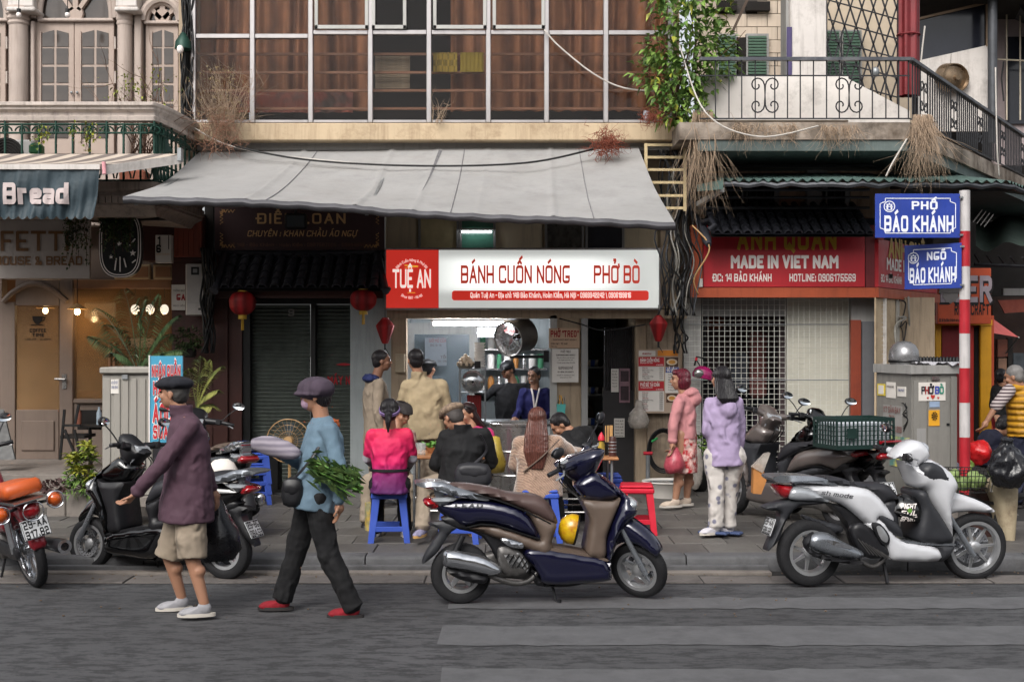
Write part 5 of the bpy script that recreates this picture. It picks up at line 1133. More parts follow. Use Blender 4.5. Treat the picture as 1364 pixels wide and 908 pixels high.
g=G().tube([P(73,504.5,YC-.06),P(86,505,YC-.06),P(86,505,YC)],.014,8);g.build('door_handle',m_steel,CF);mbox('lock_plate',m_steel,CF,82.5,88.5,498,518,YC-.012,YC-.001,.004)
mbox('window_sill',m_taupe,CF,97.5,232,531,537,YC-.04,YC+.15,.01);mbox('dado',m_taupe,CF,97.5,232,537.5,612,YC+.03,YC+.15)
mbox('window_pane',M('cafe_window','#8f6f4a',.15,alpha=.35,spec=.6,var=.2,sc=2),CF,97.5,227,385,530,YC+.06,YC+.07)
m_wwood=M('warm_wood','#8a6243',.5,var=.2,sc=4)
mbox('transom_beam',m_wwood,CF,97.5,228,372.5,384,YC+.02,YC+.1,.006)
for a,b in((152,200),(204,230)):
 f=mbox('transom_frame',M('lit_cream_wood','#b39a78',.5,var=.1),CF,a,b,352,372,YC+.0,YC+.055,.01);mbox('transom_panel',m_wwood,f,a+3,b-3,355,369,YC-.01,YC-.001)
for a in(144,150):mbox('mullion',m_wwood,CF,a,a+3,455,530,YC+.03,YC+.058)
G().box(-9,X(232,18),18,18.1,.3,3.2).build('inner_wall',M('cafe_wall','#8a6a4a',.8,var=.25,sc=2),CF);G().box(-9,X(232,YC),YC+.25,18,zfl-.02,zfl+.002).build('inner_floor',m_wwood,CF);G().box(X(232,YC)+.001,X(232,YC)+.1,YC,18,.1,3.2).build('inner_wall',m_dark,CF);G().box(-9,X(232,YC),YC+.3,18,2.75,2.8).build('inner_ceiling',m_wwood,CF)
for a,b,c,d,nm,mm_,yy in((112,152,402,424,'lit_panel',M('frosted_panel','#a8a49c',.6,var=.2),16.4),(160,185,455,500,'inner_shelf',m_mahog,17),(172,205,450,463,'lamp_shade',m_paper,16.8),(100,135,520,531,'inner_table',m_wwood,16.6)):mbox(nm,mm_,CF,a,b,c,d,yy,yy+.1,.02)
m_bulb=M('warm_bulb','#ffd9a0',.4,var=0,emit=14);m_globe=M('globe_lamp','#fff2dc',.4,var=0,emit=1.6)
def cafelamp(px,py,Y,r,label,m,shade=True):
 t=thing('cafe_lamp',label,'lamp',P(px,py,Y),0,'lamps in the café');G().ell(P(px,py,Y),(r,r,r*1.15),12).build('bulb',m,t)
 if shade:G().lathe([(.015,.1),(.03,.09),(.12,.03),(.115,.03),(.025,.085)],P(px,py,Y),18).build('lamp_shade',m_gold,t)
 G().tube([P(px,py,Y)+V((0,0,.1)),P(px,py,Y)+V((0,0,.55))],.005,4).build('cord',m_wire,t)
 l=bpy.data.lights.new('bulb_light','POINT');l.energy=3.2 if shade else 1.6;l.color=(1,.66,.32);l.shadow_soft_size=r;lo=bpy.data.objects.new('bulb_light',l);lo.location=P(px,py,Y)+V((0,-.0,-.08));COL.objects.link(lo)
cafelamp(60.5,413.5,16.2,.035,'small shaded bulb glowing behind the café door glass',m_bulb);cafelamp(103,415,15.25,.035,'small shaded bulb on the post right of the café door',m_bulb)
for k,px in enumerate((180,200,219)):cafelamp(px,412,16.0,.055,('left','middle','right')[k]+' one of three round white lamps behind the palm',m_globe,False)
Y6=14.9
t=thing('cafe_sign','white board sign with gold letters ending in HOUSE & BREAD','sign',(X(50,Y6),Y6,Z(372,Y6)))
mbox('board',M('sign_offwhite','#a39a94',.6,var=.08),t,-60,119.5,293,371,Y6,Y6+.06,.006)
m_bronze=M('bronze_letter','#6d4c2c',.45,.2,var=.15)
lettering('CONFETTI',X(-66,Y6),X(90,Y6),Z(332.5,Y6),.2,m_bronze,t,Y6-.012,wt=1.05,gap=.8);lettering('COFFEE HOUSE & BREAD',X(-66,Y6),X(109,Y6),Z(352,Y6),.085,m_bronze,t,Y6-.012,wt=1.35,gap=.8)
t=thing('oval_sign','black oval hanging sign with white rim and little stars','sign',(X(160,14.3),14.3,Z(370,14.3)))
def oval(q,w_,h_,cx=160,cy=325):
 out=[]
 for k in range(48):
  a=k*2*PI/48;x=math.copysign(abs(math.cos(a))**.8,math.cos(a))*w_*q;z=math.copysign(abs(math.sin(a))**.6,math.sin(a));
  out.append((X(cx+x,14.3),Z(cy-z*(h_-w_*(1-q)),14.3)))
 return out
G().prism(oval(1,28.5,45),14.3,14.38).build('board',m_black,t)
for q in(.98,.88):
 o1,o2=oval(q,28.5,45),oval(q-.04,28.5,45);g=G()
 for k in range(48):j=(k+1)%48;g.add([(o1[k][0],14.295,o1[k][1]),(o1[j][0],14.295,o1[j][1]),(o2[j][0],14.295,o2[j][1]),(o2[k][0],14.295,o2[k][1])],[(0,1,2,3)])
 g.build('rim_line',m_wlet,t)
g=G()
for(a,b,r) in((159,325,4),(177,337,4.5),(148,342,3)):
 g.prism([(X(a+r*math.sin(k*PI/5)*(1 if k%2==0 else .42),14.3),Z(b-r*math.cos(k*PI/5)*(1 if k%2==0 else .42),14.3)) for k in range(10)],14.292,14.299)
for(a,b,c,d) in((173,327,180,318),(155,344,153,360),(160,342,160,362),(165,344,168,356),(176,350,181,346)):g.bar(P(a,b,14.295),P(c,d,14.295),.012,.012)
g.build('emblem',m_wlet,t,kind='stuff')
mh=thing('wooden_cladding','dark reddish wooden cladding between the café and the closed shop','cladding',(X(250,15.3),15.3,.12))
mbox('panel',m_mahog,mh,190,272,285,347,15.1,15.6);mbox('red_edge',m_mahog2,mh,232,268,290,342,15.04,15.098,.004);mbox('panel',m_mahog,mh,229,284,347.5,668,15.35,15.6);mbox('panel',m_dark,mh,272.5,284,262,347,15.2,15.6)
for k in range(5):mbox('groove_strip',m_mahog2,mh,236+k*7,237+k*7,291,341,15.03,15.039)
t=thing('number_plate_sign','white house number sign reading 16 above the café window','sign',(X(217,14.9),14.9,Z(350,14.9)))
mbox('plate',m_paper,t,207,228,313,350,14.9,15.0,.004);lettering('1',X(211,14.9),X(212.5,14.9),Z(324.5,14.9),.075,m_black,t,14.893,wt=1.6);lettering('6',X(209.2,14.9),X(213.6,14.9),Z(335.5,14.9),.075,m_black,t,14.893,wt=1.6);lettering('BẢO KHÁNH',X(208.5,14.9),X(226,14.9),Z(339.5,14.9),.016,m_gold,t,14.893);mbox('stroke',m_black,t,224,225,313.5,332,14.894,14.898)
t=thing('electricity_box','white electricity meter box on the wooden cladding','meter box',(X(262,15),15.0,Z(420,15)))
mbox('case',M('meter_white','#b0aaa5',.5,var=.08,streak=.2),t,247,276,351,420,15.0,15.34,.012);mbox('window',m_black,t,254.5,265,355.5,366,14.99,14.999);mbox('dial',m_grey,t,257,262.5,358,363,14.982,14.989);mbox('lower_flap',MATS['meter_white'],t,248.5,275,403,419,14.975,14.999,.004);mbox('sticker',m_ink,t,264,273,410,413,14.968,14.974)
board('gas_notice','white notice with red letters GA beside the electricity box','notice',228.5,246.5,379,413,15.28,m_paper,[('THÔNG BÁO',231,246,388,2),('GA',236,246,399,6.5,m_wr,1.9),('NGUY HIỂM',231,246,408,1.8)])
# ================================================================= STREET CABINETS
def cabinet(root,px0,px1,py0,py1,Y,depth,m):
 mbox('body',m,root,px0+2,px1-2,py0+8,py1,Y,Y+depth,.01);mbox('lid',m,root,px0,px1,py0,py0+7.7,Y-.05,Y+depth+.05,.012)
Yk=YG(650,.12)-.6;Yk=11.9
t=thing('utility_cabinet','pale grey street cabinet with pleated doors beside the blue advert','cabinet',(X(169,Yk),Yk+.2,.12));m_cabl=M('cabinet_pale','#8e8a83',.55,var=.1,sc=2,streak=.3,dcol='#4d4944')
zb_=654;mbox('body',m_cabl,t,136,203,498,660,Yk,Yk+.4,.01);mbox('lid',m_cabl,t,132,205,489,497.7,Yk-.04,Yk+.44,.012)
for a,b in((138,147),(152,160),(163,171),(174,182),(186,194)):mbox('door_pleat',m_cabl,t,a,b,504,655,Yk-.012,Yk-.001,.004)
mbox('plinth',m_conc,t,134,205,660.5,676,Yk-.03,Yk+.42,.01);mbox('lock',m_gal,t,162,170,499,505,Yk-.03,Yk-.013,.003);board('cabinet_sticker','small blue and white sticker on the pale street cabinet','sticker',147.5,158,505,524,Yk-.016,m_paper,[('HÚT BỂ PHỐT',148.5,157,511,3,M('blue_ink','#33497c',.7)),('0936 12345',148.5,157,517,3,MATS['blue_ink'])],.003)
t=thing('laundry_advert','sky blue upright advert board lettered NHẬN QUẦN ÁO','advert',(X(221,11.8),11.8,.12));m_sky=M('advert_blue','#3f8fae',.5,var=.15,sc=3);m_ar=M('advert_red','#b22730',.5,var=.05)
mbox('board',m_sky,t,199.5,243,474,590,11.75,11.78);mbox('edge',m_wlet,t,198,199.4,473,592,11.74,11.79)
for s_,a,b,base,h in(('NHẬN QUẦN',203,240,500,.085),('HẤP',205,222,524,.10),('ÁO',205,220,560,.14),('DÀI',223,240,560,.12),('SỬA ĐỒ',205,240,582,.1)):
 lettering(s_,X(a,11.75),X(b,11.75),Z(base,11.75),h,m_wlet,t,11.745,wt=2.4,gap=.4);lettering(s_,X(a,11.75),X(b,11.75),Z(base,11.75),h,m_ar,t,11.741,wt=1.5,gap=1.3)
Yc2=12.6
t=thing('phone_cabinet','tall grey street cabinet covered in stickers beside the sign pole','cabinet',(X(1222,Yc2),Yc2+.3,.12));m_cab2=M('cabinet_grey','#7d7b76',.55,var=.12,sc=2,streak=.35,dcol='#45423d',dirt=.2)
def cq(name,m,q,z0,z1,th=.03,par=None):
 g=G();n=V((q[1].y-q[0].y,-(q[1].x-q[0].x),0)).normalized()*-th;v=[V((p.x,p.y,z)) for z in(z0,z1) for p in(q[0],q[1])];v=[v[0],v[1],v[3],v[2]]
 g.add([*v,*[p+n for p in v]],[(0,1,2,3),(4,7,6,5),(0,4,5,1),(1,5,6,2),(2,6,7,3),(3,7,4,0)]);return g.build(name,m,par or t)
a_,b_,c_=V((X(1168,13.05),13.05,0)),V((X(1214,12.35),12.35,0)),V((X(1274,12.5),12.5,0));d_=V((X(1240,13.2),13.2,0))
z1_=Z(498,12.35);G().prism([(p.x,p.y) for p in(a_,b_,c_,d_)],.2,z1_,'xy').build('body',m_cab2,t)
cen=(a_+b_+c_+d_)/4;G().prism([tuple((cen+(p-cen)*1.09)[:2]) for p in(a_,b_,c_,d_)],z1_+.001,z1_+.085,'xy').build('lid',M('cabinet_lid','#908f8c',.5,var=.12,streak=.3),t);G().prism([tuple((cen+(p-cen)*1.04)[:2]) for p in(a_,b_,c_,d_)],.12,.199,'xy').build('plinth',m_conc,t)
fr_n=V((-(c_-b_).normalized().y,(c_-b_).normalized().x,0))*-1
def cf(u,z,off=.006):p=b_+(c_-b_)*u;return V((p.x,p.y,z))+fr_n*off
def cfq(name,m,u0,u1,py0,py1,off,par=None):
 z0,z1=Z(py1,12.4),Z(py0,12.4);g=G();q=[cf(u0,z0,off),cf(u1,z0,off),cf(u1,z1,off),cf(u0,z1,off)];g.add([*q,*[p-fr_n*(off*.8) for p in q]],[(0,1,2,3),(4,7,6,5),(0,4,5,1),(1,5,6,2),(2,6,7,3),(3,7,4,0)]);return g.build(name,m,par or t)
cfq('door_strip',m_cab2,.04,.32,506,622,.012);cfq('door_strip',m_cab2,.35,.83,506,622,.012);cfq('corner_strip',m_cab2,.86,.99,502,626,.016);cfq('lock',m_steel,.42,.58,501,506,.03);cfq('vent_dot',m_black,.76,.82,564,567,.02)
ph=cfq('hand_painted_card',m_paper,.14,.73,509,533.5,.018);ln_=(c_-b_).length
def cfr(off):return lambda x,z:tuple(cf(x/ln_,z,off))
pho=[('P',.20,.26,'#2a2a30'),('H',.28,.34,'#8d2626'),('Ở',.36,.44,'#1e1e28'),('B',.50,.57,'#3d4aa0'),('Ò',.60,.67,'#2f7f6a')]
for ch,u0,u1,cl in pho:g=G();text(g,ch,u0*ln_,u1*ln_,Z(523.5,12.4),.06,wt=1.6,fr=cfr(.024));g.build('lettering',M('crayon'+cl[1:],cl,.6,var=.1),ph,0)
for u,py,s_ in((.44,528,.026),(.33,529.5,.013),(.56,529.5,.013)):
 g=G();z_=Z(py,12.4);pts=[(u*ln_+s_*math.sin(k*PI/8)**3,z_+s_*(.8*math.cos(k*PI/8)-.3*math.cos(k*PI/4)-.12*math.cos(3*k*PI/8))) for k in range(16)];g.add([cf(p[0]/ln_,p[1],.024) for p in pts],[tuple(range(16))]);g.build('heart',M('heart_red','#b3352d',.6),ph,0)
s1=cfq('orange_sticker',M('sticker_orange','#d59a2a',.5,var=.08),.36,.60,546,567,.018);g=G();z_=Z(554,12.4)
for k in range(9):a=k*2*PI/9;g.add([cf(.48,z_,.023),cf(.48+.07*math.cos(a-.2),z_+.045*math.sin(a-.2),.023),cf(.48+.07*math.cos(a+.2),z_+.045*math.sin(a+.2),.023)],[(0,1,2)])
g.build('sticker_drawing',m_black,s1);cfq('blue_sticker',M('sticker_blue','#8d9fb8',.5,var=.15),.38,.6,534.5,542,.018);cfq('notice_paper',m_grey,.1,.3,570,600,.014)
fl_n=V(((b_-a_).y,-(b_-a_).x,0)).normalized()
def clq(name,m,u0,u1,py0,py1,off,par=None):
 z0,z1=Z(py1,12.7),Z(py0,12.7);g=G();q=[V((*(a_+(b_-a_)*u)[:2],z))+fl_n*off for u,z in((u0,z0),(u1,z0),(u1,z1),(u0,z1))];g.add([*q,*[p-fl_n*off*.8 for p in q]],[(0,1,2,3),(4,7,6,5),(0,4,5,1),(1,5,6,2),(2,6,7,3),(3,7,4,0)]);return g.build(name,m,par or t)
def cltext(s_,u0,u1,py,h,m,off=.012,wt=1.3):
 L_=(b_-a_).length;g=G();text(g,s_,u0*L_,u1*L_,Z(py,12.7),h,wt=wt,fr=lambda x,z:tuple(V((*(a_+(b_-a_)*(x/L_))[:2],z))+fl_n*off));g.build('lettering',m,t,0)
clq('yellow_label',M('label_yellow','#c9b43e',.6,var=.1),.03,.26,512,528,.006);clq('yellow_label_centre',m_paper,.07,.22,514,526,.009);clq('white_label',m_paper,.30,.56,509,530,.006);clq('white_label',m_paper,.62,.86,514,527,.006);cltext('NHẬN GIAO HÀNG',.33,.53,516,.018,m_ink);cltext('TÂN PHÁT',.65,.83,520,.02,MATS['blue_ink'])
clq('pasted_patch',M('patch_grey','#8c8a87',.7,var=.1),.2,.75,540,585,.004);m_fr=M('faded_red','#7a5550',.7,var=.1);cltext('KT SÂN BAY',.24,.72,549,.05,m_fr);cltext('QUA',.4,.55,560,.05,m_fr);cltext('0943.790.808',.24,.75,574,.05,m_fr)
clq('torn_poster',M('torn_poster','#5f8f8a',.7,var=.4,sc=9,col2='#b9b25a'),.4,.95,580,620,.006)
g=G()
for k in range(3):g.tube(cr([V((*(a_+(b_-a_)*u)[:2],Z(py,12.7)))+fl_n*.008 for u,py in((.75+.05*k,535),(.9,540+6*k),(.78,550),(.92,556),(.8,566+3*k))],5,False),.004,4)
g.build('scribble',m_black,t)
t=thing('silver_helmet','scratched silver helmet resting on the grey cabinet lid','helmet',(X(1203,12.8),12.8,z1_+.085));c0=V((X(1204,12.75),12.75,z1_+.085))
m_silv=M('silver_shell','#8c8c8e',.3,.6,var=.2,sc=6,dirt=.3,dcol='#4a4642')
G().lathe([(.0,.235),(.06,.228),(.11,.195),(.14,.14),(.148,.08),(.142,.02),(.135,.0),(.12,.0),(.1,.1)],c0,28,'z',MX.Diagonal((1.0,1.12,1))).build('shell',m_silv,t,60);G().lathe([(.147,.02),(.151,.025),(.151,.04),(.147,.045)],c0,28,'z',MX.Diagonal((1.0,1.12,1))).build('trim',m_black,t)
g=G().grid(lambda u,v:(X(1213+62*u,12.6),12.42+.5*v,z1_+.1+.012*math.sin(u*14+v*6)+.01*math.sin(v*11+u*31)),30,10);q=len(g.v);g.add([(a,b,c-.004) for a,b,c in g.v],[f[::-1] for f in g.f]);g.build('folded_newspaper',M('newsprint','#aaa9ae',.8,var=.15,sc=9),None,180,'crumpled pale newspaper lying on the grey cabinet lid','newspaper')
t=thing('rubber_mat_roll','row of black spiked rubber lying behind the newspaper on the cabinet','mat',(X(1250,12.95),12.95,z1_+.09))
for k in range(13):g=G().lathe([(.0,.075),(.018,.06),(.022,0),(0,0)],(X(1222+k*4.4,12.95),12.95,z1_+.09),8);g.build('spike',m_black,t)
# ================================================================= STOOLS, TABLES
def frustum(g,x0,x1,y0,y1,z0,X0,X1,Y0,Y1,z1):return g.loft([[V((x0,y0,z0)),V((x1,y0,z0)),V((x1,y1,z0)),V((x0,y1,z0))],[V((X0,Y0,z1)),V((X1,Y0,z1)),V((X1,Y1,z1)),V((X0,Y1,z1))]])
def stool(x,y,rz,h,w_,label,m,low=.6):
 t=thing('plastic_stool',label,'stool',(x,y,.12),rz,'plastic stools round the food stall',world=False);s=w_/2
 g=G().box(-s*.82,s*.82,-s*.82,s*.82,h-.028,h,.014).box(-s*.86,s*.86,-s*.86,s*.86,h-.075,h-.0285,.012);g.build('seat',m,t)
 for sx in(-1,1):
  for sy in(-1,1):
   g=G();a=(s*.80,s*.80);b=(s,s);q=.055;r_=[]
   for z,k in((0,1.),(h-.07,0.)):
    px,py=sx*(a[0]+(b[0]-a[0])*k),sy*(a[1]+(b[1]-a[1])*k);w1=q*(.9 if k else 1.15)
    r_.append([V((px,py,z)),V((px-sx*w1,py,z)),V((px-sx*w1,py-sy*.012,z)),V((px-sx*.012,py-sy*.012,z)),V((px-sx*.012,py-sy*w1,z)),V((px,py-sy*w1,z))])
   g.loft(r_);g.build('leg',m,t)
 zz_=h*.27;k=.93;e=s*k-.02
 for sx in(-1,1):G().box(-e+.03,e-.03,sx*(e+.012)-.006,sx*(e+.012)+.006,zz_-.025,zz_+.02,.004).build('stretcher',m,t);G().box(sx*(e+.012)-.006,sx*(e+.012)+.006,-e+.03,e-.03,zz_-.0245,zz_+.0195,.004).build('stretcher',m,t)
 return t
m_sb=M('stool_blue','#3650a6',.42,var=.1,sc=4,spec=.5);m_sr=M('stool_red','#b81a30',.42,var=.1,sc=4,spec=.5)
def at(px,py,z=.12):y=YG(py,z);return X(px,y),y
x_,y_=at(517,722);stool(x_,y_+.12,R(4),.45,.36,'blue plastic stool under the woman in the pink and purple shirt',m_sb)
x_,y_=at(850,712);stool(x_,y_+.14,R(-4),.44,.36,'red plastic stool right of the blue scooter',m_sr)
stool(X(718,11.1),11.1,R(3),.45,.38,'blue plastic stool under the woman in the fluffy beige sweater',m_sb);stool(X(612,11.0),11.05,R(-3),.42,.36,'blue plastic stool mostly hidden behind the blue scooter tail',m_sb)
stool(X(806,12.3),12.3,0,.45,.36,'blue plastic stool behind the front of the blue scooter',m_sb);stool(X(760,12.6),12.6,0,.45,.36,'blue plastic stool at the far side of the right table',m_sb)
for k in range(3):
 t=stool(X(336,13.6),13.6,R(20),.44,.36,('lowest','middle','topmost')[k]+' of the blue stools stacked by the closed shutters',m_sb);t.location.z+=k*.11
m_tabw=M('table_wood','#a5744e',.5,var=.2,sc=5,wave='Y',wcol='#8a5a38',wsc=6,wdist=3)
def table(xa,xb,ya,yb,h,label):
 t=thing('folding_table',label,'table',((xa+xb)/2,(ya+yb)/2,.12),0,'wooden eating tables');G().box(xa,xb,ya,yb,.12+h-.025,.12+h,.006).build('tabletop',m_tabw,t)
 for sx in(xa+.06,xb-.06):
  for sy in(ya+.06,yb-.06):G().tube([(sx,sy,.12),(sx,sy,.12+h-.026)],.013,8).build('leg',m_gal,t)
 for sy in(ya+.06,yb-.06):
  for z_ in(.3,.42):G().tube([(xa+.06,sy,z_),(xb-.06,sy,z_)],.009,6).build('cross_bar',m_steel,t)
table(X(546,11.9),X(652,11.9),11.6,12.3,.68,'left wooden table with glasses and a bowl of greens');table(X(690,11.7),X(822,11.7),11.5,12.15,.68,'right wooden table with condiment jars')
zt3=.80;t=thing('greens_bowl','small bowl of green herbs on the left table','bowl',(X(570,11.9),11.9,zt3));
cb=V((X(576,12.0),12.0,zt3));G().lathe([(0,0),(.04,0),(.07,.05),(.075,.055),(.065,.05),(0,.02)],cb,16).build('bowl',m_tabw,t)
g=G();rr=random.Random(2)
for k in range(50):p_=cb+V((rr.gauss(0,.03),rr.gauss(0,.03),.05+rr.random()*.05));d=V((rr.gauss(0,1),rr.gauss(0,1),rr.gauss(0,.6))).normalized()*.025;e=d.orthogonal().normalized()*.012;g.add([p_-d,p_+e,p_+d,p_-e],[(0,1,2,3)])
g.build('herb_leaves',M('herb_green','#4d7a2a',.6,var=.4,sc=30),t,0)
for k,(px,lb) in enumerate(((558,'left of two empty glasses on the left table'),(563,'right of two empty glasses on the left table'))):G().lathe([(.028,0),(.033,.11),(.03,.11),(.025,.01),(0,.01)],(X(px,11.8),11.8,zt3),14).build('glass_cup',m_glass,None,60,lb,'glass','glasses on the left table')
t=thing('chopstick_jar','jar of pale chopsticks on the right table','jar',(X(811,11.8),11.8,zt3));G().lathe([(0,0),(.045,0),(.045,.12),(.04,.12),(.04,.01)],(X(811,11.8),11.8,zt3),14).build('jar',m_dark,t)
for k in range(10):px=X(811,11.8)+rr.uniform(-.03,.03);G().tube([(px,11.8,zt3+.02),(px+rr.uniform(-.015,.015),11.8,zt3+.27)],.0045,5).build('chopstick',M('chopstick_wood','#b8905e',.6,var=.1),t)
t=thing('chili_bottle','red capped sauce bottle on the right table','bottle',(X(799,11.7),11.7,zt3));G().lathe([(0,0),(.032,0),(.034,.1),(.015,.14),(0,.14)],(X(801,11.7),11.7,zt3),14).build('bottle_body',m_yt2,t);G().lathe([(0,.22),(.008,.21),(.03,.17),(.032,.141),(0,.141)],(X(801,11.7),11.7,zt3),12).build('cap',m_sr,t)
t=thing('pepper_mill','slatted dark condiment tin on the right table','tin',(X(817,11.7),11.7,zt3));G().lathe([(0,0),(.035,0),(.035,.15),(.025,.18),(0,.18)],(X(816,11.65),11.65,zt3),14).build('tin_body',m_mahog,t)
for z_ in(.04,.07,.1,.13):G().lathe([(.036,-.004),(.039,0),(.036,.004)],(X(816,11.65),11.65,zt3+z_),14).build('ring',m_gal,t)
t=thing('printed_tin','yellow and grey printed paint tin under the blue stool','tin',(X(500,11.6),11.6,.12));G().lathe([(0,0),(.09,0),(.09,.25),(0,.25)],(X(499,11.7),11.7,.12),20).build('tin_body',M('printed_tin','#8d8a6a',.5,var=.5,sc=12,col2='#b3912e'),t)
# ---- props by the right pillar
t=thing('water_tap','red handled standpipe beside the pillar','tap',(X(863,14.9),14.9,.12));G().tube([(X(863,14.9),14.9,.12),(X(863,14.9),14.9,.52)],.025,8).build('pipe',m_gal,t);G().tube([(X(857,14.9),14.9,.54),(X(869,14.9),14.9,.54)],.02,8).build('handle',m_sr,t);G().lathe([(0,0),(.05,0),(.05,.02),(.02,.05),(0,.05)],(X(863,14.9),14.9,.12),14).build('foot',m_iron,t)
t=thing('wash_basin','white plastic basin on the pavement behind the pink hooded woman','basin',(X(880,14.2),14.2,.12));cb=V((X(888,14.2),14.2,.12));G().lathe([(0,0),(.2,0),(.26,.16),(.28,.17),(.27,.18),(.25,.17),(.19,.02),(0,.02)],cb,28).build('basin_shell',m_paper,t);G().lathe([(0,.165),(.24,.165),(.0,.166)],cb,20).build('water',M('grey_water','#7a8288',.1,var=0),t)
for k,(px,s_,cl,lb) in enumerate(((869,.1,'#a3202c','small red dish by the standpipe'),(880,.07,'#2d8a4a','small green cup by the standpipe'))):G().lathe([(0,0),(s_*.7,0),(s_,.06),(s_*.9,.06),(s_*.6,.01)],(X(px,14.6),14.6,.12),14).build('small_dish',M('dish'+cl[1:],cl,.4),None,60,lb,'dish')
t=thing('garden_hose','black hose looped on the pillar with a green nozzle','hose',(X(880,15.1),15.1,.2));g=G()
for k in range(3):g.tube([(X(884,15.1)+(.15+.02*k)*math.cos(a*PI/12),15.15-.02*k,Z(600,15.1)+(.22+.02*k)*math.sin(a*PI/12)) for a in range(-8,17)],.011,6)
g.build('hose_coil',m_wire,t);G().tube([P(868,588,15.05),P(876,583,15.05)],.014,8).build('nozzle',M('nozzle_green','#1f8f4a',.4),t)
t=thing('dark_bag','black bag slumped against the grille behind the purple hooded woman','bag',(X(933,14.7),14.7,.12));G().ell((X(932,14.7),14.7,.32),(.15,.12,.22),14).build('bag_body',m_black,t,180,mods=[('SUBSURF',dict(levels=1,render_levels=1)),('DISPLACE',dict(texture=CL('bagd',scale=.1),strength=.06))])
t=thing('clear_sack','pale translucent sack beside the black bag','bag',(X(925,14.5),14.5,.12));G().ell((X(926,14.5),14.5,.42),(.09,.08,.26),14).build('bag_body',m_bagc,t,180,mods=[('DISPLACE',dict(texture=CL('bag',scale=.07),strength=.06))])
t=thing('pink_helmet','pink helmet with a chrome visor hung on the wire grille','helmet',(X(937,14.95),14.95,Z(505,14.95)));c0=P(936,499,14.95)
m_pinkh=M('pink_shell','#8e1a55',.25,var=.1,coat=.5);G().lathe([(0,.13),(.06,.12),(.11,.075),(.13,0),(.125,-.05),(.1,-.06)],c0,24,'z',MX.Rotation(R(12),3,'Y')@MX.Diagonal((.95,.8,.8))).build('shell',m_pinkh,t,60);G().ell(c0+V((-.06,-.09,.02)),(.06,.035,.05),12).build('chrome_disc',m_steel,t)
t=thing('grip_hook','black and red bar clamp hooked on the wire grille','hook',P(932,478,15.1));G().tube([P(925,487,15.1),P(928,475,15.1),P(937,477,15.1)],.012,6).build('hook_bar',m_black,t);G().tube([P(927,480,15.1),P(928,476,15.1)],.015,6).build('red_grip',m_sr,t);G().tube([P(928,480,15.1),P(933,488,15.1)],.008,6).build('hook_bar',m_black,t)
t=thing('standing_fan','large pale round fan standing by the closed shutters','fan',(X(383,14.4),14.4,.12));c0=P(384,587,14.4)
g=G()
for r in(.245,.18,.11,.05):g.tube([c0+V((r*math.cos(a*PI/18),-.04*(1-r*4)*1,r*math.sin(a*PI/18))) for a in range(36)],.006 if r>.2 else .002,5,closed=True)
for k in range(28):a=k*2*PI/28;g.tube([c0+V((.04*math.cos(a),-.04,.04*math.sin(a))),c0+V((.24*math.cos(a+.3),.0,.24*math.sin(a+.3)))],.0018,3)
g.build('guard',m_gold,t,0);G().lathe([(0,-.05),(.05,-.045),(.05,.1),(0,.1)],c0,16,'y').build('motor',m_gold,t)
g=G()
for k in range(4):
 a=k*PI/2;g.add([c0+V((r*math.cos(a+d_),.02+y,r*math.sin(a+d_))) for r,d_,y in((.05,-.3,.01),(.2,-.35,.03),(.21,.25,-.02),(.05,.3,-.01))],[(0,1,2,3)])
g.build('blade',M('fan_blue','#5d6d78',.4,alpha=.6),t,0);G().tube([c0+V((0,.06,-.1)),V((c0.x,14.5,.14))],.018,8).build('post',m_gold,t);G().lathe([(0,0),(.2,0),(.19,.03),(0,.04)],(c0.x,14.5,.12),20).build('base',m_black,t)
for k,(a,b,c,lb) in enumerate(((400,438,596,'tall black bin beside the standing fan'),(355,372,606,'smaller black crate left of the standing fan'))):mbox('black_bin',m_black,None,a,b,c,668,14.6+k*.1,14.9,.02,label=lb,cat='bin')
t=thing('folding_chair','dark folding chair with arms on the café step','chair',(X(102,14.2),14.3,zfl));g=G();z0=zfl;Yh=14.2
for a,b,c,d in((80,612,86,545),(86,572,103,612),(99,572,108,612),(100,564,105,538)):
 for dy in(0,.35):g.bar(P(a,b,Yh+dy),P(c,d,Yh+dy),.025)
g.build('frame',m_black,t);mbox('seat',m_dark,t,80,112,580,584,Yh,Yh+.4);mbox('backrest',m_dark,t,103,134,546,572,Yh+.38,Yh+.42);mbox('armrest',m_black,t,82,106,565,568,Yh-.03,Yh+.02)
t=thing('cafe_table','small dark table with bottles on the café step','table',(X(122,14.5),14.5,zfl));mbox('tabletop',m_dark,t,104,136,566,569,14.3,14.8);G().tube([(X(120,14.5),14.5,zfl),(X(120,14.5),14.5,Z(569.5,14.3))],.02,8).build('post',m_black,t)
for px,cl,lb in((104,'#7b4a3a','brown labelled bottle on the café table'),(131,'#8b98a3','pale clear bottle on the café table')):G().lathe([(0,0),(.03,0),(.03,.13),(.012,.17),(.012,.2),(0,.2)],(X(px+1,14.4),14.4,Z(566,14.3)),12).build('bottle',M('bot'+cl[1:],cl,.3),None,60,lb,'bottle',None)
t=thing('sandwich_board','dark folding chalkboard at the far left of the café step','sign board',(X(2,14.2),14.2,zfl));g=G().add([P(-22,612,14.0),P(20,612,14.0),P(4,545,14.25),P(-8,545,14.25)],[(0,1,2,3)]);q=len(g.v);g.add([(a,b+.03,c) for a,b,c in g.v],[f[::-1] for f in g.f]).add([P(-22,612,14.6),P(20,612,14.6),P(4,545,14.3),P(-8,545,14.3)],[(0,1,2,3)]);g.build('chalk_panel',m_black,t)
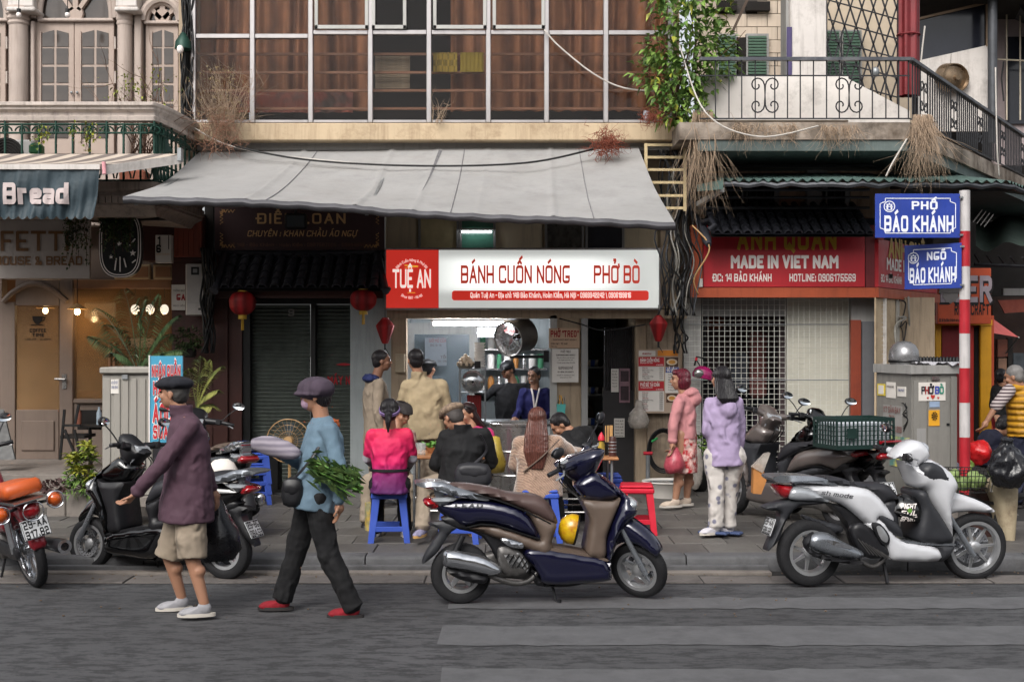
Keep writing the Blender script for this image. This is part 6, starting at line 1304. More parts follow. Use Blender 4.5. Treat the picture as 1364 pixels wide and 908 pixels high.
for px0,px1,pyt,lb in((88,132,652,'square stone planter with the yellow green croton'),(62,87,658,'small stone planter with a reddish plant'),(186,205,650,'stone planter behind the black scooter')):mbox('stone_planter',m_conc,None,px0,px1,pyt,pyt+46,12.6,12.9,.01,label=lb,cat='planter')
# ================================================================= SCOOTERS
m_navy=M('navy_paint','#0e0f2a',.2,.2,var=.08,coat=1,sc=9);m_tanp=M('tan_plastic','#5a4d44',.45,var=.1);m_seat=M('brown_vinyl','#4c3c39',.5,var=.1,bump=.15,bsc=120)
m_silvp=M('silver_paint','#8d9197',.3,.75,var=.08);m_chrome=M('chrome','#c9cbcf',.16,.95,var=.06);m_alu2=M('cast_alloy','#b5b6b8',.35,.75,var=.15,sc=12);m_tyre=M('tyre_rubber','#17171a',.75,var=.25,sc=20,bump=.35,bsc=90)
m_blk=M('black_plastic','#1a1a1d',.45,var=.15,sc=12);m_blkg=M('gloss_black','#060607',.12,var=0,coat=1);m_eng=M('engine_metal','#5e5c5b',.45,.6,var=.35,sc=18,dirt=.4,dcol='#221e1a');m_redl=M('red_lens','#8e0f18',.12,var=.1,coat=1);m_clr=M('clear_lens','#a7abb0',.1,.3,var=.2,coat=1);m_orl=M('orange_lens','#c4561a',.15,var=.1,coat=1)
m_pearl=M('pearl_white','#c3c4c8',.25,.1,var=.05,coat=.9);m_dgrey=M('dark_grey_plastic','#2a2b2f',.5,var=.12);m_vin=M('black_vinyl','#26262a',.5,var=.1,bump=.12,bsc=120);m_gun=M('warm_grey_paint','#6a625f',.28,.35,var=.08,coat=.8);m_redp=M('red_paint','#8c0e1c',.2,.1,var=.05,coat=1);m_plate=M('plate_white','#c4c6c8',.4,var=.05);m_mirr=M('mirror_glass','#cfd4d8',.04,1,var=0)
def frame(rx,ry,fx,fy,z=0.):
 r0=V((X(rx,YG(ry,z)),YG(ry,z),z));f0=V((X(fx,YG(fy,z)),YG(fy,z),z));d=(f0-r0);ln=d.length;d.normalize();n=V((-d.y,d.x,0))
 def f(px,py):
  ray=V(((px-682)/FP,1,-(py-454)/FP));t=r0.dot(n)/ray.dot(n);p=ray*t;p.z+=CH;return((p-r0).dot(d),p.z-z)
 return r0,math.atan2(d.y,d.x),ln,f
def pp(s,f=None,o=(0,0),k=1.):
 q=[tuple(float(t) for t in a.split(',')) for a in s.split()]
 return[f(o[0]+a/k,o[1]+b/k) for a,b in q] if f else q
class SC:
 """one scooter: local frame +X forward from the rear contact point, +Y left, Z up"""
 def __init__(s,root,steer,axis_top,axis_bot,conv):
  s.r=root;s.c=conv;s.xt,s.xb=V(axis_top),V(axis_bot);a=V((s.xt.x-s.xb.x,0,s.xt.y-s.xb.y)).normalized()
  p=V((s.xb.x,0,s.xb.y));s.M=MX.Translation(p)@MX.Rotation(steer,4,a)@MX.Translation(-p);s.th=steer
 def P(s,st,steer=False):
  q=pp(st) if s.c is None else[s.c(*a) for a in pp(st)]
  if steer:
   k=1/max(.6,math.cos(s.th));out=[]
   for x,z in q:t=(z-s.xb.y)/(s.xt.y-s.xb.y);xa=s.xb.x+(s.xt.x-s.xb.x)*t;out.append((xa+(x-xa)*k,z))
   q=out
  return q
 def pil(s,name,st,m,w,bulge=.03,r=.05,c=0,sm=3,steer=False,wf=None,par=None,h=.024,**k):
  q=s.P(st,steer) if isinstance(st,str) else st
  g=G().pillow(q,w,bulge,r,c,sm,h,wf);return s.add(g,name,m,steer,par,**k)
 def add(s,g,name,m,steer=False,par=None,smooth=50,**k):
  if steer:g.xf(s.M)
  return g.build(name,m,par or s.r,smooth,**k)
 def wheel(s,x,z,R_,w,spokes,steer=False,style=0,rimr=.66,disc=False,m_rim=None,hub=.045):
  c=V((x,0,z));m_rim=m_rim or m_alu2;wl=thing if 0 else None
  pr=[(R_*rimr,-w*.42),(R_*(rimr+.06),-w*.5),(R_*.86,-w*.52),(R_*.95,-w*.42),(R_*.985,-w*.22),(R_,0),(R_*.985,w*.22),(R_*.95,w*.42),(R_*.86,w*.52),(R_*(rimr+.06),w*.5),(R_*rimr,w*.42)]
  g=G().lathe([p for p in pr],c,48,'y')
  for k in range(44):
   a=k*2*PI/44
   for sg in(-1,1):
    g2=[V(((R_*q)*math.cos(a+da),yy,(R_*q)*math.sin(a+da)))+c for q,yy,da in((.93,sg*w*.47,0),(1.004,sg*w*.08,.09),(1.004,sg*w*.08,.14),(.93,sg*w*.47,.07))];g.add(g2,[(0,1,2,3)])
  ty=s.add(g,'wheel',m_tyre,steer,smooth=40)
  rr=R_*rimr;g=G().lathe([(rr+.004,-w*.44),(rr+.004,-w*.36),(rr-.014,-w*.34),(rr-.02,0),(rr-.014,w*.34),(rr+.004,w*.36),(rr+.004,w*.44),(rr-.02,w*.42),(rr-.034,0),(rr-.02,-w*.42),(rr+.004,-w*.44)],c,48,'y');s.add(g,'rim',m_rim,steer,ty)
  g=G()
  for k in range(spokes):
   a=k*2*PI/spokes+.3
   if style==0:
    for sg in(-1,1):
     def q(r,t,y):return c+V((r*math.cos(a)-t*math.sin(a),y,r*math.sin(a)+t*math.cos(a)))
     g.loft([[q(.03,-.02,sg*.022),q(.03,.02,sg*.022),q(.03,.016,sg*.004),q(.03,-.016,sg*.004)],[q(rr-.02,sg*.0-.011,sg*.02),q(rr-.02,.011,sg*.02),q(rr-.02,.009,sg*.003),q(rr-.02,-.009,sg*.003)]])
   else:
    b=a+.22*(1 if k%2 else-1);g.bar(c+V((.035*math.cos(a),0,.035*math.sin(a))),c+V(((rr-.015)*math.cos(b),0,(rr-.015)*math.sin(b))),.016,.012)
  s.add(g,'spokes',m_rim,steer,ty)
  g=G().lathe([(0,-.05),(hub*.4,-.05),(hub,-.035),(hub,.035),(hub*.4,.05),(0,.05)],c,20,'y');s.add(g,'hub',m_rim,steer,ty)
  if disc:
   y_=-w*.5 if disc<0 else w*.5;g=G().lathe([(.07,y_),(rr*.72,y_),(rr*.72,y_+.004),(.07,y_+.004)],c,36,'y');s.add(g,'brake_disc',m_chrome,steer,ty)
   g=G()
   for k in range(18):
    for rr2 in(.62,.5):a=k*2*PI/18+rr2*4;g.cyl(c+V((rr*rr2*math.cos(a),y_-.0015,rr*rr2*math.sin(a))),c+V((rr*rr2*math.cos(a),y_+.0055,rr*rr2*math.sin(a))),.005,6)
   s.add(g,'disc_holes',m_black,steer,ty,kind='stuff')
  return ty
 def bars(s,x,z,half,cover_m,rise=.0,back=.09,mirrors=(1,-1),mz=.17,lever=True):
  for sg in(-1,1):
   a=V((x,sg*.07,z));b=V((x-back*.6,sg*(half-.12),z+rise));e=V((x-back,sg*half,z+rise))
   s.add(G().tube([a,b],[.036,.024],10),'bar_cover',cover_m,True)
   s.add(G().tube([b,b+(e-b)*.04,e-(e-b)*.03,e],[.015,.0175,.0175,.014],10),'grip',m_blk,True)
   s.add(G().box(b.x-.03,b.x+.03,min(b.y,b.y-sg*.05),max(b.y,b.y-sg*.05),b.z-.03,b.z+.025,.008),'switch_box',m_blk,True)
   if lever:s.add(G().tube([b+V((.03,0,-.01)),b+V((.055,sg*.05,-.015)),e+V((.055,-sg*.0,-.03))],[.009,.007,.006],6),'brake_lever',m_alu2,True)
   if sg in mirrors:
    m0=b+V((.0,0,.01));m1=m0+V((.03,sg*.06,mz*.6));m2=m0+V((.05,sg*.12,mz))
    mr=s.add(G().tube(cr([m0,m1,m2],4,False),.0055,6),'mirror',m_blk,True)
    mt=MX.Rotation(R(8)*sg,3,'Z');s.add(G().ell(m2+V((.012,0,.02)),(.02,.062,.038),14,mt),'mirror_shell',m_blk,True,mr);s.add(G().lathe([(0,.001),(.9,.0),(1,-.003)],m2+V((-.0105,0,.02)),20,'x',mt@MX.Diagonal((1,.055,.032))),'mirror_glass',m_mirr,True,mr)
 def plate(s,lines,cx,cz,rake,w=.19,h=.14,y=0,tilt=0):
  """number plate behind the tail; local -X faces backwards"""
  mt=MX.Translation((cx,y,cz))@MX.Rotation(tilt,4,'X')@MX.Rotation(rake,4,'Y');g=G().box(-.003,.003,-w/2,w/2,-h/2,h/2,.002).xf(mt);pl=g.build('number_plate',m_plate,s.r)
  g=G()
  for k,t in enumerate(lines):text(g,t,-w*.40,w*.40,(h*.08 if k==0 else-h*.42),h*.34,wt=1.25,gap=1.1,fr=lambda a,b:tuple(mt@V((-.006,-a,b))))
  for q in(1,):
   for a,b in(((-1,-1),(1,-1)),((1,-1),(1,1)),((1,1),(-1,1)),((-1,1),(-1,-1))):g.bar(mt@V((-.005,a[0]*w*.48,a[1]*h*.46)),mt@V((-.005,b[0]*w*.48,b[1]*h*.46)),.003,.003)
  g.build('plate_lettering',m_black,pl,0)
 def fork(s,top,bot,c=(.075,-.075)):
  for y in c:s.add(G().tube([(top[0],y,top[1]),((top[0]+bot[0])/2,y,(top[1]+bot[1])/2),(bot[0],y,bot[1])],[.017,.022,.022],10),'fork',m_silvp,True)
def tapf(x0,w0,x1,w1):return lambda x,z:w0+(w1-w0)*min(1,max(0,(x-x0)/(x1-x0)))
def lead(root,f,steer,C,lines=None,o=(540,540),k=3.242,badge=True,basket=None,extra=True):
 cv=(lambda u,v:f(o[0]+u/k,o[1]+v/k)) if o else None
 s=SC(root,steer,cv(762,240),cv(1011,700),cv);zr=tapf(0,.07,.45,.165)
 xr,z_=cv(240,727);s.wheel(xr,.215,.215,.1,5,rimr=.62);xf,z_=cv(1008,705);s.wheel(xf,.215,.215,.092,5,True,rimr=.7,disc=1)
 s.pil('side_panel','130,412 200,402 300,398 400,408 480,432 525,470 556,522 572,562 520,548 440,522 380,505 320,502 255,517 205,492 160,467 132,442',C['body'],.16,.05,.09,wf=tapf(-.15,.085,.35,.172))
 s.pil('lower_panel','255,519 320,503 380,506 440,523 520,550 574,566 558,520 527,466 490,436 540,450 600,478 642,500 632,545 622,580 628,606 590,642 560,627 500,602 450,576 400,566 330,541',C['trim'],.155,.045,.07,wf=tapf(.0,.1,.35,.166))
 s.pil('inner_frame','180,470 560,470 610,600 560,700 420,690 330,560 200,520',m_blk,.07,.02,.05)
 s.pil('seat','190,337 260,335 330,345 390,357 430,371 500,380 560,385 602,405 628,440 646,480 646,502 618,500 560,472 500,442 440,417 380,397 300,383 230,368',C['seat'],.15,.06,.06,wf=tapf(-.1,.11,.3,.155))
 s.pil('grab_rail','46,326 150,323 215,345 290,365 350,390 348,402 280,394 200,380 150,364 108,352 60,342',C['rail'],.135,.02,.02,h=.03)
 s.pil('rail_stay','120,345 165,360 155,420 140,420',C['rail'],.05,.01,.02)
 s.pil('tail_light','76,411 108,396 140,424 126,438 96,433',m_redl,.1,.03,.03);s.pil('tail_lens','109,397 200,389 218,396 160,424 141,423',m_clr,.115,.03,.03)
 s.pil('rear_fender','98,506 160,496 232,514 198,540 168,580 142,622 112,652 72,680 84,640 114,592 144,546 136,524',C['dark'],.06,.015,.03)
 s.pil('floor_side','556,600 640,611 770,632 850,654 872,720 862,740 760,751 600,755 572,722 540,672 500,622',C['body'],.165,.03,.05);s.pil('floor_board','560,600 640,604 770,626 850,645 855,657 770,637 640,616',C['trim'],.155,.01,.02)
 s.pil('belly','540,690 600,757 760,753 700,770 560,765',m_blk,.12,.03,.04)
 s.pil('inner_shield','768,400 880,405 912,388 900,430 872,500 852,560 846,640 776,632 782,560 790,480 758,412',C['trim'],.166,.022,.03)
 s.pil('leg_shield','800,285 842,298 900,340 952,385 988,430 992,462 962,485 932,520 902,590 882,660 882,735 860,737 850,660 846,600 872,500 905,412 912,388',C['body'],.2,.12,.12,wf=lambda x,z:.20-.05*max(0,z-.55));s.pil('upper_cowl','728,330 800,285 842,300 900,345 916,384 860,405 782,402 752,378',C['body'],.13,.05,.06)
 s.pil('badge_strip','800,284 845,297 900,338 945,380 925,384 880,350 830,312',m_chrome,.1,.05,.05)
 cxf=cv(975,420);g=G().ell((cxf[0]-.02,0,cxf[1]),(.06,.16,.05),16);s.add(g,'headlight',m_clr)
 s.pil('front_fender','925,470 985,492 1035,535 1072,590 1066,612 1030,588 985,572 945,580 915,612 900,606 908,545',C['body'],.075,.03,.05,steer=True)
 a_,b_=s.P('945,505 1048,700',True);s.fork(a_,b_)
 s.pil('bar_cowl','668,262 700,240 745,205 790,178 826,178 832,205 822,250 812,285 785,318 752,328 716,300 690,283',C['cowl'],.095,.06,.07,steer=True)
 s.pil('dash','690,250 735,230 760,300 735,310',m_clr,.075,.01,.02,steer=True) if C.get('dash') else None
 a,b=s.P('755,300',True)[0],cv(800,420)
 for y_ in(-.05,-.02,.04):s.add(G().tube(cr([s.M@V((a[0]-.03,y_-.05,a[1]+.05)),s.M@V((a[0]-.1,y_-.06,a[1]-.03)),(b[0]-.06,y_,b[1]+.02),(b[0]+.02,y_,b[1])],4,False),.005,5),'control_cable',m_wire)
 s.pil('panel_gap','255,515 320,499 380,502 440,519 520,544 570,559 566,563 520,549 440,524 380,507 320,504 257,520',m_black,.17,.01,.01,sm=1,wf=tapf(-.0,.113,.35,.1705));s.pil('seat_seam','232,362 300,374 380,391 440,411 500,436 562,466 616,494 616,500 560,472 500,442 440,417 380,397 300,380 232,368',m_black,.15,.01,.01,sm=1,wf=tapf(-.1,.118,.3,.162))
 b0=s.P('755,250',True)[0];s.bars(b0[0],b0[1]+.02,.345,C['cowl'],.02,.07,mirrors=(1,-1),mz=.15)
 s.pil('engine_cover','395,600 440,598 490,620 526,680 505,715 450,722 405,700 392,650',m_eng,.04,.02,.04,c=-.13);
 if extra:
  g=G()
  for q in range(4):
   for p in range(3):a=cv(425+q*22+p*12,640+p*18+q*3);b=cv(437+q*22+p*12,622+p*18+q*3);g.bar((a[0],-.172,a[1]),(b[0],-.172,b[1]),.012,.008)
  s.add(g,'cooling_slots',m_black)
 s.pil('radiator_guard','412,612 480,622 520,680 500,705 440,700 405,650',m_alu2,.012,.008,.02,c=-.158)
 s.pil('swing_arm','230,700 420,620 560,680 560,750 400,745 300,760 230,745',m_eng,.05,.02,.04,c=.05)
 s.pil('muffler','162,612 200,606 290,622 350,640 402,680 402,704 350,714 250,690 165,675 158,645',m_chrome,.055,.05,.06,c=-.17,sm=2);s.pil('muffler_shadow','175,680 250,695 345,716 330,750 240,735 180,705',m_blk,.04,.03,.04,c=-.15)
 a,b,c_,d=cv(390,730),cv(460,752),cv(520,745),cv(560,715);s.add(G().tube(cr([(a[0]-.1,-.14,a[1]+.05),(a[0],-.14,a[1]),(b[0],-.13,b[1]),(c_[0],-.11,c_[1]),(d[0],-.08,d[1])],4,False),.02,8),'exhaust_pipe',m_eng)
 s.pil('foot_peg','404,555 450,560 495,578 490,600 440,590 408,570',m_chrome,.02,.015,.02,c=-.175)
 a=cv(628,755);s.add(G().tube([(a[0],.0,a[1]),(a[0]+.03,-.06,.02),(a[0]+.06,-.08,.015)],[.012,.01,.012],6),'centre_stand',m_blk);a=cv(215,540);s.add(G().tube([(a[0]+.05,-.09,a[1]-.02),(a[0]-.02,-.09,a[1]-.16)],.022,8),'shock_absorber',m_redp if C.get('redshock') else m_blk)
 if badge:
  L1=cv(212,421);L2=cv(322,421);g=G();text(g,'LEAD',L1[0],L2[0],L1[1]-.012,.022,wt=1.5,gap=1.6,shear=.3,fr=lambda x,z:(x,-(tapf(-.15,.085,.35,.172)(x,z)+.003),z));s.add(g,'lettering',m_chrome,smooth=0)
 if lines:a=cv(112,620);s.plate(lines,a[0]-.035,a[1]+.03,R(28))
 return s
def sroot(label,r0,rz,name='parked_scooter',grp='scooters parked along the street'):return thing(name,label,'scooter',tuple(r0),rz,grp,world=False)
# --- blue scooter in the centre
r0,rz,ln,f=frame(618,803,851,798)
cvL=f
CB=dict(body=m_navy,trim=m_tanp,seat=m_seat,rail=m_silvp,dark=m_dgrey,cowl=m_navy,dash=1)
s1=lead(sroot('navy blue scooter with brown seat and tan legroom parked at the kerb',r0,rz),f,-R(40),CB)
# --- yellow child's helmet hanging inside it
def helmet(c,r,m,label,rot=0,tilt=0,visor=None,deco=None,cat='helmet'):
 t=thing('helmet',label,cat,c);mt=MX.Rotation(rot,3,'Z')@MX.Rotation(tilt,3,'Y')
 G().lathe([(0,r),(r*.45,r*.93),(r*.8,r*.62),(r*.98,r*.2),(r*1.0,-.1*r),(r*.93,-.42*r),(r*.8,-.42*r),(r*.8,0)],c,24,'z',mt@MX.Diagonal((1.12,1,1))).build('shell',m,t,60)
 G().lathe([(r*.94,-.43*r),(r*.99,-.4*r),(r*1.0,-.28*r),(r*1.015,-.26*r),(r*1.01,-.36*r)],c,24,'z',mt@MX.Diagonal((1.12,1,1))).build('trim',visor or m_black,t,60)
 if deco:deco(t,V(c),mt)
 return t
m_hy=M('yellow_shell','#c9a412',.3,var=.1,coat=.5,col2='#a8701c',sc=14)
r_=V(tuple(r0));d_=V((math.cos(rz),math.sin(rz),0));hp=cvL(762,704);helmet(tuple(r_+d_*hp[0]+V((0,-.0,hp[1]))),.098,m_hy,'yellow child helmet with black rim hanging in the legroom of the blue scooter',0,R(-78))
# --- black scooter at the left, seen from its left side, facing left
r0,rz,ln,f=frame(302,771,122,758.5)
k_=ln/1.27
CK=dict(body=m_blkg,trim=m_blk,seat=m_vin,rail=m_silvp,dark=m_blk,cowl=m_blk,dash=1)
fl=lambda px,py,kk=k_:(((px-540)*3.242-240)/606*kk,(846-(py-540)*3.242)/606)
def gen(label,r0,rz,C,steer,lines=None,scale=1.,**k):
 o_=sroot(label,r0,rz);o_.scale=(scale,)*3;return lead(o_,fl,steer,C,lines,**k)
sB=gen('gloss black scooter parked at the left behind the man in the plum jacket',r0,rz,CK,R(-8),['29-BG','064.53'],badge=False)
# --- white scooter on the right
r0,rz,ln,f=frame(1077,781,1294,772)
def white():
 cv=lambda u,v:f(1000+u/3.242,520+v/3.242);root=sroot('pearl white scooter with black seat in front of the grey cabinet',r0,rz);s=SC(root,R(-6),cv(700,270),cv(962,672),cv)
 x,z=cv(250,697);s.wheel(x,z,.255,.1,14,style=1,rimr=.66);x,z=cv(962,672);s.wheel(x,z,.262,.085,14,True,1,rimr=.76,disc=1)
 s.pil('side_panel','175,398 270,402 350,402 420,408 480,420 530,460 575,520 588,545 575,565 520,545 520,560 560,610 600,640 500,590 430,530 380,490 330,470 250,440',m_pearl,.16,.05,.08,wf=tapf(-.15,.09,.35,.165))
 s.pil('lower_sweep','470,560 530,545 560,580 612,632 690,650 770,670 774,722 590,722 560,700 530,650 480,590',m_pearl,.165,.04,.06);s.pil('dark_insert','512,528 545,530 600,570 614,612 600,618 555,590',m_dgrey,.168,.02,.03);s.pil('under_seat','548,478 602,470 614,612 590,580 560,520',m_dgrey,.12,.03,.05)
 s.pil('seat','300,368 370,372 420,392 500,398 560,398 602,440 605,465 560,476 540,474 500,436 430,412 350,400 290,385',m_vin,.145,.055,.06);s.pil('grab_rail','72,366 130,360 250,364 310,380 345,398 340,405 270,395 160,392 90,388',m_silvp,.13,.02,.02,h=.03)
 s.pil('tail_light','100,404 140,404 165,415 140,460 112,440',m_redl,.1,.03,.03);s.pil('tail_lens','166,412 230,420 320,470 260,470 150,462',m_clr,.112,.03,.04)
 s.pil('rear_fender','60,496 160,466 260,465 330,480 250,490 190,500 140,560 110,640 64,688 75,650 110,570 120,520 66,512',m_dgrey,.07,.02,.03);s.pil('inner_mudguard','225,535 300,560 380,580 390,605 350,615 310,590 240,560',m_dgrey,.05,.02,.03);s.pil('inner_frame','330,480 480,540 560,640 530,700 440,680 400,560',m_blk,.08,.02,.05)
 s.pil('floor_side','612,640 690,648 832,655 832,690 800,722 774,722 770,670 700,650',m_dgrey,.16,.04,.06);s.pil('floor_edge','600,634 720,645 832,648 832,656 720,654 610,644',m_silvp,.15,.01,.02)
 s.pil('inner_shield','682,432 720,425 740,470 800,560 832,645 690,640 690,560 700,500',m_dgrey,.17,.04,.06)
 s.pil('leg_shield','645,300 690,320 740,290 790,310 840,350 866,400 850,440 836,500 836,600 832,645 800,560 745,465 725,425 690,410 670,360',m_pearl,.2,.11,.12,wf=lambda x,z:.2-.05*max(0,z-.5));s.pil('glove_box','690,335 730,302 780,320 815,365 812,392 770,400 715,385',m_dgrey,.185,.05,.05)
 s.pil('front_fender','835,530 832,490 850,440 900,445 980,475 1034,512 1000,520 940,515 880,520',m_pearl,.07,.03,.05,steer=True);s.fork(*s.P('845,540 945,705',True))
 s.pil('bar_cowl','605,285 640,240 690,212 730,225 755,270 740,295 700,330 680,330 665,300 625,290',m_pearl,.12,.06,.07,steer=True);s.add(G().ell((cv(738,258)[0],0,cv(738,258)[1]),(.05,.07,.065),16),'headlight',m_clr,True)
 b0=s.P('660,280',True)[0];s.bars(b0[0],b0[1],.34,m_pearl,.02,.09,mirrors=(1,),mz=.12)
 s.pil('side_chrome','478,565 510,560 550,610 545,650 515,640',m_blk,.022,.01,.02,c=-.165);s.pil('side_lens','492,575 512,572 540,612 536,638 512,625',m_alu2,.01,.008,.02,c=-.186)
 s.pil('engine_cover','400,590 440,560 500,600 560,690 500,712 440,690',m_blk,.05,.02,.04,c=-.11)
 g=G()
 for q in range(7):a,b=cv(420+q*16,625+q*9),cv(470+q*16,690+q*4);g.bar((a[0],-.165,a[1]),(b[0],-.165,b[1]),.006,.006)
 s.add(g,'cooling_fins',m_eng)
 s.pil('muffler','205,625 240,598 290,600 350,635 430,675 440,700 400,710 300,695 220,665',m_silvp,.06,.055,.06,c=-.165);s.pil('muffler_heat_shield','270,625 310,630 375,655 370,662 300,648',m_chrome,.012,.008,.01,c=-.222);s.pil('muffler_end','186,640 230,596 210,660 300,700 420,715 440,735 340,725 230,700',m_blk,.045,.03,.03,c=-.16)
 a,b,c_=cv(430,720),cv(500,748),cv(570,700);s.add(G().tube(cr([(a[0],-.14,a[1]),(b[0],-.12,b[1]),(c_[0],-.08,c_[1])],5,False),.018,8),'exhaust_pipe',m_eng);a=cv(568,735);s.add(G().bar((a[0],-.02,a[1]),(a[0],-.08,.02),.02),'centre_stand',m_blk)
 s.pil('swing_arm','240,690 400,600 520,640 520,720 300,715',m_eng,.04,.02,.04,c=.06);a=cv(82,585);s.plate(['29-AA','588.33'],a[0]-.01,a[1],R(20),.17,.13)
 L1,L2=cv(268,425),cv(398,443);g=G();text(g,'sh mode',L1[0],L2[0],L1[1]-.02,.028,wt=1.1,gap=1.,shear=.4,fr=lambda x,z:(x,-.155,z-.03*(x-L1[0])/.2));s.add(g,'lettering',m_dgrey,smooth=0)
 t=cv(655,512);p=V(tuple(r0))+V((math.cos(rz),math.sin(rz),0))*t[0]+V((0,-.05,t[1]))
 def deco(th,c,mt):
  for k,(tt,dz) in enumerate((('FIGHT',.03),('FUL',-.02),('SPORT',-.065))):g=G();text(g,tt,-.06,.05,dz,.03,wt=1.6,shear=.3,fr=lambda x,z:(c.x+x,c.y-math.sqrt(max(.001,.131**2-x*x*.9-z*z)),c.z+z));g.build('lettering',m_wlet,th,0)
  g=G().lathe([(0,0),(.018,0),(.018,.003),(0,.003)],c+V((-.0,-.135,.015)),14,'y');g.build('emblem',M('emblem_green','#5f8a3a',.5),th)
 helmet(tuple(p),.125,m_blkg,'black helmet with white lettering hanging in the legroom of the white scooter',R(20),R(20),deco=deco)
white()
# --- pair parked nose-in behind it, and the one behind the walkers
CG=dict(body=m_gun,trim=m_dgrey,seat=m_vin,rail=m_blk,dark=m_blk,cowl=m_gun,dash=1);CR_=dict(body=m_blkg,trim=m_blk,seat=m_vin,rail=m_redp,dark=m_blk,cowl=m_blkg,redshock=1,dash=1);CT=dict(body=m_blkg,trim=m_tanp,seat=m_tanp,rail=m_chrome,dark=m_blk,cowl=m_blk,dash=1)
def ppos(px,Y,z=.12):return V((X(px,Y),Y,z))
sG=gen('warm grey scooter parked nose left on the pavement behind the white one',ppos(1120,11.8),R(128),CG,R(-25),None,1.0,badge=False)
sR=gen('black and red scooter carrying a dark green crate',ppos(1160,11.75),R(112),CR_,R(-12),['26-K1','238.89'],.97,badge=False)
sT=gen('black scooter with tan seat and chrome rail half hidden behind the man in plum',ppos(316,11.2),R(128),CT,R(-30),None,1.0,badge=False)
def crate():
 r0=ppos(1155,11.6);p=r0+V((X(1141,11.5)-X(1155,11.5),-.0,0));t=thing('plastic_crate','dark green slatted plastic crate tied on the black and red scooter','crate',(X(1141,11.5),11.6,Z(597,11.4)),R(18));ORG[t]=V((0,0,0))
 m_cr=M('crate_green','#122a26',.5,var=.15);w_,d_,h_=.30,.2,.27;z0=0
 for(nm,x0,x1,y0,y1) in(('f',-w_,w_,-d_,-d_+.012),('b',-w_,w_,d_-.012,d_),('l',-w_,-w_+.012,-d_+.013,d_-.013),('r',w_-.012,w_,-d_+.013,d_-.013)):
  g=G();g.box(x0,x1,y0,y1,h_-.03,h_).box(x0,x1,y0,y1,0,.03)
  long_=x1-x0>y1-y0;L0,L1=(x0,x1) if long_ else(y0,y1);n=int((L1-L0)/.042)
  for i in range(n+1):
   q=L0+(L1-L0-.012)*i/n
   if long_:g.box(q,q+.012,y0+.001,y1-.001,.0301,h_-.0301)
   else:g.box(x0+.001,x1-.001,q,q+.012,.0301,h_-.0301)
  for i in range(1,5):
   z=.03+(h_-.06)*i/5
   if long_:g.box(x0+.013,x1-.013,y0+.002,y1-.002,z-.004,z+.004)
   else:g.box(x0+.002,x1-.002,y0+.013,y1-.013,z-.004,z+.004)
  g.build('crate_side',m_cr,t)
 G().box(-w_,w_,-d_,d_,-.008,-.001).build('crate_floor',m_cr,t);G().box(-.2,-.1,-d_-.003,-d_-.0005,.09,.18).build('label_block',m_cr,t)
 G().box(-w_+.02,w_-.02,-d_+.03,d_-.03,.0,.22,.02).build('white_lining',M('styrofoam','#b9bec4',.8,var=.15,sc=15),t)
crate()
t=thing('carton_bag','torn carton in a clear bag hung on the grey scooter','bag',P(1012,638,11.2));G().prism([(X(1003,11.2),Z(657,11.2)),(X(1004,11.2),Z(622,11.2)),(X(1015,11.2),Z(618,11.2)),(X(1021,11.2),Z(640,11.2)),(X(1014,11.2),Z(658,11.2))],11.2,11.3).build('carton',M('carton','#a9713c',.8,var=.2,sc=8),t);G().prism([(X(1002,11.2),Z(622,11.2)),(X(1020,11.2),Z(604,11.2)),(X(1026,11.2),Z(603,11.2)),(X(1016,11.2),Z(630,11.2))],11.19,11.28).build('bag_top',m_bagc,t)
helmet(tuple(P(296,629,11.0)),.12,m_paper,'white half helmet with grey brim on the seat behind the plum jacket',0,R(-5),m_grey)
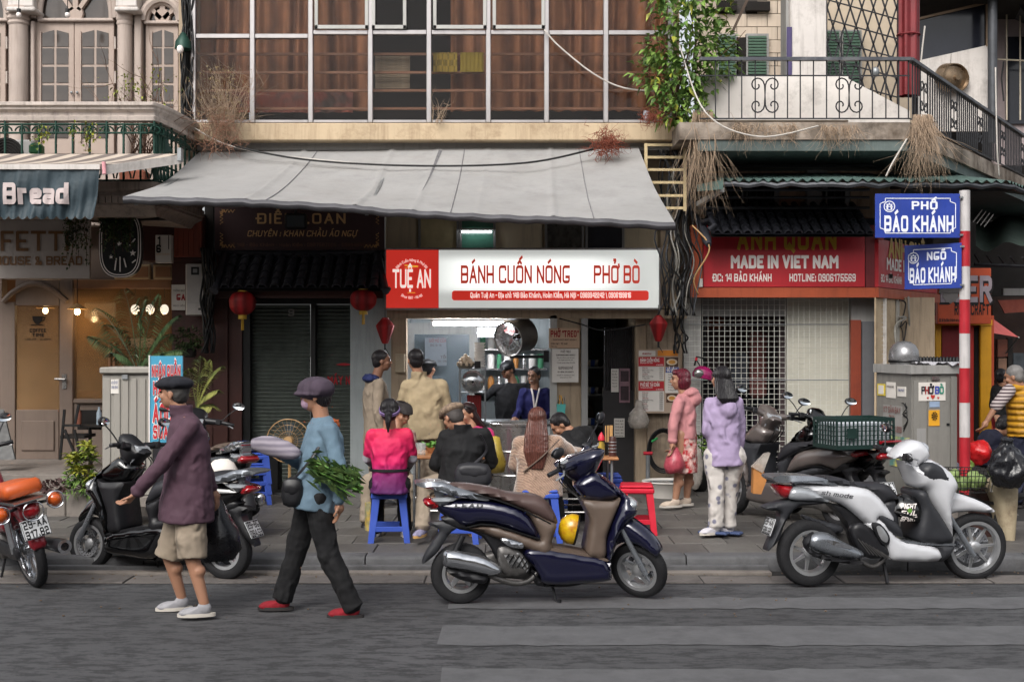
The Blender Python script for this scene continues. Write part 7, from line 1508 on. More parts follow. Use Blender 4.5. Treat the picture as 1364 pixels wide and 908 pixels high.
# --- red motorbike at the left edge (rear three-quarter view)
def moto():
 t=thing('parked_motorbike','old red motorbike with orange seat and plate 29-AA 317.82','motorbike',(X(50,9.62),9.62,0),R(129),None,world=False);t.rotation_euler=(R(-13),0,R(129))
 s=SC(t,0,(1.0,.95),(1.2,.3),None);m_mr=M('moto_red','#7c1622',.3,.2,coat=.8,var=.1)
 s.wheel(0,.29,.29,.075,22,style=1,rimr=.8,m_rim=m_chrome,hub=.06);s.wheel(1.22,.29,.29,.07,22,True,1,rimr=.8,m_rim=m_chrome)
 s.pil('seat',[(-.22,.74),(.1,.71),(.5,.69),(.5,.75),(.2,.8),(-.1,.83),(-.22,.84)],M('orange_vinyl','#b5501f',.5,var=.12,sc=9),.14,.03,.04);s.pil('carrier',[(-.3,.70),(.1,.68),(.1,.695),(-.3,.72)],m_chrome,.13,.01,.02)
 s.pil('rear_fender',[(-.3,.36),(-.24,.5),(-.08,.64),(.1,.66),(.1,.6),(-.04,.56),(-.16,.47),(-.23,.34)],m_mr,.06,.02,.03);s.pil('tail_shell',[(-.26,.58),(-.1,.58),(-.05,.68),(-.25,.7)],m_mr,.075,.02,.03)
 s.add(G().ell((-.27,0,.63),(.05,.065,.055),16),'tail_light',m_redl)
 for sg in(-1,1):
  c=V((-.22,sg*.2,.65));s.add(G().ell(c,(.045,.052,.052),14),'turn_signal',m_orl);s.add(G().tube([c+V((-.03,.062*math.cos(a*PI/8),.062*math.sin(a*PI/8))) for a in range(16)],.005,5,closed=True).tube([c+V((.0,.06*math.cos(a*PI/8),.06*math.sin(a*PI/8))) for a in range(16)],.005,5,closed=True),'signal_guard',m_chrome);s.add(G().tube([c,(-.2,sg*.06,.66)],.012,6),'signal_stalk',m_blk)
  s.add(G().tube([(.02,sg*.1,.62),(.0,sg*.1,.3)],.028,10),'shock_absorber',m_chrome)
 s.add(G().tube([V((-.33,.075*math.cos(a*PI/8),.63+.07*math.sin(a*PI/8))) for a in range(16)],.005,5,closed=True),'lamp_guard',m_chrome)
 s.plate(['29-AA','317.82'],-.30,.5,R(14),.2,.145,tilt=0)
 s.pil('engine',[(.35,.2),(.8,.22),(.8,.42),(.6,.5),(.4,.45)],m_eng,.1,.03,.05);s.pil('side_cover',[(.1,.45),(.5,.45),(.55,.62),(.12,.66)],m_mr,.12,.03,.05);s.pil('leg_guard',[(.72,.3),(.95,.3),(1.0,.8),(.9,.8)],m_mr,.2,.05,.08);s.pil('chain_case',[(-.04,.25),(.45,.27),(.45,.36),(-.03,.35)],m_blk,.02,.01,.02,c=.1)
 s.add(G().tube([(-.42,-.13,.33),(-.38,-.13,.33),(-.0,-.14,.3),(.4,-.12,.22)],[.045,.055,.045,.025],14),'muffler',m_blk);s.add(G().lathe([(.0,0),(.05,0),(.052,-.012),(.03,-.013)],(-.42,-.13,.33),16,'x'),'muffler_ring',m_chrome)
 s.add(G().tube([(.45,.05,.2),(.5,.12,.0),(.4,.2,.01)],.01,6),'side_stand',m_blk);s.fork((1.05,.85),(1.22,.29));s.bars(1.0,.98,.34,m_blk)
moto()
# --- dirty cream vehicle, basket and black sack at the right edge
t=thing('cargo_bike','worn cream delivery bike with a wire basket at the right edge','bike',(X(1330,11.0),11.0,.0));Yv=11.0
G().pillow([(X(a,Yv),Z(b,Yv)) for a,b in((1326,650),(1350,632),(1362,640),(1360,700),(1356,735),(1348,738),(1340,705),(1334,670))],.15,.05,.06,Yv+.2).build('front_shield',M('dirty_cream','#a89a80',.6,var=.2,sc=5,dirt=.7,dcol='#5a4632'),t)
G().pillow([(X(a,Yv),Z(b,Yv)) for a,b in((1316,640),(1334,652),(1336,690),(1344,735),(1322,738),(1312,700))],.08,.03,.04,Yv+.35).build('side_cover',M('bike_brown','#3a2522',.4,var=.3),t);G().tube([P(1306,676,Yv+.3),P(1325,690,Yv+.3),P(1340,728,Yv+.3)],.02,6).build('frame_tube',m_blk,t)
for x_ in(X(1375,Yv),):
 g=G().lathe([(.2,-.03),(.23,-.035),(.26,0),(.23,.035),(.2,.03)],(x_,Yv+.2,.26),36,'y');g.build('wheel',m_tyre,t)
g=G()
for k in range(11):
 u=k/10;g.tube([(X(1266+5*0+4+44*u,Yv+.1),Yv,Z(656,Yv)),(X(1266+54*u,Yv+.1),Yv-.02,Z(626,Yv))],.0035,4);g.tube([(X(1270+44*u,Yv+.1),Yv+.22,Z(656,Yv)),(X(1266+54*u,Yv+.1),Yv+.25,Z(626,Yv))],.0035,4)
for z_ in(626,634,642,650,656):
 q=(656-z_)/30;a,b=X(1270-4*q,Yv),X(1314+6*q,Yv);g.tube([(a,Yv-.02*q,Z(z_,Yv)),(b,Yv-.02*q,Z(z_,Yv)),(b,Yv+.22+.03*q,Z(z_,Yv)),(a,Yv+.22+.03*q,Z(z_,Yv))],.004,4,closed=True)
g.build('basket',m_black,t,0);G().tube([P(1280,658,Yv+.1),P(1310,668,Yv+.2),P(1335,672,Yv+.2)],.016,6).build('frame_tube',m_blk,t);G().tube([P(1321,655,Yv+.1),P(1331,612,Yv+.2)],.018,8).build('stem',m_wirew,t)
m_sack=M('black_polythene','#17171b',.28,var=.1,bump=.9,bsc=12,spec=.6)
sk=thing('black_sack','bulging shiny black plastic sack on the bike at the right edge','sack',P(1342,646,10.8));G().lathe([(0,-.2),(.1,-.19),(.17,-.1),(.165,0),(.12,.1),(.06,.15),(.035,.19),(.06,.22),(0,.21)],P(1343,618,10.9),28).build('sack_body',m_sack,sk,180,mods=[('SUBSURF',dict(levels=1,render_levels=2)),('DISPLACE',dict(texture=CL('sack',scale=.09),strength=.09))])
vg=thing('vegetable_heap','leafy cabbages in clear bags heaped in the wire basket','vegetables',P(1285,645,11.1));rr=random.Random(6);g=G()
for k in range(9):c_=P(rr.uniform(1268,1308),rr.uniform(628,648),11.1+rr.uniform(-.05,.1));g.ell(c_,rr.uniform(.04,.07),10)
g.build('cabbage',M('cabbage','#7b8f57',.6,var=.5,sc=22,bump=.6,bsc=30),vg,180,mods=[('DISPLACE',dict(texture=CL('bag',scale=.07),strength=.05))])
for px,py,s_,cl,lb in((1303,603,.13,'#c01a1e','bright red plastic bag on the ground behind the sign pole'),(1268,628,.1,'#6f6f80','mottled grey bag of goods left of the sign pole'),(1289,618,.07,'#7d9a4c','green and white leaf bundle at the foot of the sign pole')):
 c_=P(px,py,13.2);G().ell(c_,(s_*1.1,s_,s_),16).build('ground_bag',M('gb'+cl[1:],cl,.3,var=.3,sc=10,bump=.6,bsc=14),None,180,lb,'bag',mods=[('SUBSURF',dict(levels=1,render_levels=1)),('DISPLACE',dict(texture=CL('bagd',scale=.1),strength=.08))])
 # ================================================================= PEOPLE
m_skin=M('skin','#9c735c',.5,var=.06,sc=5,sub=.08);m_skin2=M('skin_warm','#7f5a47',.5,var=.06,sc=5,sub=.08);m_hair=M('black_hair','#121013',.45,var=.3,sc=30,wave='X',wcol='#1f1b1e',wsc=26,wdist=3,wbump=.5);m_eye=M('eye_dark','#1a1210',.2,var=0);m_lip=M('lip','#8a4038',.5,var=.1);m_tooth=M('teeth','#d9d2c8',.3,var=0)
def folds(m,sc=8,st=1.0):
 """soft cloth creases: stretched, warped ridges as relief on top of the weave"""
 nt=m.node_tree;N=nt.nodes;L=nt.links;b=N['Principled BSDF'];tc=N.new('ShaderNodeTexCoord');n0=N.new('ShaderNodeTexNoise');n0.inputs['Scale'].default_value=3.5;L.new(tc.outputs['Object'],n0.inputs['Vector'])
 mp=N.new('ShaderNodeMapping');mp.inputs['Scale'].default_value=(1.2,1.2,.55);mp.inputs['Rotation'].default_value=(.3,.5,0);L.new(tc.outputs['Object'],mp.inputs[0]);ad=N.new('ShaderNodeVectorMath');ad.operation='MULTIPLY_ADD';L.new(n0.outputs['Color'],ad.inputs[0]);ad.inputs[1].default_value=(.35,.35,.35);L.new(mp.outputs[0],ad.inputs[2])
 n1=N.new('ShaderNodeTexNoise');n1.noise_type='RIDGED_MULTIFRACTAL';n1.inputs['Scale'].default_value=sc;n1.inputs['Detail'].default_value=1.5;L.new(ad.outputs[0],n1.inputs['Vector']);q=N.new('ShaderNodeBump');q.inputs['Strength'].default_value=st;q.inputs['Distance'].default_value=.035;L.new(n1.outputs['Fac'],q.inputs['Height'])
 if b.inputs['Normal'].links:L.new(b.inputs['Normal'].links[0].from_socket,q.inputs['Normal'])
 L.new(q.outputs[0],b.inputs['Normal']);return m
def fab(n,c,r=.85,**k):
 if n in MATS:return MATS[n]
 return folds(M(n,c,r,var=k.pop('var',.12),sc=k.pop('sc',4),bump=.25,bsc=k.pop('bsc',16),**k))
WR=bpy.data.textures.new('wrinkle','MARBLE');WR.noise_scale=.16;WR.turbulence=9;WR.noise_depth=2
def caps(g,pts,rs,n=12):
 for p,r in zip(pts,rs):g.ell(p,r,n)
 for a,b,ra,rb in zip(pts,pts[1:],rs,rs[1:]):
  if(b-a).length>1e-4:g.tube([a,b],[ra,rb],n)
def trunk(g,rows,lat,n=20):
 """loft of (centre, half width, half depth)"""
 rings=[]
 for i,(c,w_,d_) in enumerate(rows):
  ax=(rows[min(i+1,len(rows)-1)][0]-rows[max(i-1,0)][0]).normalized();l=(lat-ax*lat.dot(ax)).normalized();f=ax.cross(l)
  rings.append([c+l*w_*math.copysign(abs(math.cos(a))**.85,math.cos(a))+f*d_*math.copysign(abs(math.sin(a))**.85,math.sin(a)) for a in[2*PI*k/n for k in range(n)]])
 g.loft(rings)
def hand(g,wr,el,up,sg,curl=.5,sc=1.):
 d=(wr-el).normalized();nrm=(up-d*up.dot(d)).normalized();side=d.cross(nrm)*sg;s=sc
 pc=wr+d*.045*s;g.tube([wr-d*.01,wr+d*.03*s,wr+d*.085*s],[.026*s,.034*s,.036*s],10,flat=.55) if abs(nrm.z)>.5 else g.ell(pc,(.036*s,.036*s,.036*s),10)
 m=MX((side,d,nrm)).transposed();g.ell(wr+d*.05*s,(.038*s,.05*s,.018*s),12,m)
 for k,(o,L_) in enumerate(((.027,.066),(.009,.076),(-.009,.07),(-.026,.054))):
  a=wr+d*.088*s+side*o*s;c1=curl*.7+k*.06;d1=(d*math.cos(c1)-nrm*math.sin(c1));b=a+d1*L_*.55*s;c2=curl*1.6+k*.08;d2=(d*math.cos(c2)-nrm*math.sin(c2));e=b+d2*L_*.5*s;caps(g,[a,b,e],[.0092*s,.0085*s,.0075*s],8)
 a=wr+d*.03*s+side*.03*s;b=a+(d*.6+side*.75-nrm*.3).normalized()*.035*s;e=b+(d*.85+side*.2-nrm*.45).normalized()*.03*s;caps(g,[a,b,e],[.013*s,.011*s,.009*s],8)
def person(label,Y,J,face,top,bot,shoe,hair='short',hm=None,skin=None,tw=(.19,.125),arm=.055,leg=.085,sleeve='long',bottoms='long',hood=None,extra=None,hem=.02,vox=.0095,pitch=0,smile=False,collar=None,headr=.95,seat=False,curl=.5,grp=None,flare=1.0,name='person',belly=1.):
 """J: joints as 'name px,py,dy'; every joint is a real point at depth Y+dy"""
 skin=skin or m_skin;hm=hm or m_hair;j={}
 for q in J.split(';'):
  k,v=q.split();a=[float(x) for x in v.split(',')];j[k]=P(a[0],a[1],Y+(a[2] if len(a)>2 else 0))
 H,N,C,Pv,L,Rr=(j[k] for k in('H','N','C','P','L','R'));lat=(L-Rr).normalized();lath=V((lat.x,lat.y,0)).normalized()
 hips=[Pv+lath*.09,Pv-lath*.09];zf_=min([j[k].z for k in('LA','RA') if k in j] or[.2])-.09
 t=thing(name,label,'person',(Pv.x,Pv.y,max(0,zf_)),0,grp);F=V((math.cos(R(face)),math.sin(R(face)),0));S_=V((-F.y,F.x,0));tl=MX.Rotation(R(pitch),3,S_);hmx=MX((tl@F,S_,tl@V((0,0,1)))).transposed()
 def h(x,y,z):return H+hmx@V((x,y,z))*headr
 arms=[];
 for s_,sh,sg in(('L',L,1),('R',Rr,-1)):
  if s_+'E' in j:arms.append((sh,j[s_+'E'],j[s_+'W'],sg))
 legs=[(hips[i],j[s_+'K'],j[s_+'A']) for i,s_ in enumerate('LR') if s_+'A' in j]
 # ---- body: one continuous skin surface
 g=G();g.ell(h(-.012,0,.03),tuple(q*headr for q in(.094,.076,.088)),20,hmx);g.ell(h(.028,0,-.03),tuple(q*headr for q in(.062,.058,.074)),18,hmx);g.ell(h(.04,0,-.078),tuple(q*headr for q in(.036,.034,.028)),12,hmx);g.ell(h(.075,0,.035),tuple(q*headr for q in(.018,.045,.016)),12,hmx)
 caps(g,[h(.086,0,.018),h(.104,0,-.018)],[.009*headr,.014*headr],8);g.ell(h(.082,0,-.052),tuple(q*headr for q in(.014,.024,.013)),10,hmx)
 for sg in(-1,1):g.ell(h(-.008,sg*.078,-.008),tuple(q*headr for q in(.018,.009,.032)),10,hmx);g.ell(h(.06,sg*.04,-.02),tuple(q*headr for q in(.025,.022,.024)),10,hmx)
 caps(g,[h(-.02,0,-.04),N+(C-N)*.1],[.052,.056]);caps(g,[N,C,Pv],[.05,.09,.09])
 for sh,e,w_,sg in arms:
  caps(g,[N+(C-N)*.25,sh,e,w_],[.05,.043,.036,.026]);pn=(V((0,0,1)) if abs((w_-e).normalized().z)<.7 else-F);hand(g,w_,e,pn,sg,curl)
 for hp,k,a in legs:caps(g,[Pv,hp,k,a],[.08,.07,.052,.034]);kd=(k-hp).normalized();caps(g,[k+(a-k)*.3-V((F.x,F.y,0))*.018],[.05])
 bd=g.build('body',skin,t,180,mods=remesh(.0085,3))
 # ---- face details
 if hair!='back':
  for sg in(-1,1):G().ell(h(.083,sg*.031,.012),tuple(q*headr for q in(.008,.014,.0065)),10,hmx).build('eye',m_eye,t,180);G().tube([h(.084,sg*.048,.034),h(.093,sg*.03,.04),h(.094,sg*.014,.036)],.0042,6).build('eyebrow',m_hair,t)
  if smile:G().tube([h(.088,y,-.052+abs(y)*.25) for y in(-.024,-.012,0,.012,.024)],[.004,.008,.009,.008,.004],8).build('smile',m_tooth,t)
  G().tube([h(.093,y,-.058+(abs(y)*.35 if smile else 0)) for y in(-.022,0,.022)],.0055,6).build('lips',m_lip,t)
  # ---- hair
 g=G();s_=headr
 if hair!='none':
  g.ell(h(-.024,0,.042),tuple(q*s_ for q in(.096,.085,.088)),20,hmx);g.ell(h(-.05,0,.0),tuple(q*s_ for q in(.062,.08,.085)),18,hmx)
  if hair in('short','bun','tail','back'):pass
  if hair=='bob':g.ell(h(-.035,0,-.02),tuple(q*s_ for q in(.085,.098,.105)),18,hmx);g.ell(h(.04,0,.082),tuple(q*s_ for q in(.05,.07,.035)),14,hmx)
  if hair=='bun':g.ell(h(-.105,0,-.01),.04,12)
  if hair=='tail':g.tube([h(-.09,0,.0),h(-.125,0,-.03),h(-.13,0,-.1),h(-.12,0,-.19)],[.03,.034,.026,.008],12)
  if hair=='long' or hair=='mid':
   ln_=.31 if hair=='long' else .1
   rows=[(h(-.03,0,.06),.07,.06),(h(-.05,0,-.02),.092,.07),(h(-.095,0,-.12),.108,.06),(h(-.135,0,-.12-ln_*.5),.115,.045),(h(-.14,0,-.12-ln_),.07,.02)]
   g.loft([[c+hmx@V((d_*math.sin(a)*s_,w_*math.cos(a)*s_+.004*math.sin(a*9),0)) for a in[2*PI*q/28 for q in range(28)]] for c,w_,d_ in rows])
  g.build('hair',hm,t,180,mods=remesh(.008,2,.007,.025,.5,'h'))
  # ---- top garment
 tw_,td_=tw;g=G();Nn=N+(C-N)*.06;dn=(Pv-C).normalized()
 mid=(L+Rr)/2;rows=[(Nn,.06,.06),(N+(C-N)*.3,tw_*.72,td_*.72),(mid+(C-mid)*.42,tw_*.98,td_*.95),(C,tw_*1.0,td_*1.02),(C+(Pv-C)*.5,tw_*.94*belly,td_*1.0*belly),(Pv+dn*hem*.3,tw_*1.0*flare,td_*1.08*flare),(Pv+dn*(hem+.05),tw_*1.02*flare,td_*1.1*flare)]
 trunk(g,rows,lat)
 for sh,e,w_,sg in arms:
  q=N+(C-N)*.35
  if sleeve=='long':caps(g,[q,sh,e,e+(w_-e)*.93],[.07,arm*1.16,arm*.94,arm*.72]);g.tube([e+(w_-e)*.8,e+(w_-e)*.95],[arm*.7,arm*.86],12)
  elif sleeve=='short':caps(g,[q,sh,sh+(e-sh)*.75],[.07,arm*1.3,arm*1.15])
  else:caps(g,[q,sh],[.07,arm*1.1])
 if hood:c_=N-V((F.x,F.y,0))*.06+V((0,0,-.01-.06*(hood==2)));g.ell(c_,(.095,.095,.06),16);g.ell(c_-V((F.x,F.y,0))*.04+V((0,0,-.06)),(.085,.085,.085),16)
 if collar:g.lathe([(.062,-.04),(.078,-.03),(.082,.04),(.07,.05),(.06,.0),(.062,-.04)],N,20)
 g.build('top',top,t,180,mods=remesh(vox,4,.02,.13,.5,'c')+[('DISPLACE',dict(texture=WR,strength=.008,mid_level=.5))])
 # ---- trousers, shorts or skirt
 if legs and bot:
  g=G()
  if bottoms=='skirt':
   kn=(legs[0][1]+legs[1][1])/2;trunk(g,[(Pv+V((0,0,.06)),tw_*.85,td_),(Pv,tw_*.95,td_*1.1),(kn+V((0,0,.04)),tw_*1.02,td_*1.15)],lat)
  else:
   trunk(g,[(Pv+(C-Pv)*.25,tw_*.82,td_*.95),(Pv,tw_*.92,td_*1.05),(Pv-V((0,0,.07)),tw_*.85,td_)],lat)
   for hp,k,a in legs:
    if bottoms=='long':caps(g,[hp,k],[leg*1.12,leg*.82]);caps(g,[k,a+(k-a)*.02],[leg*.82,leg*.72]);g.tube([a+(k-a)*.15,a-(k-a)*.06],[leg*.74,leg*.78],14)
    else:caps(g,[hp],[leg*1.1]);g.tube([hp,hp+(k-hp)*.5,k-(hp-k)*.02],[leg*1.1,leg*1.05,leg*.98],18)
  g.build('bottoms',bot,t,180,mods=remesh(vox,3,.02,.11,.5,'c')+[('DISPLACE',dict(texture=WR,strength=.009,mid_level=.5))])
  # ---- shoes
 for i,(hp,k,a) in enumerate(legs):
  if not shoe:break
  sh_dir=j.get('LF' if i==0 else 'RF');d=(sh_dir-a) if sh_dir else F.copy();d.z=0;d.normalize();sd=V((-d.y,d.x,0));zb=a.z-.085;m=MX((d,sd,V((0,0,1)))).transposed()
  g=G();[g.tube([a+d*q+sd*.02+V((0,0,-.022-q*.18)),a+d*q-sd*.02+V((0,0,-.022-q*.18))],.006,5) for q in(.05,.07,.09)];g.build('laces',shoe[1],t) if shoe[1] is m_sole else 0;g=G();g.ell(a+d*.0+V((0,0,-.035)),(.05,.042,.05),12,m);g.ell(a+d*.07+V((0,0,-.055)),(.09,.043,.034),14,m);g.ell(a+d*.12+V((0,0,-.062)),(.05,.042,.024),12,m);so_=g.build('shoe',shoe[0],t,180,mods=remesh(.007,2))
  g=G();r0=[a+m@V((.05+.125*math.cos(q),.046*math.sin(q)*(1 if math.cos(q)>0 else .85),0)) for q in[k_*PI/10 for k_ in range(20)]];g.loft([[V((p.x,p.y,zb)) for p in r0],[V((p.x,p.y,zb+.022)) for p in r0]]);g.build('sole',shoe[1],so_)
 if extra:extra(t,h,hmx,j,F,S_)
 return t
def cap_flat(m,brim=True,sc=1.,low=0):
 def f(t,h,hm,j,F,S_):
  g=G().ell(h(-.015,0,.07+low),tuple(q*sc for q in(.118,.098,.05)),20,hm);g.ell(h(.02,0,.062+low),tuple(q*sc for q in(.105,.085,.035)),18,hm)
  if brim:g.ell(h(.09,0,.045+low),tuple(q*sc for q in(.05,.065,.012)),14,hm)
  g.build('cap',m,t,180,mods=remesh(.008,3))
 return f
def both(*fs):
 def f(*a):
  for q in fs:q(*a)
 return f
def strapbag(m,pa,pb,pc,w_,hgt,Yb,lb):
 def f(t,h,hm,j,F,S_):
  tt=thing('shoulder_bag',lb,'bag',P(*pc,Yb));c=P(*pc,Yb)
  g=G().pillow([(c.x-w_,c.z-hgt),(c.x+w_,c.z-hgt),(c.x+w_*.95,c.z+hgt),(c.x-w_*.95,c.z+hgt)],.06,.035,.05,Yb);g.build('bag_body',m,tt)
  G().pillow([(c.x-w_*.8,c.z-hgt*.1),(c.x+w_*.8,c.z-hgt*.15),(c.x+w_*.85,c.z+hgt*.95),(c.x-w_*.85,c.z+hgt)],.066,.02,.03,Yb).build('flap',m,tt)
  G().tube(cr([P(*pa[:2],Yb+pa[2]),P(*pb[:2],Yb+pb[2]),c+V((0,0,hgt))],5,False),.013,6,flat=.5).build('strap',m,tt)
 return f
m_sneak=fab('sneaker_grey','#8f8e92',.7);m_sole=M('sole_white','#b9b3aa',.6,var=.1);m_sole2=M('sole_dark','#2a2727',.7,var=.1);m_blks=M('black_shoe','#151518',.5,var=.1)
m_plum=fab('plum_cloth','#4b3440');m_khs=fab('khaki_cloth','#8d8070',var=.2);m_navyc=fab('navy_felt','#16171f');m_blkc=fab('black_cloth','#0b0b0e');m_ltb=fab('pale_blue_cloth','#5d7383');m_rust=fab('rust_scarf','#9b4c22',var=.25);m_cream=fab('cream_jacket','#9a8a6e');m_gryj=fab('grey_wool','#86796a')
m_tweed=M('tweed','#6d5c4e',.9,var=.25,sc=60,weave=160,col2='#94806c');m_lilac=fab('lilac_cloth','#9a8aa8');m_pinkc=fab('pink_cloth','#b57b7d')
def bagp(t,h,hm,j,F,S_):
 tt=thing('plastic_bag','black plastic carrier bag swinging from the far hand of the man in plum','bag',P(290,745,8.95));G().lathe([(0,-.2),(.12,-.19),(.17,-.1),(.14,.03),(.07,.14),(.03,.24),(0,.24)],P(290,709,8.95),24).build('bag_body',m_sack,tt,180,mods=[('DISPLACE',dict(texture=CL('sack',scale=.09),strength=.07))])
person('elderly man in plum jacket, khaki shorts and navy beret walking left',8.6,'H 231,524;N 241,547;C 251,600;P 249,672;L 254,567,-.17;R 240,565,.17;LE 212,622,-.25;LW 181,656,-.22;RE 272,620,.24;RW 284,652,.22;LK 256,742,-.12;LA 272,803,-.12;RK 226,740,.12;RA 242,795,.16;LF 230,806,-.15;RF 195,800,.1',172,m_plum,m_khs,(m_sneak,m_sole),hair='short',hm=M('grey_hair','#3a3836',.6,var=.3,sc=20),bottoms='short',flare=1.2,tw=(.18,.14),arm=.056,leg=.1,collar=True,hem=.05,belly=1.12,extra=both(cap_flat(m_navyc,False,1.08),bagp),vox=.009,curl=.7)
def w2(t,h,hm,j,F,S_):
 G().ell(h(.0,0,.055),(.13,.112,.085),22,hm).ell(h(.02,0,.02),(.135,.115,.03),22,hm).build('hat',fab('hat_mauve','#3f3440',var=.3),t,180,mods=remesh(.008,2))
 G().ell(h(.062,0,-.045),(.045,.052,.045),14,hm).build('face_mask',fab('mask_pink','#a2879a'),t,180)
 g=G();n=j['N'];g.lathe([(.07,-.07),(.12,-.05),(.125,.0),(.1,.05),(.075,.06),(.06,.0)],n,22);g.ell(n+V((.05,0,-.07)),(.08,.09,.05),14);g.build('scarf',m_rust,t,180,mods=remesh(.009,2,.02,.04,.5,'s'))
 tt=thing('grey_roll','grey striped cloth roll carried forward by the woman in pale blue','roll',P(365,600,8.7));g=G();g.tube([P(334,591,8.62),P(345,590,8.62),P(372,596,8.6),P(402,606,8.55)],[.035,.062,.07,.045],16);g.build('cloth_roll',M('roll_cloth','#8e8790',.8,var=.15,wave='Z',wcol='#6a6470',wsc=8,wdist=1),tt,180,mods=[('SUBSURF',dict(levels=2,render_levels=2)),('DISPLACE',dict(texture=CL('c.13',scale=.1),strength=.03))])
 tt=thing('greens_bundle','bundle of leafy green vegetables tucked under the arm of the woman in pale blue','vegetables',P(448,630,8.4));rr=random.Random(1);g=G()
 for k in range(240):
  u=rr.random();c=P(416+60*u,622+18*u,8.38)+V((0,rr.gauss(0,.05),rr.gauss(0,.035+.02*u)));d=V((.8+rr.gauss(0,.3),rr.gauss(0,.3),-.3+rr.gauss(0,.35))).normalized()*rr.uniform(.03,.07);e=d.cross(V((rr.random(),rr.random(),rr.random()))).normalized()*rr.uniform(.012,.03);g.add([c-d,c+e,c+d+V((0,0,-.01)),c-e],[(0,1,2,3)])
 g.build('leaves',M('bundle_green','#37542a',.6,var=.5,sc=25,col2='#62793f'),tt,0);g=G()
 for k in range(16):a=P(418,622+rr.uniform(-8,8),8.38+rr.uniform(-.05,.05));g.tube([a,a+V((.28+rr.uniform(-.05,.05),0,-.12+rr.uniform(-.05,.05)))],.006,5)
 g.build('stalks',M('stalk_green','#5d8a3a',.5,var=.3),tt)
person('woman in pale blue jacket, orange scarf and black trousers striding left',8.65,'H 421,528;N 428,552;C 430,600;P 420,660;L 438,573,-.16;R 424,571,.16;LE 452,622,-.22;LW 452,668,-.16;RE 402,618,.2;RW 378,606,.06;RK 394,735,.1;RA 377,795,.1;LK 436,735,-.1;LA 470,805,-.1;RF 350,797,.1;LF 440,806,-.1',176,m_ltb,m_blkc,(fab('red_shoe','#7c1420'),m_sole2),hair='short',flare=1.12,tw=(.172,.14),arm=.055,leg=.092,hem=.03,extra=both(w2,strapbag(m_blk,(440,566,.1),(415,610,-.05),(390,655),.06,.08,8.5,'small black pouch slung at the hip of the striding woman')),vox=.009)
m_grad=folds(M('pink_gradient','#c01550',.7,bump=.25,bsc=16,var=.12,ramp=[(0,'#4b1a52'),(.3,'#7a1a5c'),(.45,'#c3155a'),(1,'#c81e48')]))
def w3(t,h,hm,j,F,S_):
 G().lathe([(.086,-.015),(.092,-.012),(.092,.012),(.086,.015)],h(-.02,0,.02),24,'z',hm@MX.Rotation(R(-35),3,'Y')@MX.Diagonal((1.12,.98,1))).build('headband',fab('mauve_band','#77648f'),t)
 G().lathe([(.168,-.012),(.176,-.01),(.176,.01),(.168,.012)],P(519,625,10.95),28,'z',MX.Diagonal((1,.74,1))).build('waist_belt',m_blks,t)
 for s_ in 'LR':caps(g:=G(),[j[s_]+(j[s_+'E']-j[s_])*.7,j[s_+'E'],j[s_+'W']],[.05,.047,.036]);g.build('grey_sleeve',fab('grey_sleeve','#8d8a92'),t,180,mods=remesh(.009,2))
person('ponytailed woman in a pink and purple shirt seated with her back to the street',10.95,'H 519,549;N 519,568;C 519,602;P 519,645;L 497,580;R 541,580;LE 490,610,.08;LW 500,622,.3;RE 549,610,.08;RW 543,622,.3;LK 503,650,.42;LA 502,705,.36;RK 536,650,.42;RA 540,702,.34;LF 500,705,.6;RF 540,702,.6',90,m_grad,m_blkc,(m_sneak,m_sole),hair='tail',tw=(.165,.115),arm=.05,leg=.085,sleeve='short',hem=.02,pitch=8,extra=w3)
m_flor=folds(M('floral_shirt','#a38a80',.85,var=.15,sc=30,col2='#6d4a48'))
person('man in a dark cap and mottled shirt eating opposite the woman in pink',12.45,'H 535,551;N 528,568;C 524,595;P 520,636;L 546,580;R 500,580;LE 550,606,-.1;LW 543,612,-.3;RE 496,608,-.1;RW 505,614,-.3;LK 545,642,-.4;LA 548,690,-.35;RK 492,640,-.45;RA 488,690,-.45;LF 548,690,-.6;RF 486,690,-.6',-50,m_flor,m_khs,(m_blks,m_sole2),tw=(.18,.13),leg=.09,pitch=20,extra=cap_flat(fab('dark_cap','#2a2626'),True,1.02),vox=.011)
def w5(t,h,hm,j,F,S_):
 g=G();g.lathe([(.07,-.05),(.115,-.03),(.12,.02),(.1,.05),(.07,.04)],j['N'],20);g.ell(j['N']+V((-.05,0,-.03)),(.1,.14,.05),14);g.build('hood_collar',fab('navy_collar','#1a2450'),t,180,mods=remesh(.01,2))
person('man in a grey jumper with a navy hood standing in profile by the shutters',13.4,'H 509,481;N 501,500;C 501,535;P 503,592;L 494,512,.17;R 505,512,-.17;RE 503,550,-.22;RW 512,585,-.2;LE 492,550,.22;LW 500,585,.2;LK 500,628,.09;LA 500,660,.09;RK 506,628,-.09;RA 506,662,-.09',8,m_gryj,m_khs,(m_blks,m_sole2),tw=(.19,.135),leg=.09,extra=w5,vox=.011,skin=m_skin2)
person('man in a cream jacket standing back to the street at the counter',13.0,'H 553,480;N 558,500;C 565,535;P 568,575;L 542,514;R 588,514;LE 532,548,.05;LW 545,575,.2;RE 597,550,.05;RW 588,578,.2;LK 560,620,0;LA 560,664,0;RK 580,620,0;RA 582,664,0',112,m_cream,m_khs,(m_sneak,m_sole),hair='back',tw=(.195,.13),arm=.06,leg=.09,collar=True,hem=.02,vox=.011)
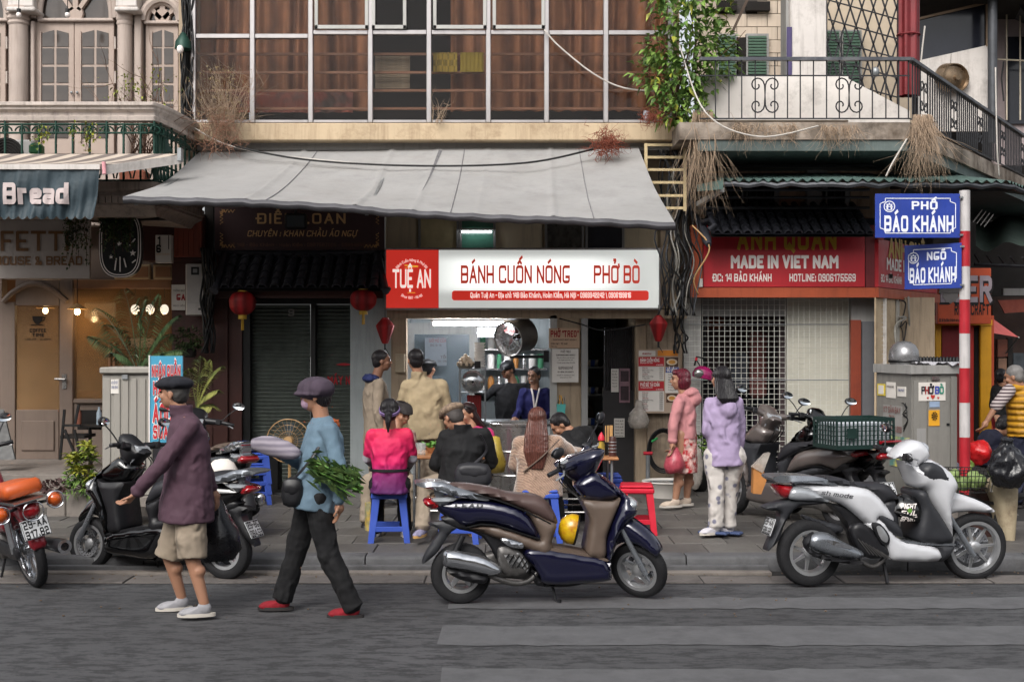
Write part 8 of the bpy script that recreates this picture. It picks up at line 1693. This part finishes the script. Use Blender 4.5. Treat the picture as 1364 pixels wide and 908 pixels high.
person('man in a black jacket and tweed flat cap hunched at the left table',10.95,'H 603,556,.05;N 616,571;C 616,600;P 610,643;L 594,582,.08;R 644,579;LE 580,618,.1;LW 592,628,.35;RE 655,615,.1;RW 640,628,.35;LK 565,646,.18;LA 563,700,.0;RK 625,650,.42;RA 630,700,.4;LF 550,704,-.2;RF 630,700,.6',135,m_blkc,m_khs,(fab('sneaker_lilac','#86829a'),M('sole_orange','#b9935a',.6)),hm=M('cropped_hair','#3f3a38',.7,var=.3),tw=(.18,.13),arm=.06,leg=.088,collar=True,pitch=25,extra=both(cap_flat(m_tweed,True,1.05),strapbag(m_vin,(640,578,-.1),(648,600,-.05),(630,632),.13,.085,10.72,'black satchel slung on the hunched man in the black jacket')))
person('woman with sunglasses on her dark hair sitting behind the man in the tweed cap',12.6,'H 622,552;N 628,568;C 632,590;P 632,635;L 615,580;R 650,578;LE 610,600,-.1;LW 615,612,-.25;RE 655,602,-.1;RW 645,615,-.2;LK 620,640,-.35;LA 620,690,-.35;RK 640,640,-.35;RA 640,690,-.35',220,fab('hot_pink','#b02c62'),m_blkc,(m_blks,m_sole2),hair='mid',hm=M('brown_black_hair','#241313',.4,var=.3,sc=20),tw=(.16,.11),vox=.012,pitch=12,extra=lambda t,h,hm,j,F,S_:G().tube([h(.0,-.095,.07),h(.06,-.075,.105),h(.085,0,.11),h(.06,.075,.105),h(.0,.095,.07)],.008,6).build('sunglasses',m_black,t))
def capc(t,h,hm,j,F,S_):G().ell(h(-.01,0,.06),(.105,.088,.065),18,hm).ell(h(.1,0,.05),(.06,.06,.01),12,hm).build('cap',m_blks,t,180,mods=remesh(.009,2))
person('cook in a black cap and black jacket working behind the counter',16.0,'H 676,493,-.05;N 684,508;C 680,538;P 680,590;L 659,518;R 702,516;LE 645,530,-.1;LW 634,520,-.3;RE 706,545,-.05;RW 690,556,-.25',225,m_blkc,None,None,tw=(.2,.13),extra=capc,vox=.012,pitch=22)
def w10(t,h,hm,j,F,S_):
 n=j['N'];c=j['C'];G().tube(cr([n+V((-.05,-.06,.0)),n+V((-.03,-.115,-.08)),c+V((-.0,-.13,0))],4,False),.012,6).tube(cr([n+V((.05,-.06,.0)),n+V((.03,-.115,-.08)),c+V((.0,-.13,0))],4,False),.012,6).build('white_piping',m_wlet,t)
person('smiling woman in a navy track jacket behind the counter',15.7,'H 711,501;N 713,517;C 712,545;P 712,590;L 728,523;R 697,523;LE 733,550,-.05;LW 722,560,-.2;RE 692,548,-.1;RW 686,556,-.3',243,fab('navy_track','#181a52'),None,None,hair='bun',tw=(.16,.115),extra=w10,vox=.011,smile=True,pitch=8)
m_chev=folds(M('chevron_knit','#8f7262',.9,var=.12,sc=6,wave='DIAGONAL',wcol='#a08672',wsc=22,wdist=5,wbump=.25,bump=.4,bsc=60,sheen=.6))
person('woman with long brown hair in a fluffy beige sweater seated at the right table',11.1,'H 716,560;N 716,577;C 716,607;P 717,645;L 693,590;R 742,590;LE 686,618,.05;LW 694,632,.25;RE 760,602,.1;RW 784,606,.25;LK 702,652,.4;LA 704,705,.4;RK 738,652,.4;RA 748,702,.35',82,m_chev,m_blkc,(m_blks,m_sole2),hair='long',hm=M('brown_hair','#4b2a24',.35,var=.25,sc=20,wave='X',wcol='#6a4238',wsc=22,wdist=3,wbump=.5),tw=(.19,.135),arm=.064,hem=.05,flare=1.1,extra=lambda t,h,hm,j,F,S_:G().tube(cr([P(745,585,10.95),P(722,608,10.93),P(697,628,10.97)],5,False),.012,6,flat=.5).build('bag_strap',m_tanp,t))
person('dark haired person in a black coat leaning over the right table',12.5,'H 746,566;N 757,572;C 768,588;P 772,632;L 752,586,-.1;R 782,576,.1;LE 775,606,-.2;LW 796,606,-.3;RE 795,600,0;RW 803,605,-.1;LK 765,650,-.2;LA 764,690,-.1;RK 772,650,-.3;RA 770,695,-.2',190,m_blkc,m_blkc,(m_blks,m_sole2),tw=(.17,.13),arm=.06,vox=.012,pitch=45,hair='short')
person('woman in a brown top with red gloves standing in the dim side passage',16.7,'H 766,520;N 767,534;C 768,558;P 768,600;L 782,540;R 754,540;LE 788,560;LW 786,578,-.15;RE 750,562;RW 758,580,-.15',-95,fab('brown_top','#33241f'),None,None,tw=(.15,.11),sleeve='short',vox=.013,skin=M('red_glove_skin','#7a4a3c',.6,var=.1),hair='short',extra=lambda t,h,hm,j,F,S_:[G().ell(j[k]+V((0,0,-.06)),(.045,.045,.08),10).build('red_glove',m_sr,t,180) for k in('LW','RW')] and None)
person('person in a dark cap glimpsed behind the man in the cream jacket',15.6,'H 571,491;N 570,506;C 572,535;P 572,590;L 588,515;R 556,515;LE 592,550;LW 585,575;RE 550,550;RW 560,575',60,m_dark,None,None,hair='back',tw=(.17,.12),vox=.014,extra=cap_flat(m_blks,True))
m_flsk=folds(M('floral_red','#9c101e',.8,var=.1,sc=26,col2='#cbb0a8',bump=.2));MATS['floral_red'].node_tree.nodes['Principled BSDF']
def w14(t,h,hm,j,F,S_):
 tt=thing('pink_carrier_bag','small pink carrier bag hanging from the hand of the pink hooded woman','bag',P(897,632,13));c=P(898,613,12.98);G().lathe([(0,-.13),(.08,-.12),(.11,-.05),(.08,.04),(.03,.12),(0,.13)],c,20).build('bag_body',M('pink_plastic','#b04a58',.3,alpha=.85,var=.3,sc=15,bump=.7,bsc=20),tt,180,mods=[('DISPLACE',dict(texture=CL('bag',scale=.07),strength=.06))])
 G().tube([c+V((-.02,0,.1)),P(898,593,12.98),c+V((.03,0,.1))],.008,5).build('handle',MATS['pink_plastic'],tt)
person('woman with dyed red hair in a pink hooded jacket and red floral skirt',13.15,'H 906,506;N 911,522;C 911,553;P 910,577;L 904,536,-.15;R 914,536,.15;LE 897,566,-.2;LW 896,588,-.2;RE 920,568,.2;RW 902,590,.18;LK 904,634,-.08;LA 900,664,-.08;RK 917,634,.08;RA 915,662,.08;LF 888,664,-.1;RF 900,662,.06',178,m_pinkc,m_flsk,(fab('cream_shoe','#b5a596'),m_sole),hair='bob',hm=M('red_hair','#4a1420',.35,var=.3,sc=20,wave='X',wcol='#6b2030',wsc=20,wdist=3,wbump=.5),bottoms='skirt',tw=(.145,.13),hood=True,hem=.0,extra=w14,flare=1.0)
m_pat=M('printed_cotton','#b7b1ac',.85,var=.1,sc=4,bump=.2);nt=m_pat.node_tree;N_=nt.nodes;L_=nt.links;pb=N_['Principled BSDF'];pv=pb.inputs['Base Color'].links[0].from_socket;vo=N_.new('ShaderNodeTexVoronoi');vo.inputs['Scale'].default_value=12;vo.inputs['Randomness'].default_value=.8;tcc=N_.new('ShaderNodeTexCoord');L_.new(tcc.outputs['Object'],vo.inputs['Vector']);mr_=N_.new('ShaderNodeMapRange');L_.new(vo.outputs['Distance'],mr_.inputs[0]);mr_.inputs[1].default_value=.2;mr_.inputs[2].default_value=.32;mr_.inputs[3].default_value=1;mr_.inputs[4].default_value=0;mxx=N_.new('ShaderNodeMix');mxx.data_type='RGBA';L_.new(mr_.outputs[0],mxx.inputs[0]);L_.new(pv,mxx.inputs[6]);mxx.inputs[7].default_value=(*lin('#6d6c7c'),1);L_.new(mxx.outputs[2],pb.inputs['Base Color']);folds(m_pat)
def w15(t,h,hm,j,F,S_):
 for k in('LA','RA'):a=j[k];d=V((F.x,F.y,0));G().box(-.12,.15,-.055,.055,0,.028,.012).xf(MX.Translation(a+V((0,0,-.088)))@MX.Rotation(R(150),4,'Z')).build('slipper_sole',fab('slipper_blue','#3a4768'),t);G().ell(a+d*.06+V((0,0,-.045)),(.05,.055,.03),12).build('slipper_strap',MATS['slipper_blue'],t,180)
person('tall woman in a lilac hooded top and printed white trousers seen from behind',11.3,'H 960,505;N 962,525;C 963,562;P 965,607;L 947,538;R 981,538,-.03;LE 942,575,-.02;LW 952,594,.1;RE 987,575,.05;RW 984,600,.1;LK 954,655,-.04;LA 953,698,-.04;RK 972,655,.06;RA 971,698,.06;LF 938,698,-.1;RF 955,698,.02',112,m_lilac,m_pat,(fab('white_sock','#b5b2b8'),m_sole),hair='mid',tw=(.155,.12),hood=2,arm=.056,leg=.092,hem=.03,flare=1.03,extra=w15)
m_vest=M('quilted_vest','#b8861c',.6,var=.1,wave='Z',wcol='#8a6212',wsc=5,wbump=.8)
def w16(t,h,hm,j,F,S_):
 for s_ in 'R':caps(g:=G(),[j[s_],j[s_]+(j[s_+'E']-j[s_])*.95],[.07,.062]);g.build('striped_sleeve',M('stripe_knit','#b5aaa8',.8,var=.05,wave='Z',wcol='#2a1420',wsc=9),t,180,mods=remesh(.01,2))
person('man in a mustard quilted vest and striped shirt at the right edge',13.3,'H 1350,502;N 1357,512;C 1363,535;P 1366,570;L 1385,522,.15;R 1344,520,-.1;RE 1326,542,-.2;RW 1315,560,-.2;LE 1395,550;LW 1395,575;LK 1372,622;LA 1378,664;RK 1356,620;RA 1352,664',150,m_vest,fab('navy_trouser','#1b1f33'),(m_blks,m_sole2),hm=M('grey_crop','#6d6a68',.6,var=.2),hair='short',tw=(.2,.15),sleeve='none',leg=.1,vox=.011,pitch=15,extra=w16)
person('dark haired shopper in a black top far down the alley',17.5,'H 1333,502;N 1336,513;C 1337,530;P 1338,560;L 1348,518;R 1326,518;LE 1350,540;LW 1346,552,-.1;RE 1322,540;RW 1326,552,-.1;LK 1342,580;LA 1342,605;RK 1334,580;RA 1333,605',60,m_blkc,fab('red_skirt','#8e1a24'),(m_blks,m_sole2),hair='back',tw=(.15,.11),vox=.014,bottoms='short')
person('person in navy crouching behind the sign pole',14.2,'H 1338,568;N 1330,575;C 1322,588;P 1316,612;L 1318,580,-.1;R 1334,582,.1;LE 1306,596,-.1;LW 1300,606,-.15;RE 1338,600;RW 1335,612;LK 1330,600,-.2;LA 1326,626,-.1;RK 1336,600,.1;RA 1332,626,.1',20,fab('navy_coat','#16182c'),fab('navy_coat','#16182c'),(m_blks,m_sole2),hair='short',tw=(.19,.15),vox=.013,pitch=35)
t=thing('yellow_bag','translucent yellow carrier bag hanging behind the man in the tweed cap','bag',P(658,632,11.3));G().lathe([(0,-.16),(.07,-.14),(.09,-.06),(.06,.04),(.03,.16),(0,.17)],P(660,607,11.3),20).build('bag_body',M('yellow_plastic','#b0983a',.3,alpha=.8,var=.3,sc=15,bump=.7,bsc=20),t,180,mods=[('DISPLACE',dict(texture=CL('bag',scale=.07),strength=.05))])
# ================================================================= PLANTS, DRY ROOTS, CABLES
RP=random.Random(21)
def rv(s=1.):return V((RP.gauss(0,s),RP.gauss(0,s),RP.gauss(0,s)))
def leaf(g,p,d,L_,W_,droop=.2):
 d=d.normalized();s=d.cross(V((0,0,1))+rv(.3)).normalized()*W_;u=s.cross(d).normalized();a=p+d*L_*.45;e=p+d*L_+V((0,0,-L_*droop))
 g.add([p,a+s+u*W_*.35,e,a-s+u*W_*.35,a+V((0,0,.0))],[(0,1,4),(1,2,4),(2,3,4),(3,0,4)])
def clump(g,c,r,n,L_,W_,droop=.3):
 for _ in range(n):
  d=rv().normalized();p=c+V((d.x*r[0],d.y*r[1],d.z*r[2]))*RP.random()**.4;leaf(g,p,d+V((0,-.4,.1)),L_*RP.uniform(.6,1.3),W_*RP.uniform(.7,1.2),droop)
def twig(g,p,d,L_,r,droop=0,jit=.18,n=6,br=0):
 pts=[p]
 for k in range(n):d=(d+rv(jit)+V((0,0,-droop))).normalized();pts.append(pts[-1]+d*L_/n)
 g.tube(pts,[r*(1-.8*k/n) for k in range(n+1)],4,False)
 for _ in range(br):k=RP.randrange(1,n);twig(g,pts[k],(d+rv(.7)).normalized(),L_*.45,r*.6,droop,jit,4)
 return pts
m_lf=M('leaf_green','#48692c',.5,var=.5,sc=12,col2='#7f9a48');m_lfd=M('leaf_dark','#26381c',.5,var=.45,sc=14,col2='#44562a');m_lfy=M('leaf_yellow','#8f8f30',.5,var=.5,sc=12,col2='#4d6a2a');m_palm=M('palm_leaf','#22331c',.5,var=.4,sc=8,col2='#3e5230')
m_straw=M('dry_straw','#9d8873',.9,var=.3,sc=10);m_twg=M('twig_brown','#5c4436',.9,var=.3,sc=10);m_rust2=M('dry_rust','#7d4231',.9,var=.35,sc=15)
t=thing('climbing_shrub','leafy green shrub growing from the ledge between the two houses','shrub',P(905,165,14.5));g=G();g2=G()
cs=[(905,20,.22),(935,40,.24),(880,60,.2),(915,75,.3),(950,60,.25),(870,95,.22),(900,110,.28),(935,105,.2),(905,140,.22),(930,150,.12),(925,-10,.2),(965,85,.14),(880,-5,.14),(890,150,.16),(955,15,.14)]
for a,b,r in cs:
 c=P(a,b,14.35+RP.uniform(-.2,.2));clump(g,c,(r*1.2,r*.8,r),int(1500*r*r*.95)+18,.115,.033)
 twig(g2,P(903+RP.uniform(-6,8),168,14.5),(c-P(905,168,14.5)),(c-P(905,168,14.5)).length,.016,0,.1,8)
g.build('foliage',m_lf,t,0);g2.build('branch',m_twg,t);g=G()
for _ in range(60):a,b,r=RP.choice(cs);clump(g,P(a,b,14.1)+rv(.08),(.06,.05,.06),1,.1,.03)
g.build('yellow_leaves',m_lfy,t,0)
def dry(label,name,rootpx,n,L_,r,m,spread=(10,.15,.1),d0=(0,-.2,-1),droop=.1,Y=14.1,br=0,jit=.15,cat='dry plant',grp=None):
 t=thing(name,label,cat,P(*rootpx,Y),0,grp);g=G()
 for _ in range(n):twig(g,P(rootpx[0]+RP.uniform(-1,1)*spread[0],rootpx[1]+RP.uniform(-3,3),Y+RP.uniform(-1,1)*spread[1]),V(d0)+rv(spread[2]),L_*RP.uniform(.5,1.1),r,droop,jit,7,br)
 g.build('stems',m,t,0,kind='stuff');return t,g
dry('long dry aerial roots hanging beside the cream ladder','hanging_roots',(936,150),150,1.15,.0035,m_straw,(13,.15,.04),Y=14.2,droop=.2,jit=.17)
dry('dry grass tuft spilling over the balcony edge above the tin awning','dry_grass',(1018,166),130,.36,.003,m_straw,(42,.05,.35),Y=13.95,jit=.35,grp='dry grass on the balcony edge')
dry('dry grass tuft on the balcony edge right of centre, under the scroll panel','dry_grass',(1118,168),100,.38,.003,m_straw,(24,.05,.3),Y=13.95,jit=.35,grp='dry grass on the balcony edge')
dry('thick straw coloured sheaf hanging from the corner of the balcony','dry_grass',(1229,155),230,.8,.0028,m_straw,(13,.1,.05),Y=13.9,jit=.22,grp='dry grass on the balcony edge')
t,_=dry('tall dead bush with seed heads on the left end of the ledge','dead_bush',(294,186),90,.85,.004,m_straw,(22,.12,.28),(0,-.1,1),-.02,14.5,2);g=G()
for _ in range(420):p=P(RP.gauss(298,17),RP.uniform(88,160),14.45+RP.uniform(-.15,.1));leaf(g,p,rv(),.025,.009)
g.build('seed_heads',M('seed_head','#8f7b5a',.9,var=.4,sc=20),t,0,kind='stuff');g=G()
for _ in range(150):twig(g,P(RP.gauss(292,16),RP.uniform(150,200),14.35),rv()+V((0,-.3,-.3)),.22,.0035,.1,.5)
g.build('tangle',M('pale_tangle','#8f6a57',.9,var=.3),t,0)
def nest(label,px,py,w_,h_,n,m,Y=14.2):
 t=thing('dry_nest',label,'dry plant',P(px,py+h_,Y),0,'rusty dry clumps on the ledge');g=G()
 for _ in range(n):twig(g,P(px+RP.gauss(0,w_*.4),py+RP.gauss(0,h_*.4),Y+RP.gauss(0,.08)),rv()+V((0,0,-.2)),.17,.004,.05,.6)
 g.build('stems',m,t,0,kind='stuff')
nest('rust brown dry clump hanging over the right end of the awning',808,190,21,20,260,m_rust2);nest('smaller rust brown dry clump at the foot of the green shrub',870,155,20,9,110,m_rust2)
dry('sprig of dry weeds growing from the ledge below the fourth window','dry_weed',(584,164),14,.38,.003,m_straw,(8,.05,.35),(.1,0,1),0,14.6,2)
t,_=dry('leafless climbing shrub on the stone balcony at the left','bare_shrub',(196,205),26,1.05,.007,m_twg,(22,.1,.28),(0,0,1),0,14.0,3,.16);g=G()
for _ in range(130):leaf(g,P(RP.gauss(185,24),RP.gauss(118,14),13.95+RP.uniform(-.1,.1)),rv(),.04,.013)
g.build('sparse_leaves',m_lfy,t,0)
def vine(label,strands,n=26,m=m_lfd,Y=14.0):
 t=thing('hanging_vine',label,'vine',P(strands[0][0],strands[0][1],Y),0,'vines on the café front');g=G();g2=G()
 for a,b,c in strands:
  p=P(a,b,Y)+rv(.02);q=P(a+RP.uniform(-4,4),c,Y);g2.tube([p,(p+q)/2+rv(.02),q],.003,4,False)
  for _ in range(n):u=RP.random();leaf(g,p+(q-p)*u+rv(.022),rv()+V((0,-.5,0)),.04,.015)
 g.build('leaves',m,t,0);g2.build('stems',m_twg,t,0)
vine('thin creeper hanging across the right end of the café sign',[(RP.uniform(88,118),288,RP.uniform(310,360)) for _ in range(16)],Y=14.4)
vine('dense green vine hanging over the oval sign',[(RP.uniform(132,176),262,RP.uniform(285,345)) for _ in range(34)],44,Y=14.0)
vine('yellow green creeper on the green balcony railing',[(px,165,165+RP.uniform(15,38)) for px in(50,56,64,98,112,116,120,125)],18,m_lfy,13.3)
def palm(label,base,fronds,Y,m=m_palm,lf=.2):
 t=thing('potted_palm',label,'palm',P(*base,Y),0,'palms by the café');
 for(ex,ey,dy) in fronds:
  a=P(*base,Y);e=P(ex,ey,Y+dy);mid=(a+e)/2+V((0,0,.28*(a-e).length));pts=[a*(1-u)**2+mid*2*u*(1-u)+e*u*u for u in[k/14 for k in range(15)]];g=G().tube(pts,[.008*(1-k/16) for k in range(15)],5,False)
  for k in range(3,15):
   d=(pts[k]-pts[k-1]).normalized()
   for sg in(-1,1):
    for o in(0,.5):s=d.cross(V((0,-.3,1))).normalized()*sg;l_=lf*math.sin(PI*min(.95,(k+o)/15.5))+.03;leaf(g,pts[k-1]+(pts[k]-pts[k-1])*o,s+d*.7+V((0,-.1,-.25)),l_,.011,.35)
  g.build('frond',m,t,0)
palm('tall dark palm behind the pale street cabinet',(185,500),[(118,448,-.2),(125,410,.1),(165,385,.1),(212,392,0),(238,420,-.2),(245,468,-.3),(215,470,-.3),(150,470,-.3),(190,395,-.2),(228,445,.1),(140,432,.1)],13.2)
palm('small arching palm against the dark wooden cladding',(262,545),[(295,488,-.2),(280,480,0),(290,520,-.2),(250,492,0),(283,543,-.2),(268,475,0)],13.4,M('palm_light','#4d5a30',.5,var=.4,sc=8,col2='#8a8a4a'),.14)
t=thing('wall_shrub','dark leafy pot plant below the electricity box','plant',P(255,480,15.0));g=G();clump(g,P(250,452,15.0),(.2,.1,.14),260,.05,.02);g.build('foliage',m_lfd,t,0);mbox('pot',m_dark,t,244,258,464,476,14.95,15.1,.02)
t=thing('croton_bush','yellow green croton bush in the square stone planter','bush',P(112,652,12.7));g=G();g2=G()
for _ in range(24):
 c=P(RP.uniform(92,132),RP.uniform(592,640),12.6+RP.uniform(-.15,.15));twig(g2,P(112,654,12.7),c-P(112,654,12.7),(c-P(112,654,12.7)).length,.006,0,.1)
 for k in range(13):a=k*2.4;leaf(g,c,V((math.cos(a),math.sin(a)-.2,RP.uniform(-.2,1.1))),RP.uniform(.08,.14),.02,.25)
g.build('foliage',m_lfy,t,0);g2.build('stems',m_twg,t,0);g=G()
for _ in range(10):clump(g,P(RP.uniform(95,125),RP.uniform(632,655),12.55),(.07,.06,.05),26,.06,.016)
g.build('lower_foliage',m_lf,t,0)
t=thing('reddish_plant','dark reddish leafy plant in the small stone planter','plant',P(74,658,12.7));g=G();clump(g,P(74,650,12.7),(.14,.1,.07),170,.06,.022);g.build('foliage',M('leaf_reddish','#4d3836',.6,var=.4,sc=15),t,0)
t=thing('green_climber','leafy climber at the back of the grille shop doorway','plant',P(935,600,14.9));g=G();clump(g,P(932,590,14.9),(.1,.08,.12),90,.07,.022);g.build('foliage',m_lf,t,0)
t=thing('alley_foliage','patch of ivy on the roof far down the alley','plant',P(1352,300,22));g=G();clump(g,P(1352,302,22),(.5,.2,.12),300,.1,.04);g.build('foliage',m_lf,t,0)
def bundle(label,x0,x1,y0,y1,Y,n,rr_=(.006,.014),mats=(m_wire,)):
 t=thing('cable_bundle',label,'cables',P((x0+x1)/2,y1,Y),0,'loose cable bundles on the facades')
 for _ in range(n):
  x=RP.uniform(x0,x1);pts=[P(x+RP.gauss(0,(x1-x0)*.18),y0+(y1-y0)*k/6,Y-RP.uniform(0,.18)) for k in range(7)];G().tube(cr(pts,4,False),RP.uniform(*rr_),5).build('cable',RP.choice(mats),t,180)
bundle('tangled black cables between the colonial house and the window front',243,258,-20,200,14.9,20);bundle('loose cables down the post between the stall and the grille shop',884,926,200,420,14.9,22,mats=(m_wire,m_wire,m_pvc,m_tin));bundle('dark cables hanging at the right edge of the wooden cladding',271,284,330,470,15.0,12);bundle('few thin cables beside the menu board pillar',893,912,410,470,15.0,6)
for k,(pts,m_,lb) in enumerate((([P(745,424,14.95),P(775,432,14.95),P(805,440,14.95),P(860,432,14.95)],m_wire,'drooping black cable under the right end of the lit sign'),([P(922,300,14.6),P(945,330,14.5),P(925,370,14.6),P(930,392,14.7)],m_gold,'thin orange cable looping at the left end of the red sign'),([P(905,60,14.2),P(940,150,13.9),P(1010,182,13.8),P(1090,168,13.9)],m_wirew,'pale cable drooping below the balcony edge'),([P(1208,185,13.8),P(1190,215,13.6),P(1180,235,13.6)],m_wirew,'short pale cable below the balcony corner'),([P(1326,90,15),P(1328,190,15),P(1331,235,15.1)],m_wirew,'white cable running down the grey post'))):cable(pts,.009,m_,lb)
t=thing('wall_lantern','small dark wall lantern among the cables left of the windows','lamp',P(243,68,14.7));G().lathe([(0,.22),(.03,.2),(.09,.1),(.1,.02),(.05,0),(0,0)],P(244,68,14.7),12).build('shade',m_green,t);G().ell(P(240,66,14.6),(.04,.04,.05),10).build('bulb',m_wlet,t)
for px,lb in((25,'left'),(90,'right')):t=thing('bare_bulb',lb+' bare white bulb dangling on a wire in front of the colonial doors','bulb',P(px,20,14.6),0,'bare bulbs');G().ell(P(px,20,14.6),(.03,.03,.035),10).build('bulb',m_wlet,t);G().tube([P(px,17,14.6),P(px,12,14.6)],.025,8).build('socket',m_black,t);G().tube([P(px,12,14.6),P(px,-40,14.6)],.005,4).build('wire',m_wire,t)
# ================================================================= HOUSES ACROSS THE STREET (behind the camera, seen only in reflections)
OP=thing('opposite_houses','plain ochre house row across the street, mirrored in the window panes','building',(0,-9,0))
G().box(-26,26,-15,-9,0,8).build('wall',M('opposite_wall','#7a6c58',.85,var=.25,sc=.6,streak=.3),OP)
for i in range(13):
 for k in range(2):G().box(-24+i*3.9,-22.2+i*3.9,-9.0,-8.95,1.2+k*3.7,3.2+k*3.7,.02).build('window',m_dglass,OP)
